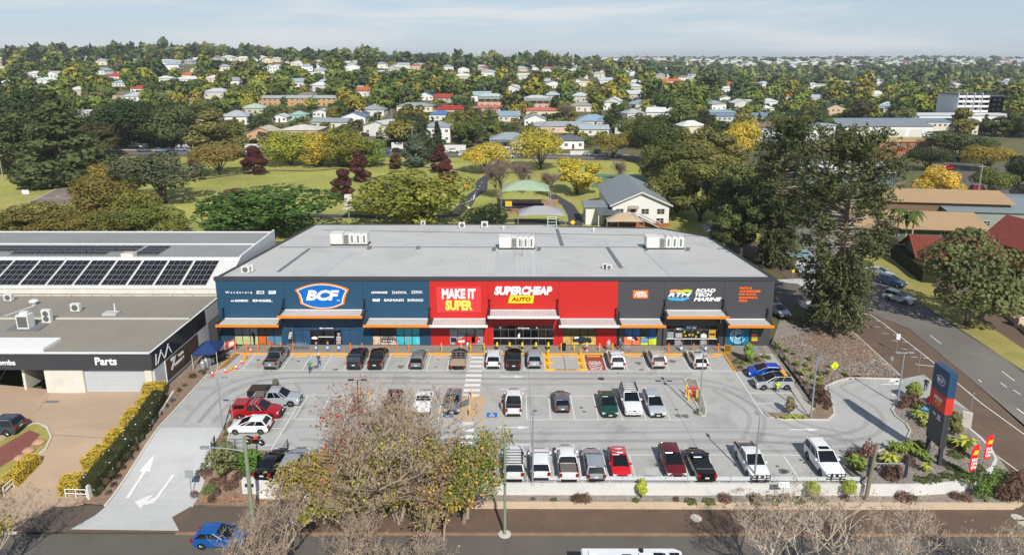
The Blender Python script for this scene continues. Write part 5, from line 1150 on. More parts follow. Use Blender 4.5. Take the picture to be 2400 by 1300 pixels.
C('suv','white SUV with roof rails parked right of the red collection bay',(fb(1448),80.8,0),AW,'#dadcdd',rack='bars')
C('suv','pale champagne SUV parked in front of the charcoal wall',(fb(1545),81.0,0),AW,'#b8b2a9')
C('wagon','white wagon with dark sunroof nearest the shop garden',(fb(1643),81.0,0),AW,'#cfcfcb',sunroof=True,rack='rails')
mc = lambda i: (MX[i]+MX[i+1])/2
C('ute','white ute with black soft tonneau in an accessible bay',((yl[3]+MX[0])/2-.15,69.6,0),AW,'#d5d7d8',tray='tonneau')
C('hatch','slate grey hatchback alone in the middle row',(mc(1)+.05,69.9,0),AW,'#565d66',rack='rails')
C('sedan','dark green sedan facing the street in the middle row',(mc(3),69.2,0),TO,'#0c4030')
C('big4wd','white four-wheel drive with white bull bar and roof rack in the middle row',(mc(4),69.6,0),TO,'#d9dbdc',rack='basket',bullbar='white')
C('wagon','silver wagon facing the street at the end of the middle row',(mc(5),69.3,0),TO,'#a3a9ae')
C('hatch','dark grey hatchback with its driver door open by the yellow hatching',(yl[0]+1.05,69.6,0),TO,'#5d646c')
car_door = thing('open_car_door','open door of the dark grey hatchback by the yellow hatching','car door',(yl[0]+1.98,69.05,0),R(35)); MB().b(0,1.0,-.03,.03,.35,.92).build('door_panel',M_PAINT,car_door,'#5d646c'); MB().t((0,0,.9),(.25,0,1.35),.03,n=4).t((.25,0,1.35),(.95,0,1.38),.03,n=4).t((.95,0,1.38),(1.0,0,.9),.03,n=4).build('window_frame',M_TRIMB,car_door)
C('cabute','white tray ute half hidden behind the bare tree crown',(yl[0]-2.2,69.4,0),AW,'#d8dadb')
C('hatch','dark maroon hatchback behind the bare tree branches',(yl[0]-5.6,69.3,0),TO,'#4a1218')
bc = lambda k: BX[0]+(BX[1]-BX[0])*(k+.5)
BYC = 57.75
C('suv','white van-like wagon partly behind the yellow-green leaves',(bc(-2),BYC,0),AW,'#dbdddd')
C('big4wd','white four-wheel drive with black roof bars beside the timber pole',(bc(-1),BYC,0),AW,'#d4d6d6',rack='basket')
C('suv','white SUV with red tail lights beside a lamp post in the front row',(bc(0)-.05,BYC,0),AW,'#e0e2e3')
C('ute','white dual-cab ute with an open tub in the front row',(bc(1),BYC+.1,0),AW,'#dfe1e2',tray='open',rack='rails')
C('wagon','silver-grey station wagon left of the red hatchback',(bc(2),BYC,0),AW,'#8e949c')
C('hatch','bright red hatchback with white roof bars facing the street',(bc(3)-.1,BYC,0),TO,'#c0141e',rack='bars')
C('suv','maroon SUV facing the street in the front row',(bc(5)-.1,BYC+.1,0),TO,'#5c0f18')
C('coupe','low black ute with black hard lid in the front row',(bc(6),BYC+.05,0),AW,'#0d0e11',tray='tonneau')
C('ute','white ute with black bumper and spot lights under a lamp post',(bc(8)-.1,BYC+.2,0),TO,'#d9dbdb',tray='open',bullbar='black')
C('big4wd','large white four-wheel drive with sunroof parked at the end by the garden',(bc(10)+1.75,BYC+.3,0),TO,'#e3e5e5',sunroof=True,bullbar='black',rack='rails')
for x,y,k,c,l in ((690,1095,'wagon','#8f979e','silver wagon behind the left edge of the leafy tree'),(745,1095,'suv','#b8bcc0','pale SUV hidden behind the dense tree branches'),(860,1095,'hatch','#9a1a20','red hatchback seen through the tree branches'),(975,1095,'wagon','#d5d7d8','white wagon behind the middle of the tree')):
 p = G(x,y); C(k,l,(p.x,BYC,0),AW,c)
p = G(652,945); C('ute','silver ute towing position with mesh trailer behind, facing right',(p.x,p.y,0),2,'#9ea4aa',tray='open')
p = G(605,975); C('ute','red dual-cab ute with matching red canopy facing right',(p.x,p.y,0),1,'#9c1418',tray='canopy',bullbar='black',rack='bars')
p = G(588,1008); C('hatch','white hatchback parked beside the motorbike, facing left',(p.x,p.y,0),181,'#e2e4e4')
p = G(648,1088); C('sedan','black sedan in the corner bay below the motorbike',(p.x-.1,BYC,0),84,'#0e1013')
p = G(1790,880); C('hatch','bright blue hatchback at the right end by the shop garden',(p.x,p.y,0),178,'#0b48a8')
p = G(1810,906); C('suv','silver SUV with black bonnet and yellow roof board',(p.x,p.y,0),181,'#9a9ea2',rack='board',roofcol='#17181b',bonnet=True)
p = GS(520,1272,z_drive,-.12); C('hatch','metallic blue hatchback driving along the front street',(p.x,p.y,p.z),0,'#0c5096')
p = GS(10,1012,z_drive); C('suv','dark slate SUV on the beige forecourt at the left edge',(p.x-.4,p.y,p.z),180,'#2c3744',rack='rails')
for x,y,hd,k,c,l in ((2106,706,-52,'suv','#c9cdd0','white SUV driving down the side street in tree shade'),(2088,668,-52,'suv','#2e4460','dark blue SUV parked behind the white one on the side street'),(2060,645,-52,'sedan','#a9b0b6','silver sedan at the far end of the parked pair on the side street'),
                          (1888,628,175,'suv','#d5d7d8','white car nose to the verge near the shaded lane'),(1900,640,175,'wagon','#9aa3ad','silver wagon parked just in front of the white car by the lane'),(1876,604,175,'sedan','#7f9aa0','greenish silver sedan farthest up the shaded verge'),
                          (1822,735,-78,'sedan','#c2cad2','silver sedan emerging beside the right wall of the store')):
 p = GS(x,y,zr); C(k,l,(p.x,p.y,p.z+.03),hd,c)
park_p = [(338,358,10,'ute','#56636b'),(377,357,5,'wagon','#7d97a0'),(402,356,8,'hatch','#3c4852'),(426,355,8,'suv','#7b8694'),(582,359,4,'suv','#d5d7d8'),(902,361,176,'hatch','#1c6fc0'),(932,358,4,'suv','#20262e'),(1064,358,4,'suv','#d9dbdb'),(1088,367,4,'sedan','#c7cdd2'),(1192,364,4,'suv','#d0d4d6'),(1193,371,4,'hatch','#b9c4cc'),(1440,369,4,'suv','#cfd3d5'),(1400,358,60,'sedan','#2b2f36'),(1372,328,95,'suv','#6c2030'),(1386,330,95,'suv','#2a3036'),
          (857,320,60,'suv','#242a32'),(869,313,60,'sedan','#c9cdd0'),(880,305,60,'hatch','#30353c'),(887,299,60,'suv','#4b525a'),(891,330,60,'suv','#2a2e35'),(928,293,-120,'wagon','#d2d6d8'),(22,385,15,'suv','#d6d8d8'),(2222,400,0,'hatch','#b0181c'),(2316,465,8,'suv','#8fb0c8'),(2358,482,8,'suv','#11141a'),(2250,430,40,'wagon','#5c6670'),(2290,447,8,'hatch','#8a1c22')]
shade_n = {'ute': 'ute','wagon': 'wagon','hatch': 'hatchback','suv': 'SUV','sedan': 'sedan'}
where = ['leftmost on the road beyond the park','second from left on the road beyond the park','third from left beyond the park','fourth from left beyond the park','half behind a red-leaved tree','beside the lime-green trees','next to the blue hatchback beyond the park','alone in front of the white fence','beside the golden tree','right of the golden tree','just below the white SUV right of the golden tree','right of the olive trees on the far road','in a driveway among the houses','left of two in a steep driveway','right of two in a steep driveway',
         'lowest of the row in the sloping side street','second of the row in the sloping side street','third of the row in the sloping side street','uppermost of the row in the sloping side street','at the foot of the sloping side street, right side','driving up the sloping side street','at the left edge by the park','under trees near the school','in the right-hand car park beneath a tree','lower right in the right-hand car park','beside the tall lamp post at the right','half hidden under the right car park trees']
cn = {'#56636b': 'grey','#7d97a0': 'pale blue','#3c4852': 'dark','#7b8694': 'blue-grey'}
def cname(h):
 r,g,b = [int(h[i:i+2],16) for i in (1,3,5)]; v = max(r,g,b); s = v-min(r,g,b)
 if s < 30: return 'white' if v > 195 else 'silver' if v > 130 else 'grey' if v > 70 else 'black'
 return 'red' if r == v else 'blue' if b == v else 'green'
for (x,y,hd,k,c),w in zip(park_p,where):
 p = GT(x,y); C(k,cname(c)+' '+shade_n[k]+' '+w,(p.x,p.y,p.z+.12),hd,c,'cars on the far streets',simple=True)
p = G(1484,1284,1.3); t = thing('caravan','white caravan roof with vents and solar panels at the lower edge','caravan',(p.x,p.y-1.0,STREET-.12))
mb = MB(); prof_ = [(-4.0,.5),(-4.0,2.75),(-3.9,2.85),(3.2,2.85),(3.75,2.6),(4.0,1.9),(3.9,.5)]; n = len(prof_)
mb._a([(x,-1.2,z) for x,z in prof_] + [(x,1.2,z) for x,z in prof_],[tuple(range(n)),tuple(reversed(range(n,2*n)))] + [((i+1) % n,i,n+i,n+(i+1) % n) for i in range(n)])
mb.build('shell',flat('caravan_white','#d9dadb',.35),t)
for x,y,w,h_,m in ((-3.2,.6,.5,.35,M_WHITE),(-2.0,-.1,.7,.7,M_WHITE),(-.6,.2,.65,.5,M_CGLASS),(.9,.2,1.1,.75,M_WHITE),(2.0,.25,.75,.6,M_CGLASS)): MB().b(x-w/2,x+w/2,y-h_/2,y+h_/2,2.85,2.97).build('roof_hatch',m,t)
for x in (1.45,2.7): put('panel',panel_mesh(.75,1.3),t,None,(x,-.6,2.87))
MB().lathe((.6,.9,2.85),[(.18,0),(.18,.15),(.05,.22)],12).build('roof_vent',M_TRIMB,t)
for s in (-1,1):
 for x in (-.45,.45): w = put('wheel',None,t,None,(x,s*1.1,.33),rot=(R(-90)*s,0,0)); put('tyre',wheel_meshes(.33)[0],w); put('rim',wheel_meshes(.33)[1],w)
 MB().b(-2.6,-1.4,s*1.2-.02,s*1.2+.02,1.5,2.2).build('window',M_CGLASS,t); MB().b(1.2,2.4,s*1.2-.02,s*1.2+.02,1.5,2.2).build('window',M_CGLASS,t)
MB().t((4.0,-.8,.5),(5.2,0,.5),.06).t((4.0,.8,.5),(5.2,0,.5),.06).build('drawbar',M_TRIMB,t)
p = G(625,936); t = thing('cage_trailer','black mesh cage trailer hitched left of the silver ute','trailer',(p.x-.6,p.y+.6,0),R(2))
MB().b(-1.5,1.5,-.85,.85,.55,.65).build('bed',M_TRIMB,t); MB().b(-1.45,1.45,-.8,.8,1.15,1.2).build('cover',mat('mesh_cover','#3c332c',.8,var=.3,scale=4,fine=20,fvar=.3,coords='obj'),t)
for s in (-1,1):
 MB().b(-1.5,1.5,s*.85-.02,s*.85+.02,.65,1.18).build('side_panel',M_TRIMB,t); w = put('wheel',None,t,None,(0,s*.9,.3),rot=(R(-90)*s,0,0)); put('tyre',wheel_meshes(.3,.18)[0],w); put('rim',wheel_meshes(.3,.18)[1],w)
p = G(598,1042); t = thing('motorbike','orange and black motorbike parked across a bay below the white hatchback','motorbike',(p.x,p.y,0),R(-8),'parked cars'); del t['group']
for x in (-.7,.72):
 w = put('wheel',None,t,None,(x,0,.32),rot=(R(90),0,0)); ty,rm = wheel_meshes(.32,.13); put('tyre',ty,w); put('rim',rm,w)
o_ = flat('bike_orange','#e0561c',.35)
MB().path([(-.7,0,.32),(-.15,0,.42),(.1,0,.75),(.45,0,.95)],.06).t((.1,0,.75),(-.35,0,.78),.05).t((-.35,0,.78),(-.15,0,.42),.04).build('frame',o_,t)
MB().b(-.25,.3,-.16,.16,.3,.62).build('engine',M_TRIMB,t); mb = MB(); mb._a([(-.1,-.15,.72),(.42,-.1,.78),(.42,.1,.78),(-.1,.15,.72),(0,-.13,.98),(.3,-.1,.98),(.3,.1,.98),(0,.13,.98)],[(4,5,6,7),(0,1,5,4),(1,2,6,5),(2,3,7,6),(3,0,4,7)]); mb.build('tank',o_,t)
mb = MB(); mb._a([(-.85,-.08,.98),(-.1,-.13,.82),(-.1,.13,.82),(-.85,.08,.98),(-.85,-.08,.9),(-.1,-.13,.74),(-.1,.13,.74),(-.85,.08,.9)],[(0,1,2,3),(4,5,1,0),(5,6,2,1),(6,7,3,2),(7,4,0,3)]); mb.build('seat',M_TRIMB,t)
for s in (-.07,.07): MB().t((.72,s,.32),(.45,s,1.02),.03).build('fork',M_CHROME,t)
MB().path([(.35,-.38,1.08),(.45,-.1,1.05),(.45,.1,1.05),(.35,.38,1.08)],.02).build('handlebar',M_TRIMB,t); MB().b(.45,.6,-.12,.12,.8,1.0).build('headlight',M_TRIMB,t); MB().path([(0,.14,.3),(-.4,.17,.35),(-.75,.18,.55)],.05).build('exhaust',M_CHROME,t)
# ================================================================== TREES AND PLANTS
rng = np.random.default_rng(11)
M_LEAF = leaf_mat('foliage'); M_TRUNK = mat('bark','#5c5046',.95,var=.2,scale=1.5,fine=9,fvar=.25,coords='obj')
M_PALEBARK = mat('pale_bark','#b5a898',.9,var=.2,scale=2,fine=10,fvar=.2,coords='obj'); M_TWIG = mat('grey_twigs','#a08f7e',.95,var=.2,scale=.8,fine=4,fvar=.2,coords='obj')
def quads_mesh(name,V,mats,tint=None,extra=None):
 """V: (n,4,3) array of card corners; extra: an MB with trunk faces using material 1"""
 n = len(V); ev = np.array(extra.v,'f').reshape(-1,3) if extra else np.zeros((0,3),'f')
 me = bpy.data.meshes.new(name); allv = np.concatenate([V.reshape(-1,3),ev]).astype('f')
 lens = [4]*n + ([len(f) for f in extra.f] if extra else []); idx = list(range(4*n))
 if extra:
  for f in extra.f: idx += [i+4*n for i in f]
 me.vertices.add(len(allv)); me.vertices.foreach_set('co',allv.ravel())
 me.loops.add(len(idx)); me.loops.foreach_set('vertex_index',idx)
 me.polygons.add(len(lens)); st = np.concatenate([[0],np.cumsum(lens)[:-1]]).astype('i'); me.polygons.foreach_set('loop_start',st)
 try: me.polygons.foreach_set('loop_total',lens)
 except Exception: pass
 for m in mats: me.materials.append(m)
 if extra: me.polygons.foreach_set('material_index',[0]*n + [1]*len(extra.f))
 if tint is not None:
  at = me.attributes.new('tint','FLOAT','POINT'); at.data.foreach_set('value',np.concatenate([np.repeat(tint,4),np.full(len(ev),.5)]).astype('f'))
 me.update(calc_edges=True); me.validate(); return me
def cards(P_,N_,size,aspect=1.0,rg=None):
 rg = rg or rng; n = len(P_); N_ = N_/np.maximum(np.linalg.norm(N_,axis=1,keepdims=True),1e-6)
 r = rg.normal(size=(n,3)); T = np.cross(N_,r); T /= np.maximum(np.linalg.norm(T,axis=1,keepdims=True),1e-6); B = np.cross(N_,T)
 s = (size*np.ones(n))[:,None]/2; T = T*s; B = B*s*aspect; c = P_
 k = .35*s*N_
 return np.stack([c-T-B*.6-k*0,c+T*.7-B-k,c+T+B*.7,c-T*.6+B-k],1)
def crown(kind,n,leaf,seed,w=.9,base=.22,gap=.0):
 """leaf cards for a tree one unit high; w: crown width"""
 rg = np.random.default_rng(seed); R_ = w/2; cz,hz = (1+base)/2,(1-base)/2; bl = []
 if kind in ('dome','tall','round'):
  nb = {'dome': 30,'tall': 26,'round': 34}[kind]
  for i in range(nb):
   while True:
    v = rg.uniform(-1,1,3); q = np.linalg.norm(v)
    if .45 < q < .95: break
   if kind == 'dome' and v[2] < -.25: v[2] *= -.6
   lean = .12*math.sin(v[2]*3+seed)
   bl.append((np.array([(v[0]+lean)*R_*.82,(v[1]-lean)*R_*.82,cz+v[2]*hz*.80]),R_*rg.uniform(.24,.42)*(1.0 if kind != 'tall' else .85)))
 elif kind == 'ovoid':
  for i in range(26):
   u = rg.uniform(0,1); a = rg.uniform(0,6.28); r = math.sin(math.pi*min(.97,.12+u*.88)**.8)*rg.uniform(.3,.75); bl.append((np.array([R_*r*math.cos(a),R_*r*math.sin(a),base+(1-base)*u*.93]),R_*rg.uniform(.3,.5)))
 elif kind == 'cone':
  for i in range(46):
   u = rg.uniform(0,1)**1.3; a = rg.uniform(0,6.28); r = (1-u)*rg.uniform(.45,.9); bl.append((np.array([R_*r*math.cos(a),R_*r*math.sin(a),base+(1-base)*u*.95]),R_*(.12+.24*(1-u))*rg.uniform(.8,1.3)))
 elif kind == 'column':
  for i in range(30):
   u = i/30; a = rg.uniform(0,6.28); r = .35*math.sin(math.pi*min(1,.25+.75*u)); bl.append((np.array([R_*r*math.cos(a),R_*r*math.sin(a),base+(1-base)*u*.95]),R_*(.75-.55*u**2)*rg.uniform(.8,1.1)))
 C_ = np.array([b[0] for b in bl]); Rb = np.array([b[1] for b in bl]); pr = Rb**2/np.sum(Rb**2)
 k = rg.choice(len(bl),int(n*1.7),p=pr); d = rg.normal(size=(len(k),3)); d /= np.linalg.norm(d,axis=1,keepdims=True)
 rad = Rb[k]*(1 - .35*rg.random(len(k))**2); Pp = C_[k] + d*rad[:,None]*np.array([1,1,.85])
 dist = np.linalg.norm(Pp[:,None,:]-C_[None],axis=2)/Rb[None]; inside = (dist < .62).sum(1) > 0
 keep = ~inside; Pp,d,k = Pp[keep][:n],d[keep][:n],k[keep][:n]
 out = Pp-np.array([0,0,cz*.9]); N_ = d*.9 + out/np.maximum(np.linalg.norm(out,axis=1,keepdims=True),1e-6)*.35 + rg.normal(size=Pp.shape)*.55 + np.array([0,0,.25])
 bt = rg.normal(0,.13,len(bl)); tint = np.clip(.5 + bt[k] + rg.normal(0,.15,len(k)),0,1)
 return cards(Pp,N_,leaf*rg.uniform(.7,1.35,len(Pp)),.8,rg),tint,bl
def limbs(bl,seed,base,r=.022,n=9,top=.75):
 rg = random.Random(seed); mb = MB(); f = Vector((0,0,base*1.05)); mb.t((0,0,-.03),f,r*1.25,r,7)
 for c,rr in rg.sample(bl,min(n,len(bl))):
  c = Vector(c); m = f.lerp(c,.5) + Vector((0,0,.05)); mb.t(f,m,r*.62,r*.4,5); mb.t(m,c,r*.4,r*.14,4)
 return mb
_tp = {}
def tree_meshes(kind,lod,v=0,w=.9,base=.22):
 """(crown, trunk) for near trees, one joined mesh for distant ones"""
 k = (kind,lod,v,w,base)
 if k in _tp: return _tp[k]
 n,leaf = {'near': (5200,.030),'mid': (1700,.055),'far': (420,.115)}[lod]
 V,tint,bl = crown(kind,n,leaf,100+v*7+len(kind),w,base)
 tr = limbs(bl,v,base)
 if lod == 'near': r = (quads_mesh('crown',V,[M_LEAF],tint),tr.mesh('trunk',M_TRUNK))
 elif lod == 'mid': r = (quads_mesh('crown',V,[M_LEAF],tint),tr.mesh('trunk',M_TRUNK))
 else: r = (quads_mesh('tree',V,[M_LEAF,M_TRUNK],tint,tr),None)
 _tp[k] = r; return r
def jit(c,s=.12,rg=random):
 r,g,b = lin(c); v = 1+rg.uniform(-s,s); return (r*v*(1+rg.uniform(-s,s)*.5),g*v,b*v*(1+rg.uniform(-s,s)*.5))
def tree(label,loc,h,w,kind,col,lod='near',v=0,base=.22,group=None,name='tree',cat='tree',rz=None):
 cw = {'dome': 1.0,'round': .95,'tall': .75,'ovoid': .55,'cone': .6,'column': .25}[kind]
 base = .0 if base < .035 else .07 if base < .1 else .14 if base < .18 else .25; cr,tr = tree_meshes(kind,lod,v % 5,cw,base); s = (w/cw,w/cw,h); rz = random.uniform(0,6.28) if rz is None else rz
 if tr is None:
  o = put(name,cr,None,col,loc,rz,s); return tag(o,label,cat,group)
 t = thing(name,label,cat,loc,rz,group); t.scale = s
 put('crown',cr,t,col); put('trunk',tr,t); return t
def tree_px(label,xb,yb,ytop,wpx,kind,col,lod='near',v=0,base=.2,**k):
 """placed by its foot; height and width surveyed from the photograph"""
 g = GT(xb,yb); top = atY(xb,ytop,g.y); zc = P(g)[2]; return tree(label,g,top.z-g.z,wpx*zc/F_PX,kind,col,lod,v,base,**k)
OL,DK,MG,YL,GD,RD,BG,LM = '#5e6426','#2c3d1b','#46551f','#8a8420','#b08d16','#4c2420','#52604a','#7d8a1c'
T = tree_px
TREES = [
 ('tall dark pine-like tree with a thick trunk on the left lawn',148,430,205,190,'cone','#46522a',1,.14),
 ('leaning grey-green gum behind the thick-trunked tree on the left lawn',88,412,250,130,'tall','#3c4724',2,.2),
 ('dark spreading tree left of the far road junction',275,352,226,150,'dome','#2f3f1c',0,.1),('olive tree at the left edge above the road',12,395,250,110,'tall','#4c5524',3,.1),
 ('brownish olive tree between two dark trees on the left',215,372,275,110,'tall','#47461f',4,.1),('dark tree in front of the sloping houses at left',60,330,188,150,'round','#34431f',1,.1),
 ('grey-green casuarina with a twisted trunk beside the basketball court',388,478,352,180,'dome','#4a5238',5,.12),
 ('yellow-olive tree behind the casuarina',272,470,370,150,'round','#7a6f24',6,.0),('brown-olive tree left of the casuarina',240,520,408,150,'round','#6d6426',7,.0),('smaller olive tree at the foot of the casuarina',318,528,440,120,'round','#70702a',4,.0),
 ('broad deep green tree touching the left corner of the store roof',610,556,434,290,'round','#3a5a1c',8,.0),
 ('broad pale conifer near the far road',500,374,262,112,'ovoid','#6c6a33',1,.03),('rust-tinged olive tree on the lawn edge',515,408,332,115,'dome','#77692a',9,.12),
 ('dark red tree right of the rust-tinged tree',597,412,345,54,'ovoid',RD,2,.14),('dark red sapling in front of the pale conifer',459,416,368,28,'ovoid','#5d2a22',3,.1),
 ('lime-yellow tree at the left of the bright row',682,389,298,122,'round','#868b1e',10,.0),('golden-yellow tree in the bright row',752,390,308,100,'round','#a4961a',11,.0),('olive tree in the bright row',812,392,308,120,'round','#747420',12,.0),('fresh green tree at the right of the bright row',868,391,322,84,'round','#647a22',13,.0),
 ('red bush peeping over the deep green tree',556,480,436,56,'round','#643028',14,.05),
 ('dark red pear tree nearest the store on the lawn',805,470,400,52,'ovoid','#4c2a22',4,.14),('dark red pear tree beside the curved path',843,428,358,42,'ovoid','#4c2a22',5,.12),('small brownish tree left of the blue-green tree',928,397,362,32,'ovoid','#54401f',6,.1),
 ('back one of two tall red pear trees',1033,408,344,44,'ovoid','#4a2822',7,.08),('front one of two tall red pear trees',1048,436,372,42,'ovoid','#522a20',8,.08),
 ('huge rounded olive tree just behind the store roof',975,532,386,245,'round','#6e7420',15,.02),('dense dark bush beside the playground',1146,540,478,96,'round','#223618',16,.0),
 ('blue-green tree left of the cypress',970,393,318,58,'ovoid','#54604a',9,.06),('narrow dark cypress by the tall white house',1026,362,282,20,'column','#26371c',10,.02),('dark shrubby tree behind the blue-green tree',1003,385,305,50,'round','#3a4426',17,.06),
 ('golden tree with a dark shadow beyond the curving path',1133,404,332,104,'dome','#aa9e16',18,.12),('tall yellow-olive tree right of the golden tree',1268,398,302,112,'dome','#98911e',19,.08),('ragged yellow tree beside the tennis court',1352,458,362,104,'tall','#a9a022',20,.1),
 ('olive tree with yellow top near the far houses',1437,374,308,90,'dome','#7b7326',21,.08),('dark tall tree right of the far houses',1532,384,266,112,'round','#3f4c20',22,.06),
 ('sprawling olive tree left of the right-hand wood',1600,440,315,130,'tall','#565a26',23,.05),('olive tree in front of the sprawling one',1640,520,370,150,'tall','#5d6128',24,.06),('dark tree in shade right of the hall',1712,560,395,120,'tall','#3c4820',25,.08),('pale olive tree with many stems left of the yellow tree',1665,400,290,120,'tall','#6a6a2e',26,.05),
 ('bright yellow tree behind the first tall pine',1732,378,272,90,'round','#aa9c1a',27,.1),('small yellow tree between the two tall pines',1908,372,325,46,'round','#aa9a1c',28,.1),
 ('golden tree near the lamp post on the right',2195,482,388,96,'dome','#b8a012',29,.12),('dark umbrella tree left of the school car park',2172,402,342,88,'dome','#38431f',30,.1),('large dark olive tree behind the umbrella tree',2246,380,300,130,'dome','#47502a',31,.05),('yellowing umbrella tree right of the red hatchback',2312,402,338,105,'dome','#84771f',32,.12),('olive tree above the parked cars at right',2312,465,392,84,'dome','#5c6428',33,.12),('dark tree at the right edge',2385,440,366,80,'round','#27331a',34,.06),('dark grey-green tree at the right edge below',2392,500,432,66,'round','#3d472c',35,.06),
 ('dark rounded tree above the parked cars of the far road',400,347,232,125,'round','#47552a',0,.03),('tall olive tree left of the pale conifer',462,338,240,105,'tall','#555f2a',1,.03),('dark tree at the bend of the left road',335,338,240,105,'round','#3c4a24',2,.03),('olive tree behind the leaning gum',40,408,285,120,'round','#50592a',3,.05),('bushy olive tree right of the thick-trunked tree',205,415,290,120,'round','#4d5429',5,.05),
 ('broad olive tree left of the dark tall tree',1490,345,262,100,'round','#59622a',6,.03),('leafy olive tree in the wood right of the hall',1585,500,372,110,'round','#666a2c',7,.03),('light olive tree beside the yellow one in the wood',1690,440,318,120,'tall','#6f6e30',8,.05),('olive tree at the right edge of the tennis court',1545,430,330,100,'round','#5e642a',0,.05),
 ('dark green street tree leaning over the tall fence of houses, far right',2300,370,325,70,'round','#4b5a26',36,.1)]
for i,(lb,xb,yb,yt,wp,kd,c,v,bs) in enumerate(TREES): T(lb,xb,yb,yt-3,wp*1.18,kd,c,'near' if wp > 50 else 'mid',v % 9,bs*.6,group='trees in and around the park')
wl_ = ['leftmost','second','third','fourth','rightmost']
for i,(x,yt,w,c) in enumerate(((10,486,170,'#5c6024'),(100,474,180,'#6a6326'),(200,490,170,'#6d6626'),(290,482,170,'#626524'),(372,470,140,'#5f6a24'))):
 b = G(x,558); tp = atY(x,yt,b.y); tree(wl_[i]+' of the olive tree row behind the dealership',(b.x,b.y,0),tp.z,w*P(b)[2]/F_PX,'round',c,'near',(i*3) % 9,.0,'trees behind the dealership')
# ---- trees without leaves
def bare(seed,H,spread,lean=0.0,levels=5,stems=1,up=.55,r0=.16,kids=(3,4),twig=.008,trunk=.33):
 rg = random.Random(seed); mb = MB(); tips = []
 def grow(p,d,L,r,lv):
  n = 2 if lv < 3 else 1; q = p; dd = d
  for i in range(n):
   dd = (dd + Vector((rg.gauss(0,.13),rg.gauss(0,.13),rg.gauss(.03,.08)))).normalized(); e = q + dd*(L/n)
   mb.t(q,e,max(twig,r*(1-.25*i/n)),max(twig*.8,r*(1-.25*(i+1)/n)),6 if lv == 0 else 4 if lv < 3 else 3,cap=False); q = e
  if lv >= levels: tips.append(q); return
  if lv >= levels-2: tips.append(q)
  for k in range(rg.randint(*kids) if lv else kids[1]+2):
   a = rg.uniform(0,6.28); s = rg.uniform(.45,.95)*spread
   side = Vector((math.cos(a),math.sin(a),0)); nd = (dd*up + side*s + Vector((0,0,.28))).normalized()
   grow(p.lerp(q,rg.uniform(.55,1.0)) if lv else q.lerp(p,rg.uniform(0,.35)),nd,L*rg.uniform(.58,.8),r*rg.uniform(.5,.66),lv+1)
 for s in range(stems):
  a = 6.28*s/stems+seed; grow(Vector((.12*math.cos(a)*(stems > 1),.12*math.sin(a)*(stems > 1),-.1)),Vector((lean+(.22*math.cos(a) if stems > 1 else 0),.22*math.sin(a) if stems > 1 else 0,1)).normalized(),H*trunk,r0,0)
 zt = max(v[2] for v in mb.v); k = H/zt; mb.v = [(x*k,y*k,z*k) for x,y,z in mb.v]; tips = [t_*k for t_ in tips]
 return mb,tips
def leaf_scatter(pts,n,size,rad,seed,aspect=.8):
 rg = np.random.default_rng(seed); A = np.array([tuple(p) for p in pts]); k = rg.integers(0,len(A),n); Pp = A[k]+rg.normal(0,rad,(n,3))
 return quads_mesh('leaves',cards(Pp,rg.normal(size=(n,3))+np.array([0,0,.5]),size*rg.uniform(.6,1.4,n),aspect,rg),[M_LEAF],np.clip(rg.normal(.5,.22,n),0,1))
def bare_tree(label,loc,H,spread,seed,levels=5,stems=1,r0=.16,leaves=(),barkm=None,group=None,rz=0,kids=(3,4),twig=.009,trunk=.33):
 mb,tips = bare(seed,H,spread,0,levels,stems,r0=r0,kids=kids,twig=twig,trunk=trunk); t = thing('bare_tree',label,'tree',loc,rz,group)
 mb.build('branches',barkm or M_TWIG,t)
 for i,(n,size,rad,col,sel) in enumerate(leaves):
  pts = [p for p in tips if sel(p)] if sel else tips
  if pts: put('leaves' if i else 'dry_leaves',leaf_scatter(pts,n,size,rad,seed+i),t,col)
 return t
def gp_(x,y): p = GS(x,y,z_drive); return (p.x,p.y,p.z)
bare_tree('big half-bare tree spreading over the car park in the foreground',gp_(935,1222),12.6,1.0,5,6,3,.085,[(1500,.16,.25,'#8d7a60',None),(4200,.18,.45,'#857e3c',lambda p: p.z < 8),(420,.2,.3,'#8f4a26',lambda p: p.x < -3 and p.z > 7),(900,.17,.3,'#96982a',lambda p: -2 < p.x < 1.5 and 4 < p.z < 9.5)],M_TWIG,'bare foreground trees',kids=(2,4),trunk=.2)
bare_tree('bushy yellow-green and brown tree at the left below the car park wall',gp_(752,1220),6.9,1.15,12,5,3,.07,[(1800,.2,.28,'#7d6a48',None),(5200,.19,.36,'#8d8628',lambda p: p.z < 6),(500,.2,.3,'#b07a1c',lambda p: p.x > 0)],M_TWIG,'bare foreground trees',trunk=.14)
bare_tree('leafy green and amber tree beside the timber pole',gp_(1090,1218),7.8,.72,23,5,2,.08,[(5600,.18,.34,'#66762a',lambda p: p.x > -.6),(1600,.2,.3,'#a98a1e',None),(900,.19,.3,'#6c5448',lambda p: p.x < 0)],M_TWIG,'bare foreground trees',trunk=.16)
bare_tree('low brown and olive tree under the big half-bare one',gp_(850,1232),7.0,1.2,77,5,3,.055,[(2600,.18,.35,'#7a6c44',None),(2200,.18,.35,'#8a8a30',lambda p: p.z < 4)],M_TWIG,'bare foreground trees',trunk=.14)
bare_tree('low grey-brown tree right under the big half-bare one',gp_(1005,1236),6.6,1.2,78,5,3,.055,[(2200,.18,.35,'#7d6a52',None),(1600,.18,.35,'#8f8a34',lambda p: p.z < 4)],M_TWIG,'bare foreground trees',trunk=.14)
bare_tree('small amber-leaved tree between the two leafy trees at the kerb',gp_(1040,1262),5.6,.8,31,5,1,.1,[(1500,.18,.3,'#a58c24',lambda p: p.z < 4.6),(900,.18,.3,'#6f7a28',lambda p: p.x > 0)],M_TWIG,'bare foreground trees')
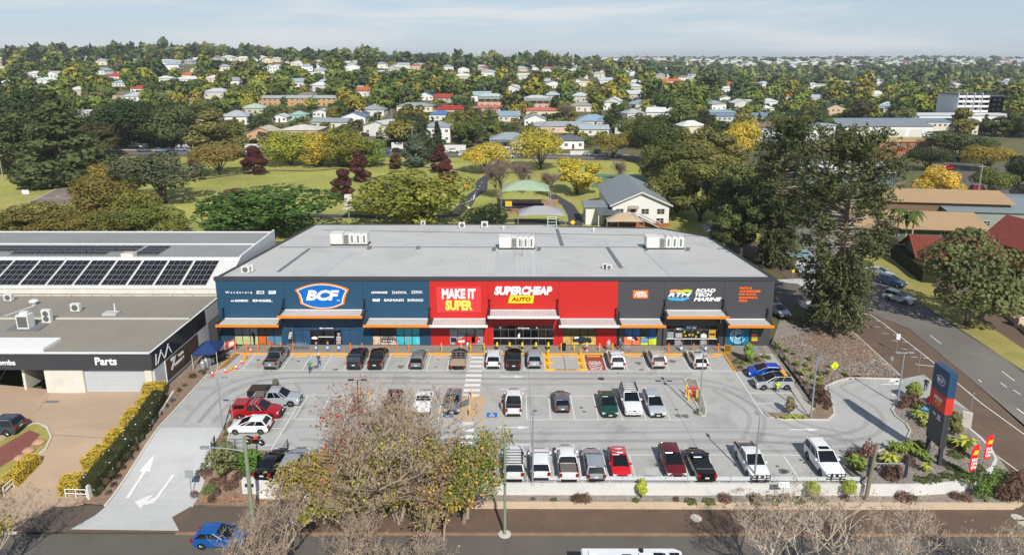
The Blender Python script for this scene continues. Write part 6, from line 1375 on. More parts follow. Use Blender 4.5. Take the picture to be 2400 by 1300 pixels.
FR = [(-17.5,43.6,8.4,41),(-12.2,44.2,8.0,42),(-20.2,43.0,6.6,43),(-7.8,42.8,6.8,44),(-40.0,44.0,8.4,45),(-46.5,43.0,8.2,50),(19.6,44.0,8.8,46),(24.2,44.6,9.0,47),(29.0,43.6,8.6,48),(36.4,43.2,7.6,49),(42.5,42.6,6.4,51)]
fl = ['bare grey-brown tree crown at the bottom left of centre','bare crown right of the tallest bottom crown, left of centre','thin bare crown left of the leafy tree bottom','small bare crown near the bottom centre','bare crown in the bottom left corner','bare crown cut by the left edge of the frame at the bottom','pale bare crown behind the caravan at the bottom','tallest pale bare crown at the bottom right','pale bare crown right of the tallest at the bottom right','bare crown below the corner garden at the bottom right','bare crown nearest the bottom right corner']
for (x,y,h,sd),lb in zip(FR,fl):
 bare_tree(lb,(x,y,STREET-.1),h*.95,1.0,sd,6,2,.085,[(420,.12,.2,'#8d7757',None)] + ([(260,.2,.25,'#8f8f26',lambda p: p.z < 5)] if sd in (41,45) else []),M_PALEBARK if x > 0 else M_TWIG,'bare foreground trees',kids=(2,3),twig=.007)
for x,y,yt,w,sd,lb in ((1170,470,368,90,61,'left bare grey tree behind the playground'),(1225,455,372,80,62,'middle bare grey tree behind the playground'),(1290,462,395,70,63,'right bare grey tree behind the playground'),(1455,425,370,110,64,'bare brown tree in front of the tennis court'),(1520,430,378,90,65,'bare brown tree right of the tennis court'),(1142,300,246,50,66,'bare grey tree among the far red roofs'),(1325,285,240,40,67,'bare tree left of the blue-grey roofs')):
 g = GT(x,y); h = atY(x,yt,g.y).z-g.z; bare_tree(lb,g,h,.75,sd,5,3,.1*h/8,[],mat('brown_twigs','#7a6a5e',.95),'bare park trees',twig=.018)
# ---- the two tall araucaria pines
def araucaria(label,loc,H,Rm,seed,lower=.12,bare_mid=(.45,.72),col='#2f3a1c'):
 rg = random.Random(seed); mb = MB(); tufts = []; nrm = []
 mb.t((0,0,-.3),(0,0,H*.5),H*.02,H*.014,9); mb.t((0,0,H*.5),(0,0,H*.97),H*.014,H*.004,7); br = MB()
 lv = 46
 for i in range(lv):
  u = lower + (.985-lower)*i/(lv-1); z = u*H
  prof = (.62+.38*sst(.2,.7,u)) if u < .74 else math.sqrt(max(0,1-((u-.74)/.265)**2)); Lr = Rm*max(.08,prof)
  for k in range(rg.randint(7,9)):
   a = rg.uniform(0,6.28); L = Lr*rg.uniform(.72,1.08); dr = (.35-.75*u)*L + rg.uniform(-.2,.2)
   pts = [Vector((math.cos(a)*L*s,math.sin(a)*L*s,z + .22*L*s - dr*s*s*1.1 - .35*L*s*s*(1-u))) for s in (0,.35,.7,1)]
   br.path(pts,.055*H/26,4,r1=.02)
   mid = bare_mid[0] < u < bare_mid[1]; s0 = .62 if mid else .22 if u > .8 else .34
   m = 17 if mid else 26
   for q in range(m):
    s = rg.uniform(s0,1.04); i0 = min(2,int(s*3)); f = s*3-i0; p = pts[i0].lerp(pts[min(3,i0+1)],f); off = Vector((rg.gauss(0,.3),rg.gauss(0,.3),rg.gauss(-.12,.26)))*(H/26)
    for _ in range(3 if mid else 3): tufts.append(tuple(p+off+Vector((rg.gauss(0,.14),rg.gauss(0,.14),rg.gauss(0,.14))))); nrm.append((off.x+rg.gauss(0,.4),off.y+rg.gauss(0,.4),.6+rg.gauss(0,.5)))
 t = thing('pine_tree',label,'pine tree',loc,rg.uniform(0,6),'tall araucaria pines'); mb.build('trunk',mat('araucaria_bark','#6d5a4a',.95,var=.2,scale=1.2,coords='obj'),t); br.build('branch',M_PALEBARK,t,kind='stuff')
 n = len(tufts); r2 = np.random.default_rng(seed); V = cards(np.array(tufts),np.array(nrm),(.44*H/26)*r2.uniform(.6,1.3,n),.45,r2)
 put('foliage',quads_mesh('foliage',V,[M_LEAF],np.clip(r2.normal(.45,.2,n),0,1)),t,col); return t
b = G(1953,777); araucaria('nearer tall pine with bare drooping branches on the mulch bed',b,27.6,7.0,3,.1,(.44,.66),'#4c542c')
b = G(1818,622); araucaria('farther tall dark pine with a domed top beside the lane',b,26.6,5.6,8,.06,(.55,.62),'#434d28')
b = G(2265,763); tree('gnarled street tree with a forked trunk on the grass verge',b,14.6,15.0,'round','#565e34','near',3,.14,None)
b = G(2330,720); tree('smaller street tree behind the gnarled one',b,7.5,6.5,'tall','#4e5a2c','near',2,.2,None)
for i,(x,y,h,w,c) in enumerate(((1735,606,15,11,'#4a5528'),(1765,555,16,12,'#505a2a'),(1700,520,16,13,'#5a6230'),(1690,600,8,7,'#434d26'),(1950,520,10,9,'#4a5224'),(2040,520,9,9,'#505828'))):
 b = G(x,y); tree('shady lane tree, '+['nearest the store wall','behind the nearest one','beside the hall','low one by the kiosk','across the road behind the pine','left of the tan roof'][i],b,h,w,'tall',c,'near',i,.15,'shady trees along the lane')
def palm(label,loc,H,seed,fr=14):
 rg = random.Random(seed); t = thing('palm_tree',label,'palm tree',loc,0,'palms by the tan hall'); MB().path([(0,0,0),(.1,0,H*.5),(.05,.05,H)],.17,7,r1=.11).build('trunk',M_PALEBARK,t); q = []; nn = []
 for k in range(fr):
  a = 6.28*k/fr+rg.uniform(-.2,.2); e = rg.uniform(.1,.9); V_ = []
  pts = [Vector((math.cos(a)*2.4*s,math.sin(a)*2.4*s,H+e*1.6*s-2.1*s*s)) for s in (0,.33,.66,1)]; mb = MB(); sd = Vector((-math.sin(a),math.cos(a),-.0))
  for p0,p1,w0,w1 in zip(pts,pts[1:],(.12,.42,.4),(.42,.4,.05)):
   for s in (-1,1): qd = [p0,p1,p1+sd*s*w1-Vector((0,0,.12)),p0+sd*s*w0-Vector((0,0,.12))]; mb.q(*qd)
  mb.build('frond',M_LEAF,t,'#5a6c22')
for i,(x,y,h) in enumerate(((2098,572,7.5),(2118,580,6.5),(2132,584,7.8))): palm(['left','middle','right'][i]+' one of three palms in front of the tan roofs',G(x,y),h,i)
# ---- hedges
def hedge(label,pts,w,h,col,zf,name='hedge',dens=260,cat='hedge',flowers=False,h0=0.0):
 """clipped block along a line: a body of leaf cards round a dark core"""
 a,b = Vector(pts[0]),Vector(pts[1]); L = (b-a).length-.15; rz = math.atan2(b.y-a.y,b.x-a.x); mid = (a+b)/2; zs_ = [zf(a.x,a.y),zf(b.x,b.y)]; tilt = math.atan2(zs_[1]-zs_[0],L)
 t = thing(name,label,cat,(mid.x,mid.y,(zs_[0]+zs_[1])/2),rz); t.rotation_euler = (0,-tilt,rz)
 MB().b(-L/2+.1,L/2-.1,-w/2+.1,w/2-.1,-.2,h-.1).build('core',mat('hedge_core','#2c2f14',.95),t); rg = np.random.default_rng(int(abs(mid.x*97+mid.y*31)) % 10000); n = int(dens*(L*w+2*L*h+2*w*h)); Pp = []; Nn = []
 ar = np.array([L*w,L*h,L*h,w*h,w*h]); f = rg.choice(5,n,p=ar/ar.sum()); u,v = rg.uniform(-1,1,n),rg.uniform(-1,1,n); wob = 1+.04*np.sin(u*7)
 X = np.where(f < 3,u*L/2,np.where(f == 3,-L/2,L/2)); Y = np.where(f == 0,v*w/2,np.where(f == 1,-w/2,np.where(f == 2,w/2,u*w/2)))*wob; Z = np.where(f == 0,h,(v+1)/2*h)*np.where(f == 0,wob,1)
 Nn = np.stack([np.where(f == 3,-1,np.where(f == 4,1,0)),np.where(f == 1,-1,np.where(f == 2,1,0)),np.where(f == 0,1,0)],1).astype(float) + rg.normal(0,.35,(n,3))
 put('leaves',quads_mesh('leaves',cards(np.stack([X,Y,Z],1)+rg.normal(0,.015,(n,3)),Nn,.085*rg.uniform(.6,1.4,n),.7,rg),[M_LEAF],np.clip(rg.normal(.5,.18,n),0,1)),t,col)
 if flowers:
  m = 22; k = rg.integers(0,n,m); put('blossom',quads_mesh('blossom',cards(np.stack([X,Y,Z],1)[k]*1.03,Nn[k],.13,1,rg),[M_WHITE]),t)
 return t
YH,GH = '#b8a412','#3a4020'
def hd(x,y): p = GS(x,y,z_drive); return (p.x,p.y)
for i,(a,b,w,h) in enumerate((((360,938),(366,920),2.3,1.5),((338,968),(348,950),1.6,1.3),((300,1010),(322,976),1.5,1.3),((262,1056),(288,1022),1.5,1.3),((208,1106),(252,1062),1.5,1.3),((172,1160),(182,1128),2.3,1.2))):
 hedge(['yellow clipped hedge block at the top end nearest the roller door','second yellow hedge block from the top','third yellow hedge block from the top','fourth yellow hedge block from the top','fifth yellow hedge block from the top','yellow hedge block at the street end'][i],[hd(*a),hd(*b)],w,h,YH,z_drive)
for i,(a,b) in enumerate((((346,995),(378,945)),((312,1040),(344,1000)),((270,1095),(310,1045)),((210,1165),(268,1100)))):
 hedge(['dark green hedge block at the top of the row','second dark green hedge block from the top','third dark green hedge block from the top','longest dark green hedge block at the street end'][i],[hd(*a),hd(*b)],1.5,1.75,GH,z_drive,flowers=True)
hedge('yellow hedge on the forecourt island',[hd(25,1142),hd(86,1082)],1.3,1.2,YH,z_drive); hedge('stub of yellow hedge at the left edge of the frame',[hd(-20,1165),hd(8,1158)],1.5,1.0,YH,z_drive)
hedge('long dark hedge along the far footpath',[tuple(G(2070,578)[:2]),tuple(G(2180,664)[:2])],2.6,2.6,'#39431e',ZF,dens=60)
ii = [GS(x,y,z_drive) for x,y in ((-40,1060),(75,995),(88,993),(110,1003),(120,1025),(108,1052),(60,1090),(-20,1150),(-60,1150))]
drape('forecourt_island',ii,z_drive,M_DRYGRASS,.1,.8); kerb('island_kerb',ii,M_KERB,.18,.14,z_drive,closed=True)
drape('island_mulch',[GS(x,y,z_drive) for x,y in ((-40,1075),(70,1010),(95,1020),(60,1060),(-20,1110))],z_drive,mat('red_mulch','#7a4a42',.95,var=.15,scale=2,fine=14,fvar=.3,bump=.6),.125,.8)
# ---- low plants
def tuft(seed,n=46,h=.6,sp=.45,w=.05,flat_=0.35):
 rg = random.Random(seed); V = []
 for i in range(n):
  a = rg.uniform(0,6.28); L = h*rg.uniform(.6,1.15); o = sp*rg.uniform(.25,1.0); sd = Vector((-math.sin(a),math.cos(a),0))*w; b = Vector((math.cos(a)*.06,math.sin(a)*.06,0)); m = Vector((math.cos(a)*o*.5,math.sin(a)*o*.5,L*.75)); e = Vector((math.cos(a)*o,math.sin(a)*o,L*flat_+L*.25))
  V.append([b-sd*.6,b+sd*.6,m+sd,m-sd]); V.append([m-sd,m+sd,e+sd*.1,e-sd*.1])
 return quads_mesh('blades',np.array([[tuple(p) for p in q] for q in V]),[M_LEAF],np.repeat(np.random.default_rng(seed).uniform(.2,.8,n),2))
def bush(seed,n=420,leaf=.10,w=1.0,h=.7):
 rg = np.random.default_rng(seed); d = rg.normal(size=(n,3)); d /= np.linalg.norm(d,axis=1,keepdims=True); d[:,2] = np.abs(d[:,2]); lump = 1+.22*np.sin(d[:,0]*5+seed)*np.cos(d[:,1]*4+seed)
 Pp = d*np.array([w/2,w/2,h])*(lump*(1-.4*rg.random(n)**2))[:,None]; return quads_mesh('leaves',cards(Pp,d+rg.normal(0,.6,(n,3)),leaf*rg.uniform(.6,1.4,n),.7,rg),[M_LEAF],np.clip(rg.normal(.5,.2,n),0,1))
TU = [tuft(1),tuft(2,60,.8,.6,.05),tuft(3,34,.9,.8,.09)]; BU = [bush(1),bush(2,500,.09,1.1,.6),bush(3,300,.12,.9,.9)]; MATP = bush(9,260,.09,1.0,.16)
def plant(label,p,kind,col,s,group,name='shrub',cat='shrub'):
 me = {'t': TU,'b': BU,'m': [MATP]}[kind]; o = put(name,random.choice(me),None,jit(col),p,random.uniform(0,6),s); return tag(o,label,cat,group)
ORD = 'first second third fourth fifth sixth seventh eighth ninth tenth eleventh twelfth thirteenth fourteenth fifteenth sixteenth seventeenth eighteenth nineteenth'.split()
def many(pl,kind,cols,s,group,label,name='shrub',z=.05,cat='shrub'):
 for i,q in enumerate(sorted(pl)):
  g = G(q[0],q[1],z); k = q[2] if len(q) > 2 else 1.0; plant(ORD[i]+' from the left: '+label,g,kind,cols[i % len(cols)],s*k*random.uniform(.85,1.15)*(.68 if kind == 'b' else .85),group,name,cat)
many([(2155,985),(2165,1000),(2185,985),(2140,970),(2205,1000),(2090,1058,1.4),(2110,1062,1.4),(2130,1060,1.2),(2160,1075),(2175,1085),(2005,1098,1.3),(2020,1105),(2225,1040,1.3),(2240,1045,1.2),(2150,960)],'t',['#6d8030','#7d8c38'],1.5,'strappy tufts in the corner garden','strappy green grass tuft in the corner garden gravel','grass_tuft')
many([(2170,1105,1.2),(2260,1055,1.2),(2085,1088),(2180,1000)],'t',['#a0a838'],1.7,'yellow-green rosettes in the corner garden','spiky yellow-green rosette plant in the corner garden','rosette_plant')
many([(2085,1118,1.7),(2100,1112,1.5),(2035,1068,1.6),(2005,1075,1.5),(2120,950,1.5),(2140,945,1.5),(2110,955),(2160,950,1.3),(2150,1048,1.2),(2130,1085,1.4),(2240,1050),(2190,960,1.4)],'b',['#5a4434','#6a5040'],1.5,'brown shrubs in the corner garden','rounded brown shrub in the corner garden')
many([(2230,1095),(2255,1110),(2290,1095),(2220,1115),(2265,1125),(2190,1122),(2160,1125),(2155,1042),(2300,1110),(2240,1065),(2280,1118)],'m',['#4c5a28'],1.9,'ground cover mats in the corner garden','flat green ground cover mat in the corner garden','ground_cover_mat')
many([(1352,1172,1.3),(1372,1172,1.2),(1585,1172,.6),(1700,1172,1.2),(1772,1175,1.3),(1842,1172,1.3),(1980,1170),(2118,1170,1.4),(2238,1165),(2265,1170,1.3)],'b',['#5e4536','#6d5342'],1.25,'brown shrubs in the strip below the wall','dry brown shrub in the strip below the white wall',z=-1.05)
many([(1250,1168,.4),(1297,1170,.6),(1617,1175),(1660,1175),(1812,1172),(1870,1172),(1920,1172,1.2),(2135,1165),(1490,1172,.6)],'m',['#4f5c2a'],1.5,'ground cover in the strip below the wall','low green mat in the strip below the white wall','ground_cover_mat',z=-1.05)
many([(2300,1160,2.2),(2320,1140,2.2),(2340,1120,2.0),(2312,1150,1.8)],'b',['#55722a'],1.2,'green bushes outside the curved wall','bright green bush outside the curved wall',z=-.9); many([(2360,1165,2.2),(2380,1140,2.2),(2345,1165,1.8),(2385,1165,2.0)],'b',['#5a4636'],1.3,'brown bushes at the corner wall','large brown bush at the corner end of the low wall',z=-.9)
for i,(x,c,y) in enumerate(((1503,'#9aa81c',1166),(1902,'#8f9c1a',1168),(1990,'#8f9c1a',1166))):
 g = G(x,y,-1.05); tree(['feathery lime sapling below the white wall','left round lime bush on a stem below the white wall','right round lime bush on a stem below the white wall'][i],g,1.9,1.4 if i else 1.1,'round' if i else 'ovoid',c,'mid',i,.25,None,'sapling','sapling')
many([(485,868),(478,876),(452,884,1.2),(470,872),(433,905),(420,918),(405,940),(390,955),(375,972),(360,990),(346,1008,1.2),(333,1028),(315,1052,1.2),(298,1070),(280,1092),(262,1112,1.2),(250,1130),(236,1148)],'b',['#4b4a2e','#5d4c38'],.95,'shrubs along the driveway strip','small dark shrub in the strip beside the driveway',z=.0)
many([(524,1040),(530,1020),(536,1008),(543,992),(552,975),(558,965),(500,1045),(476,1095),(490,1072)],'b',['#4a6022','#587028'],.9,'green shrubs on the driveway median','green strappy shrub on the median beside the driveway',z=.05)
many([(1822,818),(1845,825),(1862,832),(1842,845),(1868,858),(1890,860),(1900,870),(1922,880),(1940,878),(1982,880),(1905,888),(1925,895),(1880,880),(1892,900),(1915,908),(1945,862),(1900,845)],'t',['#6e7f34','#7b8640'],1.35,'grass tufts on the mulch bed','green grass tuft on the mulch bed beside the fence','grass_tuft',z=.03)
many([(1725,850),(1740,852),(1748,845),(1760,850),(1735,862),(1775,845),(1790,838),(1800,840)],'b',['#56702a','#46602a'],1.1,'shrubs in the shop garden','leafy green shrub in the shop garden',z=.08)
many([(1840,982),(1852,980),(1862,981),(1872,980),(1884,981),(1820,980)],'t',['#8a9a34'],.8,'tufts on the island','small bright tuft on the kerbed island','grass_tuft',z=.08); many([(1920,925,1.4),(1935,935,1.5),(1940,948),(1928,945,1.2),(1936,958,.7)],'b',['#5c4638'],1.5,'brown shrubs on the island','brown shrub at the head of the kerbed island',z=.08)
many([(1632,968),(1640,962),(1635,940),(1628,930),(1630,920)],'b',['#5f6a30'],.8,'shrubs on the narrow island','small shrub on the narrow island under the lamp post',z=.08); many([(655,937),(672,937),(688,938)],'t',['#8fa038'],.6,'grass on the small island','grass tuft on the small rounded island','grass_tuft',z=.08)
many([(487,1118,1.2),(500,1130),(520,1130,1.3),(535,1145,1.3),(548,1140,1.2),(508,1155),(470,1110),(455,1160),(495,1172),(560,1122,1.4)],'b',['#6d5244','#5c4a38'],1.2,'brown shrubs in the driveway garden','dry brown shrub in the garden beside the driveway',z=-1.1); many([(493,1142),(505,1140),(485,1150)],'m',['#4c6a30'],1.3,'green mats in the driveway garden','round green mat in the garden beside the driveway','ground_cover_mat',z=-1.2)
for i,(x,y,h,w,c) in enumerate(((533,1112,3.6,3.2,'#6b6f44'),(592,1108,2.4,2.6,'#4d7424'),(573,1100,2.2,2.0,'#55762a'))):
 g = G(x,y,-.9); tree(['greyish young tree by the corner fence','bright green bush by the black sedan','leafy green bush left of the bright one'][i],g,h,w,'round',c,'mid',i+2,.15,None,'young_tree')
for lb,x,y,h,w,c in (('young tree in the small rounded island behind the silver ute',648,925,2.2,1.1,'#6c6a5a'),('thin staked sapling on the kerbed island',1850,968,2.2,1.2,'#7a7456'),('young leafy tree in the shop garden',1753,850,3.2,1.4,'#6d8a34'),('young tree at the top of the corner garden',2141,938,2.6,1.8,'#7d8c34'),('small staked tree by the corner wall',2235,1020,3.0,1.6,'#6c6c3a')):
 tree(lb,G(x,y,.05),h,w,'ovoid',c,'mid',3,.35,None,'sapling','sapling')
def litter(name,label,poly,n,cols,size,z,seed):
 rg = np.random.default_rng(seed); A = np.array([(p[0],p[1]) for p in poly]); lo,hi = A.min(0),A.max(0); Q = []
 while len(Q) < n:
  p = rg.uniform(lo,hi); c = False
  for i in range(len(A)):
   a,b = A[i],A[i-1]
   if (a[1] > p[1]) != (b[1] > p[1]) and p[0] < (b[0]-a[0])*(p[1]-a[1])/(b[1]-a[1])+a[0]: c = not c
  if c: Q.append((p[0],p[1],z))
 Q = np.array(Q); o = put(name,quads_mesh(name,cards(Q,np.array([0,0,1.0])+rg.normal(0,.35,(n,3)),size*rg.uniform(.5,1.6,n),.5,rg),[M_LEAF],np.clip(rg.normal(.5,.3,n),0,1)),None,cols,kind='stuff'); return tag(o,label,'litter')
litter('leaf_scatter','brown leaf litter strewn over the mulch bed',[G(x,y) for x,y in ((1815,800),(1900,935),(1962,890),(2105,884),(1975,756),(1890,775))],5200,'#7a6450',.26,.06,1)
litter('bark_scatter','grey bark pieces strewn over the mulch bed',[G(x,y) for x,y in ((1815,800),(1900,935),(1962,890),(2105,884),(1975,756),(1890,775))],4200,'#9a9186',.24,.058,2)
litter('gravel_scatter','loose stones and leaves on the corner garden gravel',[G(x,y) for x,y in ((2110,955),(2105,975),(2138,1011),(2100,1050),(1985,1086),(2020,1128),(2230,1122),(2320,1085),(2260,1000),(2180,945))],3600,'#8a7f74',.16,.07,3)
litter('dry_leaf_scatter','fallen orange-brown leaves in the garden beside the driveway',[(-28.6,54.6),(-22.8,54.7),(-22.8,57),(-28.8,57)],900,'#a0714a',.16,-1.42,4)
# ================================================================== THE PARK AND THE SUBURB BEYOND
TZ = terrain
def gts(*ps): return [GT(x,y) for x,y in ps]
drape('park_lawn',[(-230,140),(60,140),(60,200),(40,262),(-230,268)],TZ,M_GRASS,.02,4)
drape('court',gts((68,478),(160,482),(200,436),(150,436)),TZ,mat('court_asphalt','#7d7168',.9,var=.1,scale=.3),.05,4)
for pl in ([(68,478),(160,482)],[(68,478),(150,436)],[(150,436),(200,436)],[(90,466),(180,468)]): ribbon('court_line',gts(*pl),.18,TZ,M_LINE,.075)
ca = GT(165,458); ribbon('court_line',[(ca.x+3.2*math.cos(R(a)),ca.y+3.2*math.sin(R(a))) for a in range(60,300,20)],.18,TZ,M_LINE,.075)
ribbon('park_path',gts((640,500),(760,508),(900,512),(1060,508),(1092,480),(1100,465),(1128,445),(1130,425),(1160,405)),3.6,TZ,M_PATH,.05)
ribbon('park_path',gts((470,424),(560,408),(640,400),(720,402),(800,396),(850,410),(880,422),(930,440)),1.8,TZ,M_PATH,.045)
ribbon('park_path',gts((860,384),(960,390),(1060,398),(1130,408),(1250,404)),2.2,TZ,M_PATH,.055)
ribbon('park_path',gts((1290,458),(1330,480),(1345,505),(1350,530)),3.2,TZ,M_PATH,.05); ribbon('park_path',gts((1100,520),(1250,520),(1350,528)),3.0,TZ,M_PATH,.065)
for k in range(7): a = GT(1098+5*k,478-8*k); ribbon('path_mark',[(a.x,a.y),(a.x+.3,a.y+1.2)],.25,TZ,M_LINE,.08)
ribbon('path_mark',gts((1068,482),(1090,478),(1110,468),(1113,456)),.3,TZ,M_LINE,.085)
drape('playground_bed',gts((1190,500),(1300,500),(1310,470),(1195,470)),TZ,mat('bark_chips','#a08062',.95,var=.15,scale=.6),.06,3); drape('play_mat',gts((1180,492),(1275,492),(1275,478),(1180,478)),TZ,flat('rubber_black','#26262a',.9),.09,3)
drape('tennis_court',gts((1385,440),(1520,440),(1520,412),(1395,410)),TZ,mat('tennis_green','#58795f',.85,var=.06,scale=.3),.06,4)
for pl in ([(1385,421),(1410,421)],[(1425,421),(1520,421)]): ribbon('court_line',gts(*pl),.25,TZ,M_LINE,.09)
back_pts = gts((-60,362),(120,358),(350,361),(640,361),(900,362),(1100,366),(1300,369),(1500,373),(1640,378)); ribbon('park_road',back_pts,13,TZ,M_ASPH,.06)
ribbon('road_line',[p+Vector((0,0,0)) for p in back_pts],.25,TZ,M_LINE,.09)
ribbon('road_verge',[p+Vector((0,8.6,0)) for p in back_pts],3.0,TZ,mat('pale_footpath','#b3aaa0',.9),.05)
ribbon('hill_street',gts((868,348),(890,318),(905,300),(925,276),(938,262)),8,TZ,M_ASPH,.07); ribbon('hill_verge',gts((835,330),(862,300),(890,276),(905,262)),4,TZ,M_DRYGRASS,.06)
ribbon('left_street',gts((-10,400),(30,396),(60,380),(110,366)),9,TZ,M_ASPH,.07); ribbon('east_street',gts((1430,372),(1460,330),(1480,300),(1475,270)),8,TZ,M_ASPH,.07)
drape('school_car_park',gts((2150,505),(2420,505),(2420,395),(2190,380),(2180,440)),TZ,M_ASPH,.05,4); drape('school_path',gts((2170,470),(2280,475),(2262,492),(2168,486)),TZ,mat('clay_paving','#9a6a4a',.9,var=.1,scale=.3),.09,3)
wf = GT(330,372);
for k,(x0,x1,y) in enumerate(((222,300,370),(300,400,368))):
 a,b = GT(x0,y),GT(x1,y); t = thing('rail_fence',['left stretch of low timber rail fence on the far lawn edge','right stretch of low timber rail fence on the far lawn edge'][k],'fence',a)
 for i in range(8): q = a.lerp(b,i/7)-a; MB().b(q.x-.1,q.x+.1,q.y-.1,q.y+.1,-.3,1.0).build('post',flat('old_timber','#6f6558',.9),t)
 MB().t((0,0,.9),b-a+Vector((0,0,.9)),.07,n=5).build('rail',flat('old_timber','#6f6558',.9),t)
ANCH = []
KEEP = []
FOOT = []
def H(xc,yb,wpx,d,h,rh,kind,rc,wc,label,rz=0,name='house',cat='house',**k):
 g = GT(xc,yb); zc = P(g)[2]; w = wpx*zc/F_PX
 k.setdefault('nwin',4 if w > 9 else 3); t = house(name,label,cat,(g.x,g.y+d/2,g.z),w,d,h,rh,kind,rc,wc,rz,k.pop('group','houses of the suburb'),**k); ANCH.append((xc,yb-12,label))
 tp = P((g.x,g.y+d/2,g.z+h+rh))[1]; KEEP.append((xc-wpx*.5,xc+wpx*.5,tp,yb,g.y)); FOOT.append((g.x,g.y+d/2,max(w,d)*.55+2)); return t
GR,BL,WR,RR,PK,DGR,TN,GN = '#8b9196','#5f7d9c','#c9cac8','#9c2f2a','#b5655a','#5d6368','#8d7a66','#9fb3a5'
WH,CR,BR = '#dcdcd8','#d3c6ac','#a8805c'
H(1195,348,92,12,3.6,2.6,'hip',GR,'#dedad0','cream cottage with grey hip roof, verandah and gabled bay on the far road',wing=(3.2,5.0,2.4),verandah=True,chimney=False)
H(1335,350,66,12,3.6,2.0,'hip',DGR,WH,'white house with dark roof and solar panels right of the cream cottage')
H(1024,334,62,12,7.0,2.4,'hip',GR,WH,'tall two-storey white house behind the cypress',storeys=2)
H(828,290,56,11,3.8,2.4,'gable',BL,WH,'white house with blue-grey gabled roof beside the hill street',chimney=False); H(872,272,56,12,3.6,2.4,'hip',GR,'#c9ccca','grey-roofed house above the blue-grey one')
H(972,262,84,12,3.4,2.0,'hip',GR,CR,'long low grey-roofed house right of the hill street'); H(996,236,38,10,3.4,2.6,'gable','#3f6898',WH,'small house with bright blue gable roof'); H(1058,270,84,13,3.2,2.2,'hip',RR,'#b8a89a','house with broad dark red roof',chimney=True); H(1032,284,52,10,3.4,2.2,'hip','#4d6f98','#cfcfc8','blue-roofed house in front of the red roof')
H(1150,266,96,14,3.0,1.6,'hip',PK,CR,'left one of two wide pink-roofed buildings'); H(1152,252,62,10,7.2,1.8,'hip','#a9b8ad','#c8a68c','pale green upper roof with arched verandah behind the left pink roof',storeys=2,verandah=True)
H(1268,272,100,14,3.0,1.6,'hip',PK,CR,'right one of two wide pink-roofed buildings'); H(1258,256,58,10,7.0,1.8,'hip','#b3b7b4','#c8a68c','grey upper roof with arched verandah behind the right pink roof',storeys=2,verandah=True)
H(1193,286,50,11,3.4,2.2,'long','#7f94a3','#c9c5bb','house with a long blue-grey roof between the two pink ones'); H(1254,296,50,12,3.8,2.4,'gable','#8f9ba4',WH,'white gabled house facing the road below the right pink roof')
H(1316,312,150,12,3.2,2.0,'hip','#94989b','#d3b8a0','long low grey-roofed building behind the far road houses',wing=(-8,6,2)); H(1392,300,82,14,3.6,3.0,'hip','#8298ab','#cdbfae','rambling house with blue-grey roofs at the right',wing=(4,6,3)); H(1392,318,70,10,3.2,1.6,'long','#9aa5ad','#cfcac0','low house with solar panels below the blue-grey roofs')
H(1364,262,58,12,3.6,2.2,'hip','#8f8b82','#cfc9bb','grey-brown roofed house left of the east street'); H(1427,258,26,8,5.0,2.0,'hip','#a5a9ac',WH,'small white house at the top of the east street')
H(548,293,62,12,4.2,3.0,'hip','#9fa4a8',WH,'white house with pale grey hip roof and brick chimney left of centre',chimney=True); H(592,268,52,11,3.6,2.4,'hip','#a3b5a6','#b9b4a2','pale green hip-roofed house behind the white one'); H(430,304,46,11,3.2,2.0,'hip','#6c6642',WH,'olive-roofed house right of the dark trees')
for i,x in enumerate((634,698,760)): H(x,250,60,10,5.4,1.4,'long','#9da1a3','#b89468',['left','middle','right'][i]+' block of the tan brick flats',storeys=2,nwin=5,name='flats',cat='flats')
H(612,330,66,12,3.4,2.6,'gable','#b8b0a4','#c09a74','tan brick building with white gable by the far road'); H(700,322,90,16,3.2,2.0,'hip','#c4bfb6','#c8b08c','pale-roofed building with solar panels behind the yellow trees'); H(772,302,84,14,3.4,1.4,'long','#8e959b','#c9c6be','long grey-roofed building above the yellow trees')
H(655,287,34,8,3.0,1.4,'gable','#b4bfc4',WH,'small pale shed left of the conservatory'); H(698,284,38,8,3.2,1.8,'hip','#8fb0a8','#9cc0b8','green glazed conservatory building'); H(752,276,38,9,3.2,1.6,'gable','#aab4b8','#cfd2cf','small pale house right of the conservatory')
H(312,246,50,11,5.6,2.4,'hip','#aab0b4',WH,'white two-storey house among dark trees at left',storeys=2); H(285,234,60,10,3.2,1.8,'hip','#7b6c5a','#b5a790','brown-roofed house above the white two-storey one'); H(268,188,36,11,3.2,2.6,'hip','#b23a34',WH,'bright red-roofed house on the left hillside'); H(326,218,40,11,3.2,2.4,'hip','#a8453e',WH,'dull red-roofed house on the left hillside'); H(442,196,66,12,3.4,2.4,'hip','#c8c9c4',WH,'wide white-roofed house on the hillside'); H(440,184,36,10,3.2,2.4,'hip','#c06038',CR,'orange-roofed house behind the wide white one'); H(384,194,36,10,3.4,2.2,'hip',WR,WH,'white-roofed house left of the wide one on the hillside'); H(498,194,36,10,3.4,2.2,'hip',WR,CR,'white-roofed house right of the wide one on the hillside'); H(278,204,30,10,3.2,2.0,'hip','#8fb0b4',WH,'pale blue-roofed house under the bright red roof')
H(78,182,38,11,3.4,2.4,'hip',WR,WH,'upper white-roofed house at far left'); H(106,198,54,12,3.4,2.2,'hip','#c3cfc8',WH,'lower pale-roofed house at far left'); H(12,205,40,11,3.4,2.2,'hip',WR,WH,'white-roofed house at the left edge'); H(12,368,40,10,3.4,2.2,'hip','#b9bdc0',WH,'white house beside the road at the left edge'); H(646,172,28,9,6.0,2.2,'gable',WR,WH,'tall white gabled house on the ridge',storeys=2)
H(1545,150,1,1,.1,.1,'flat',GR,WH,'tiny kiosk on the horizon') if False else None
H(320,340,50,8,2.6,.6,'long','#4b4b48','#5a554e','dark carport by the white walls on the left far road',nwin=0)
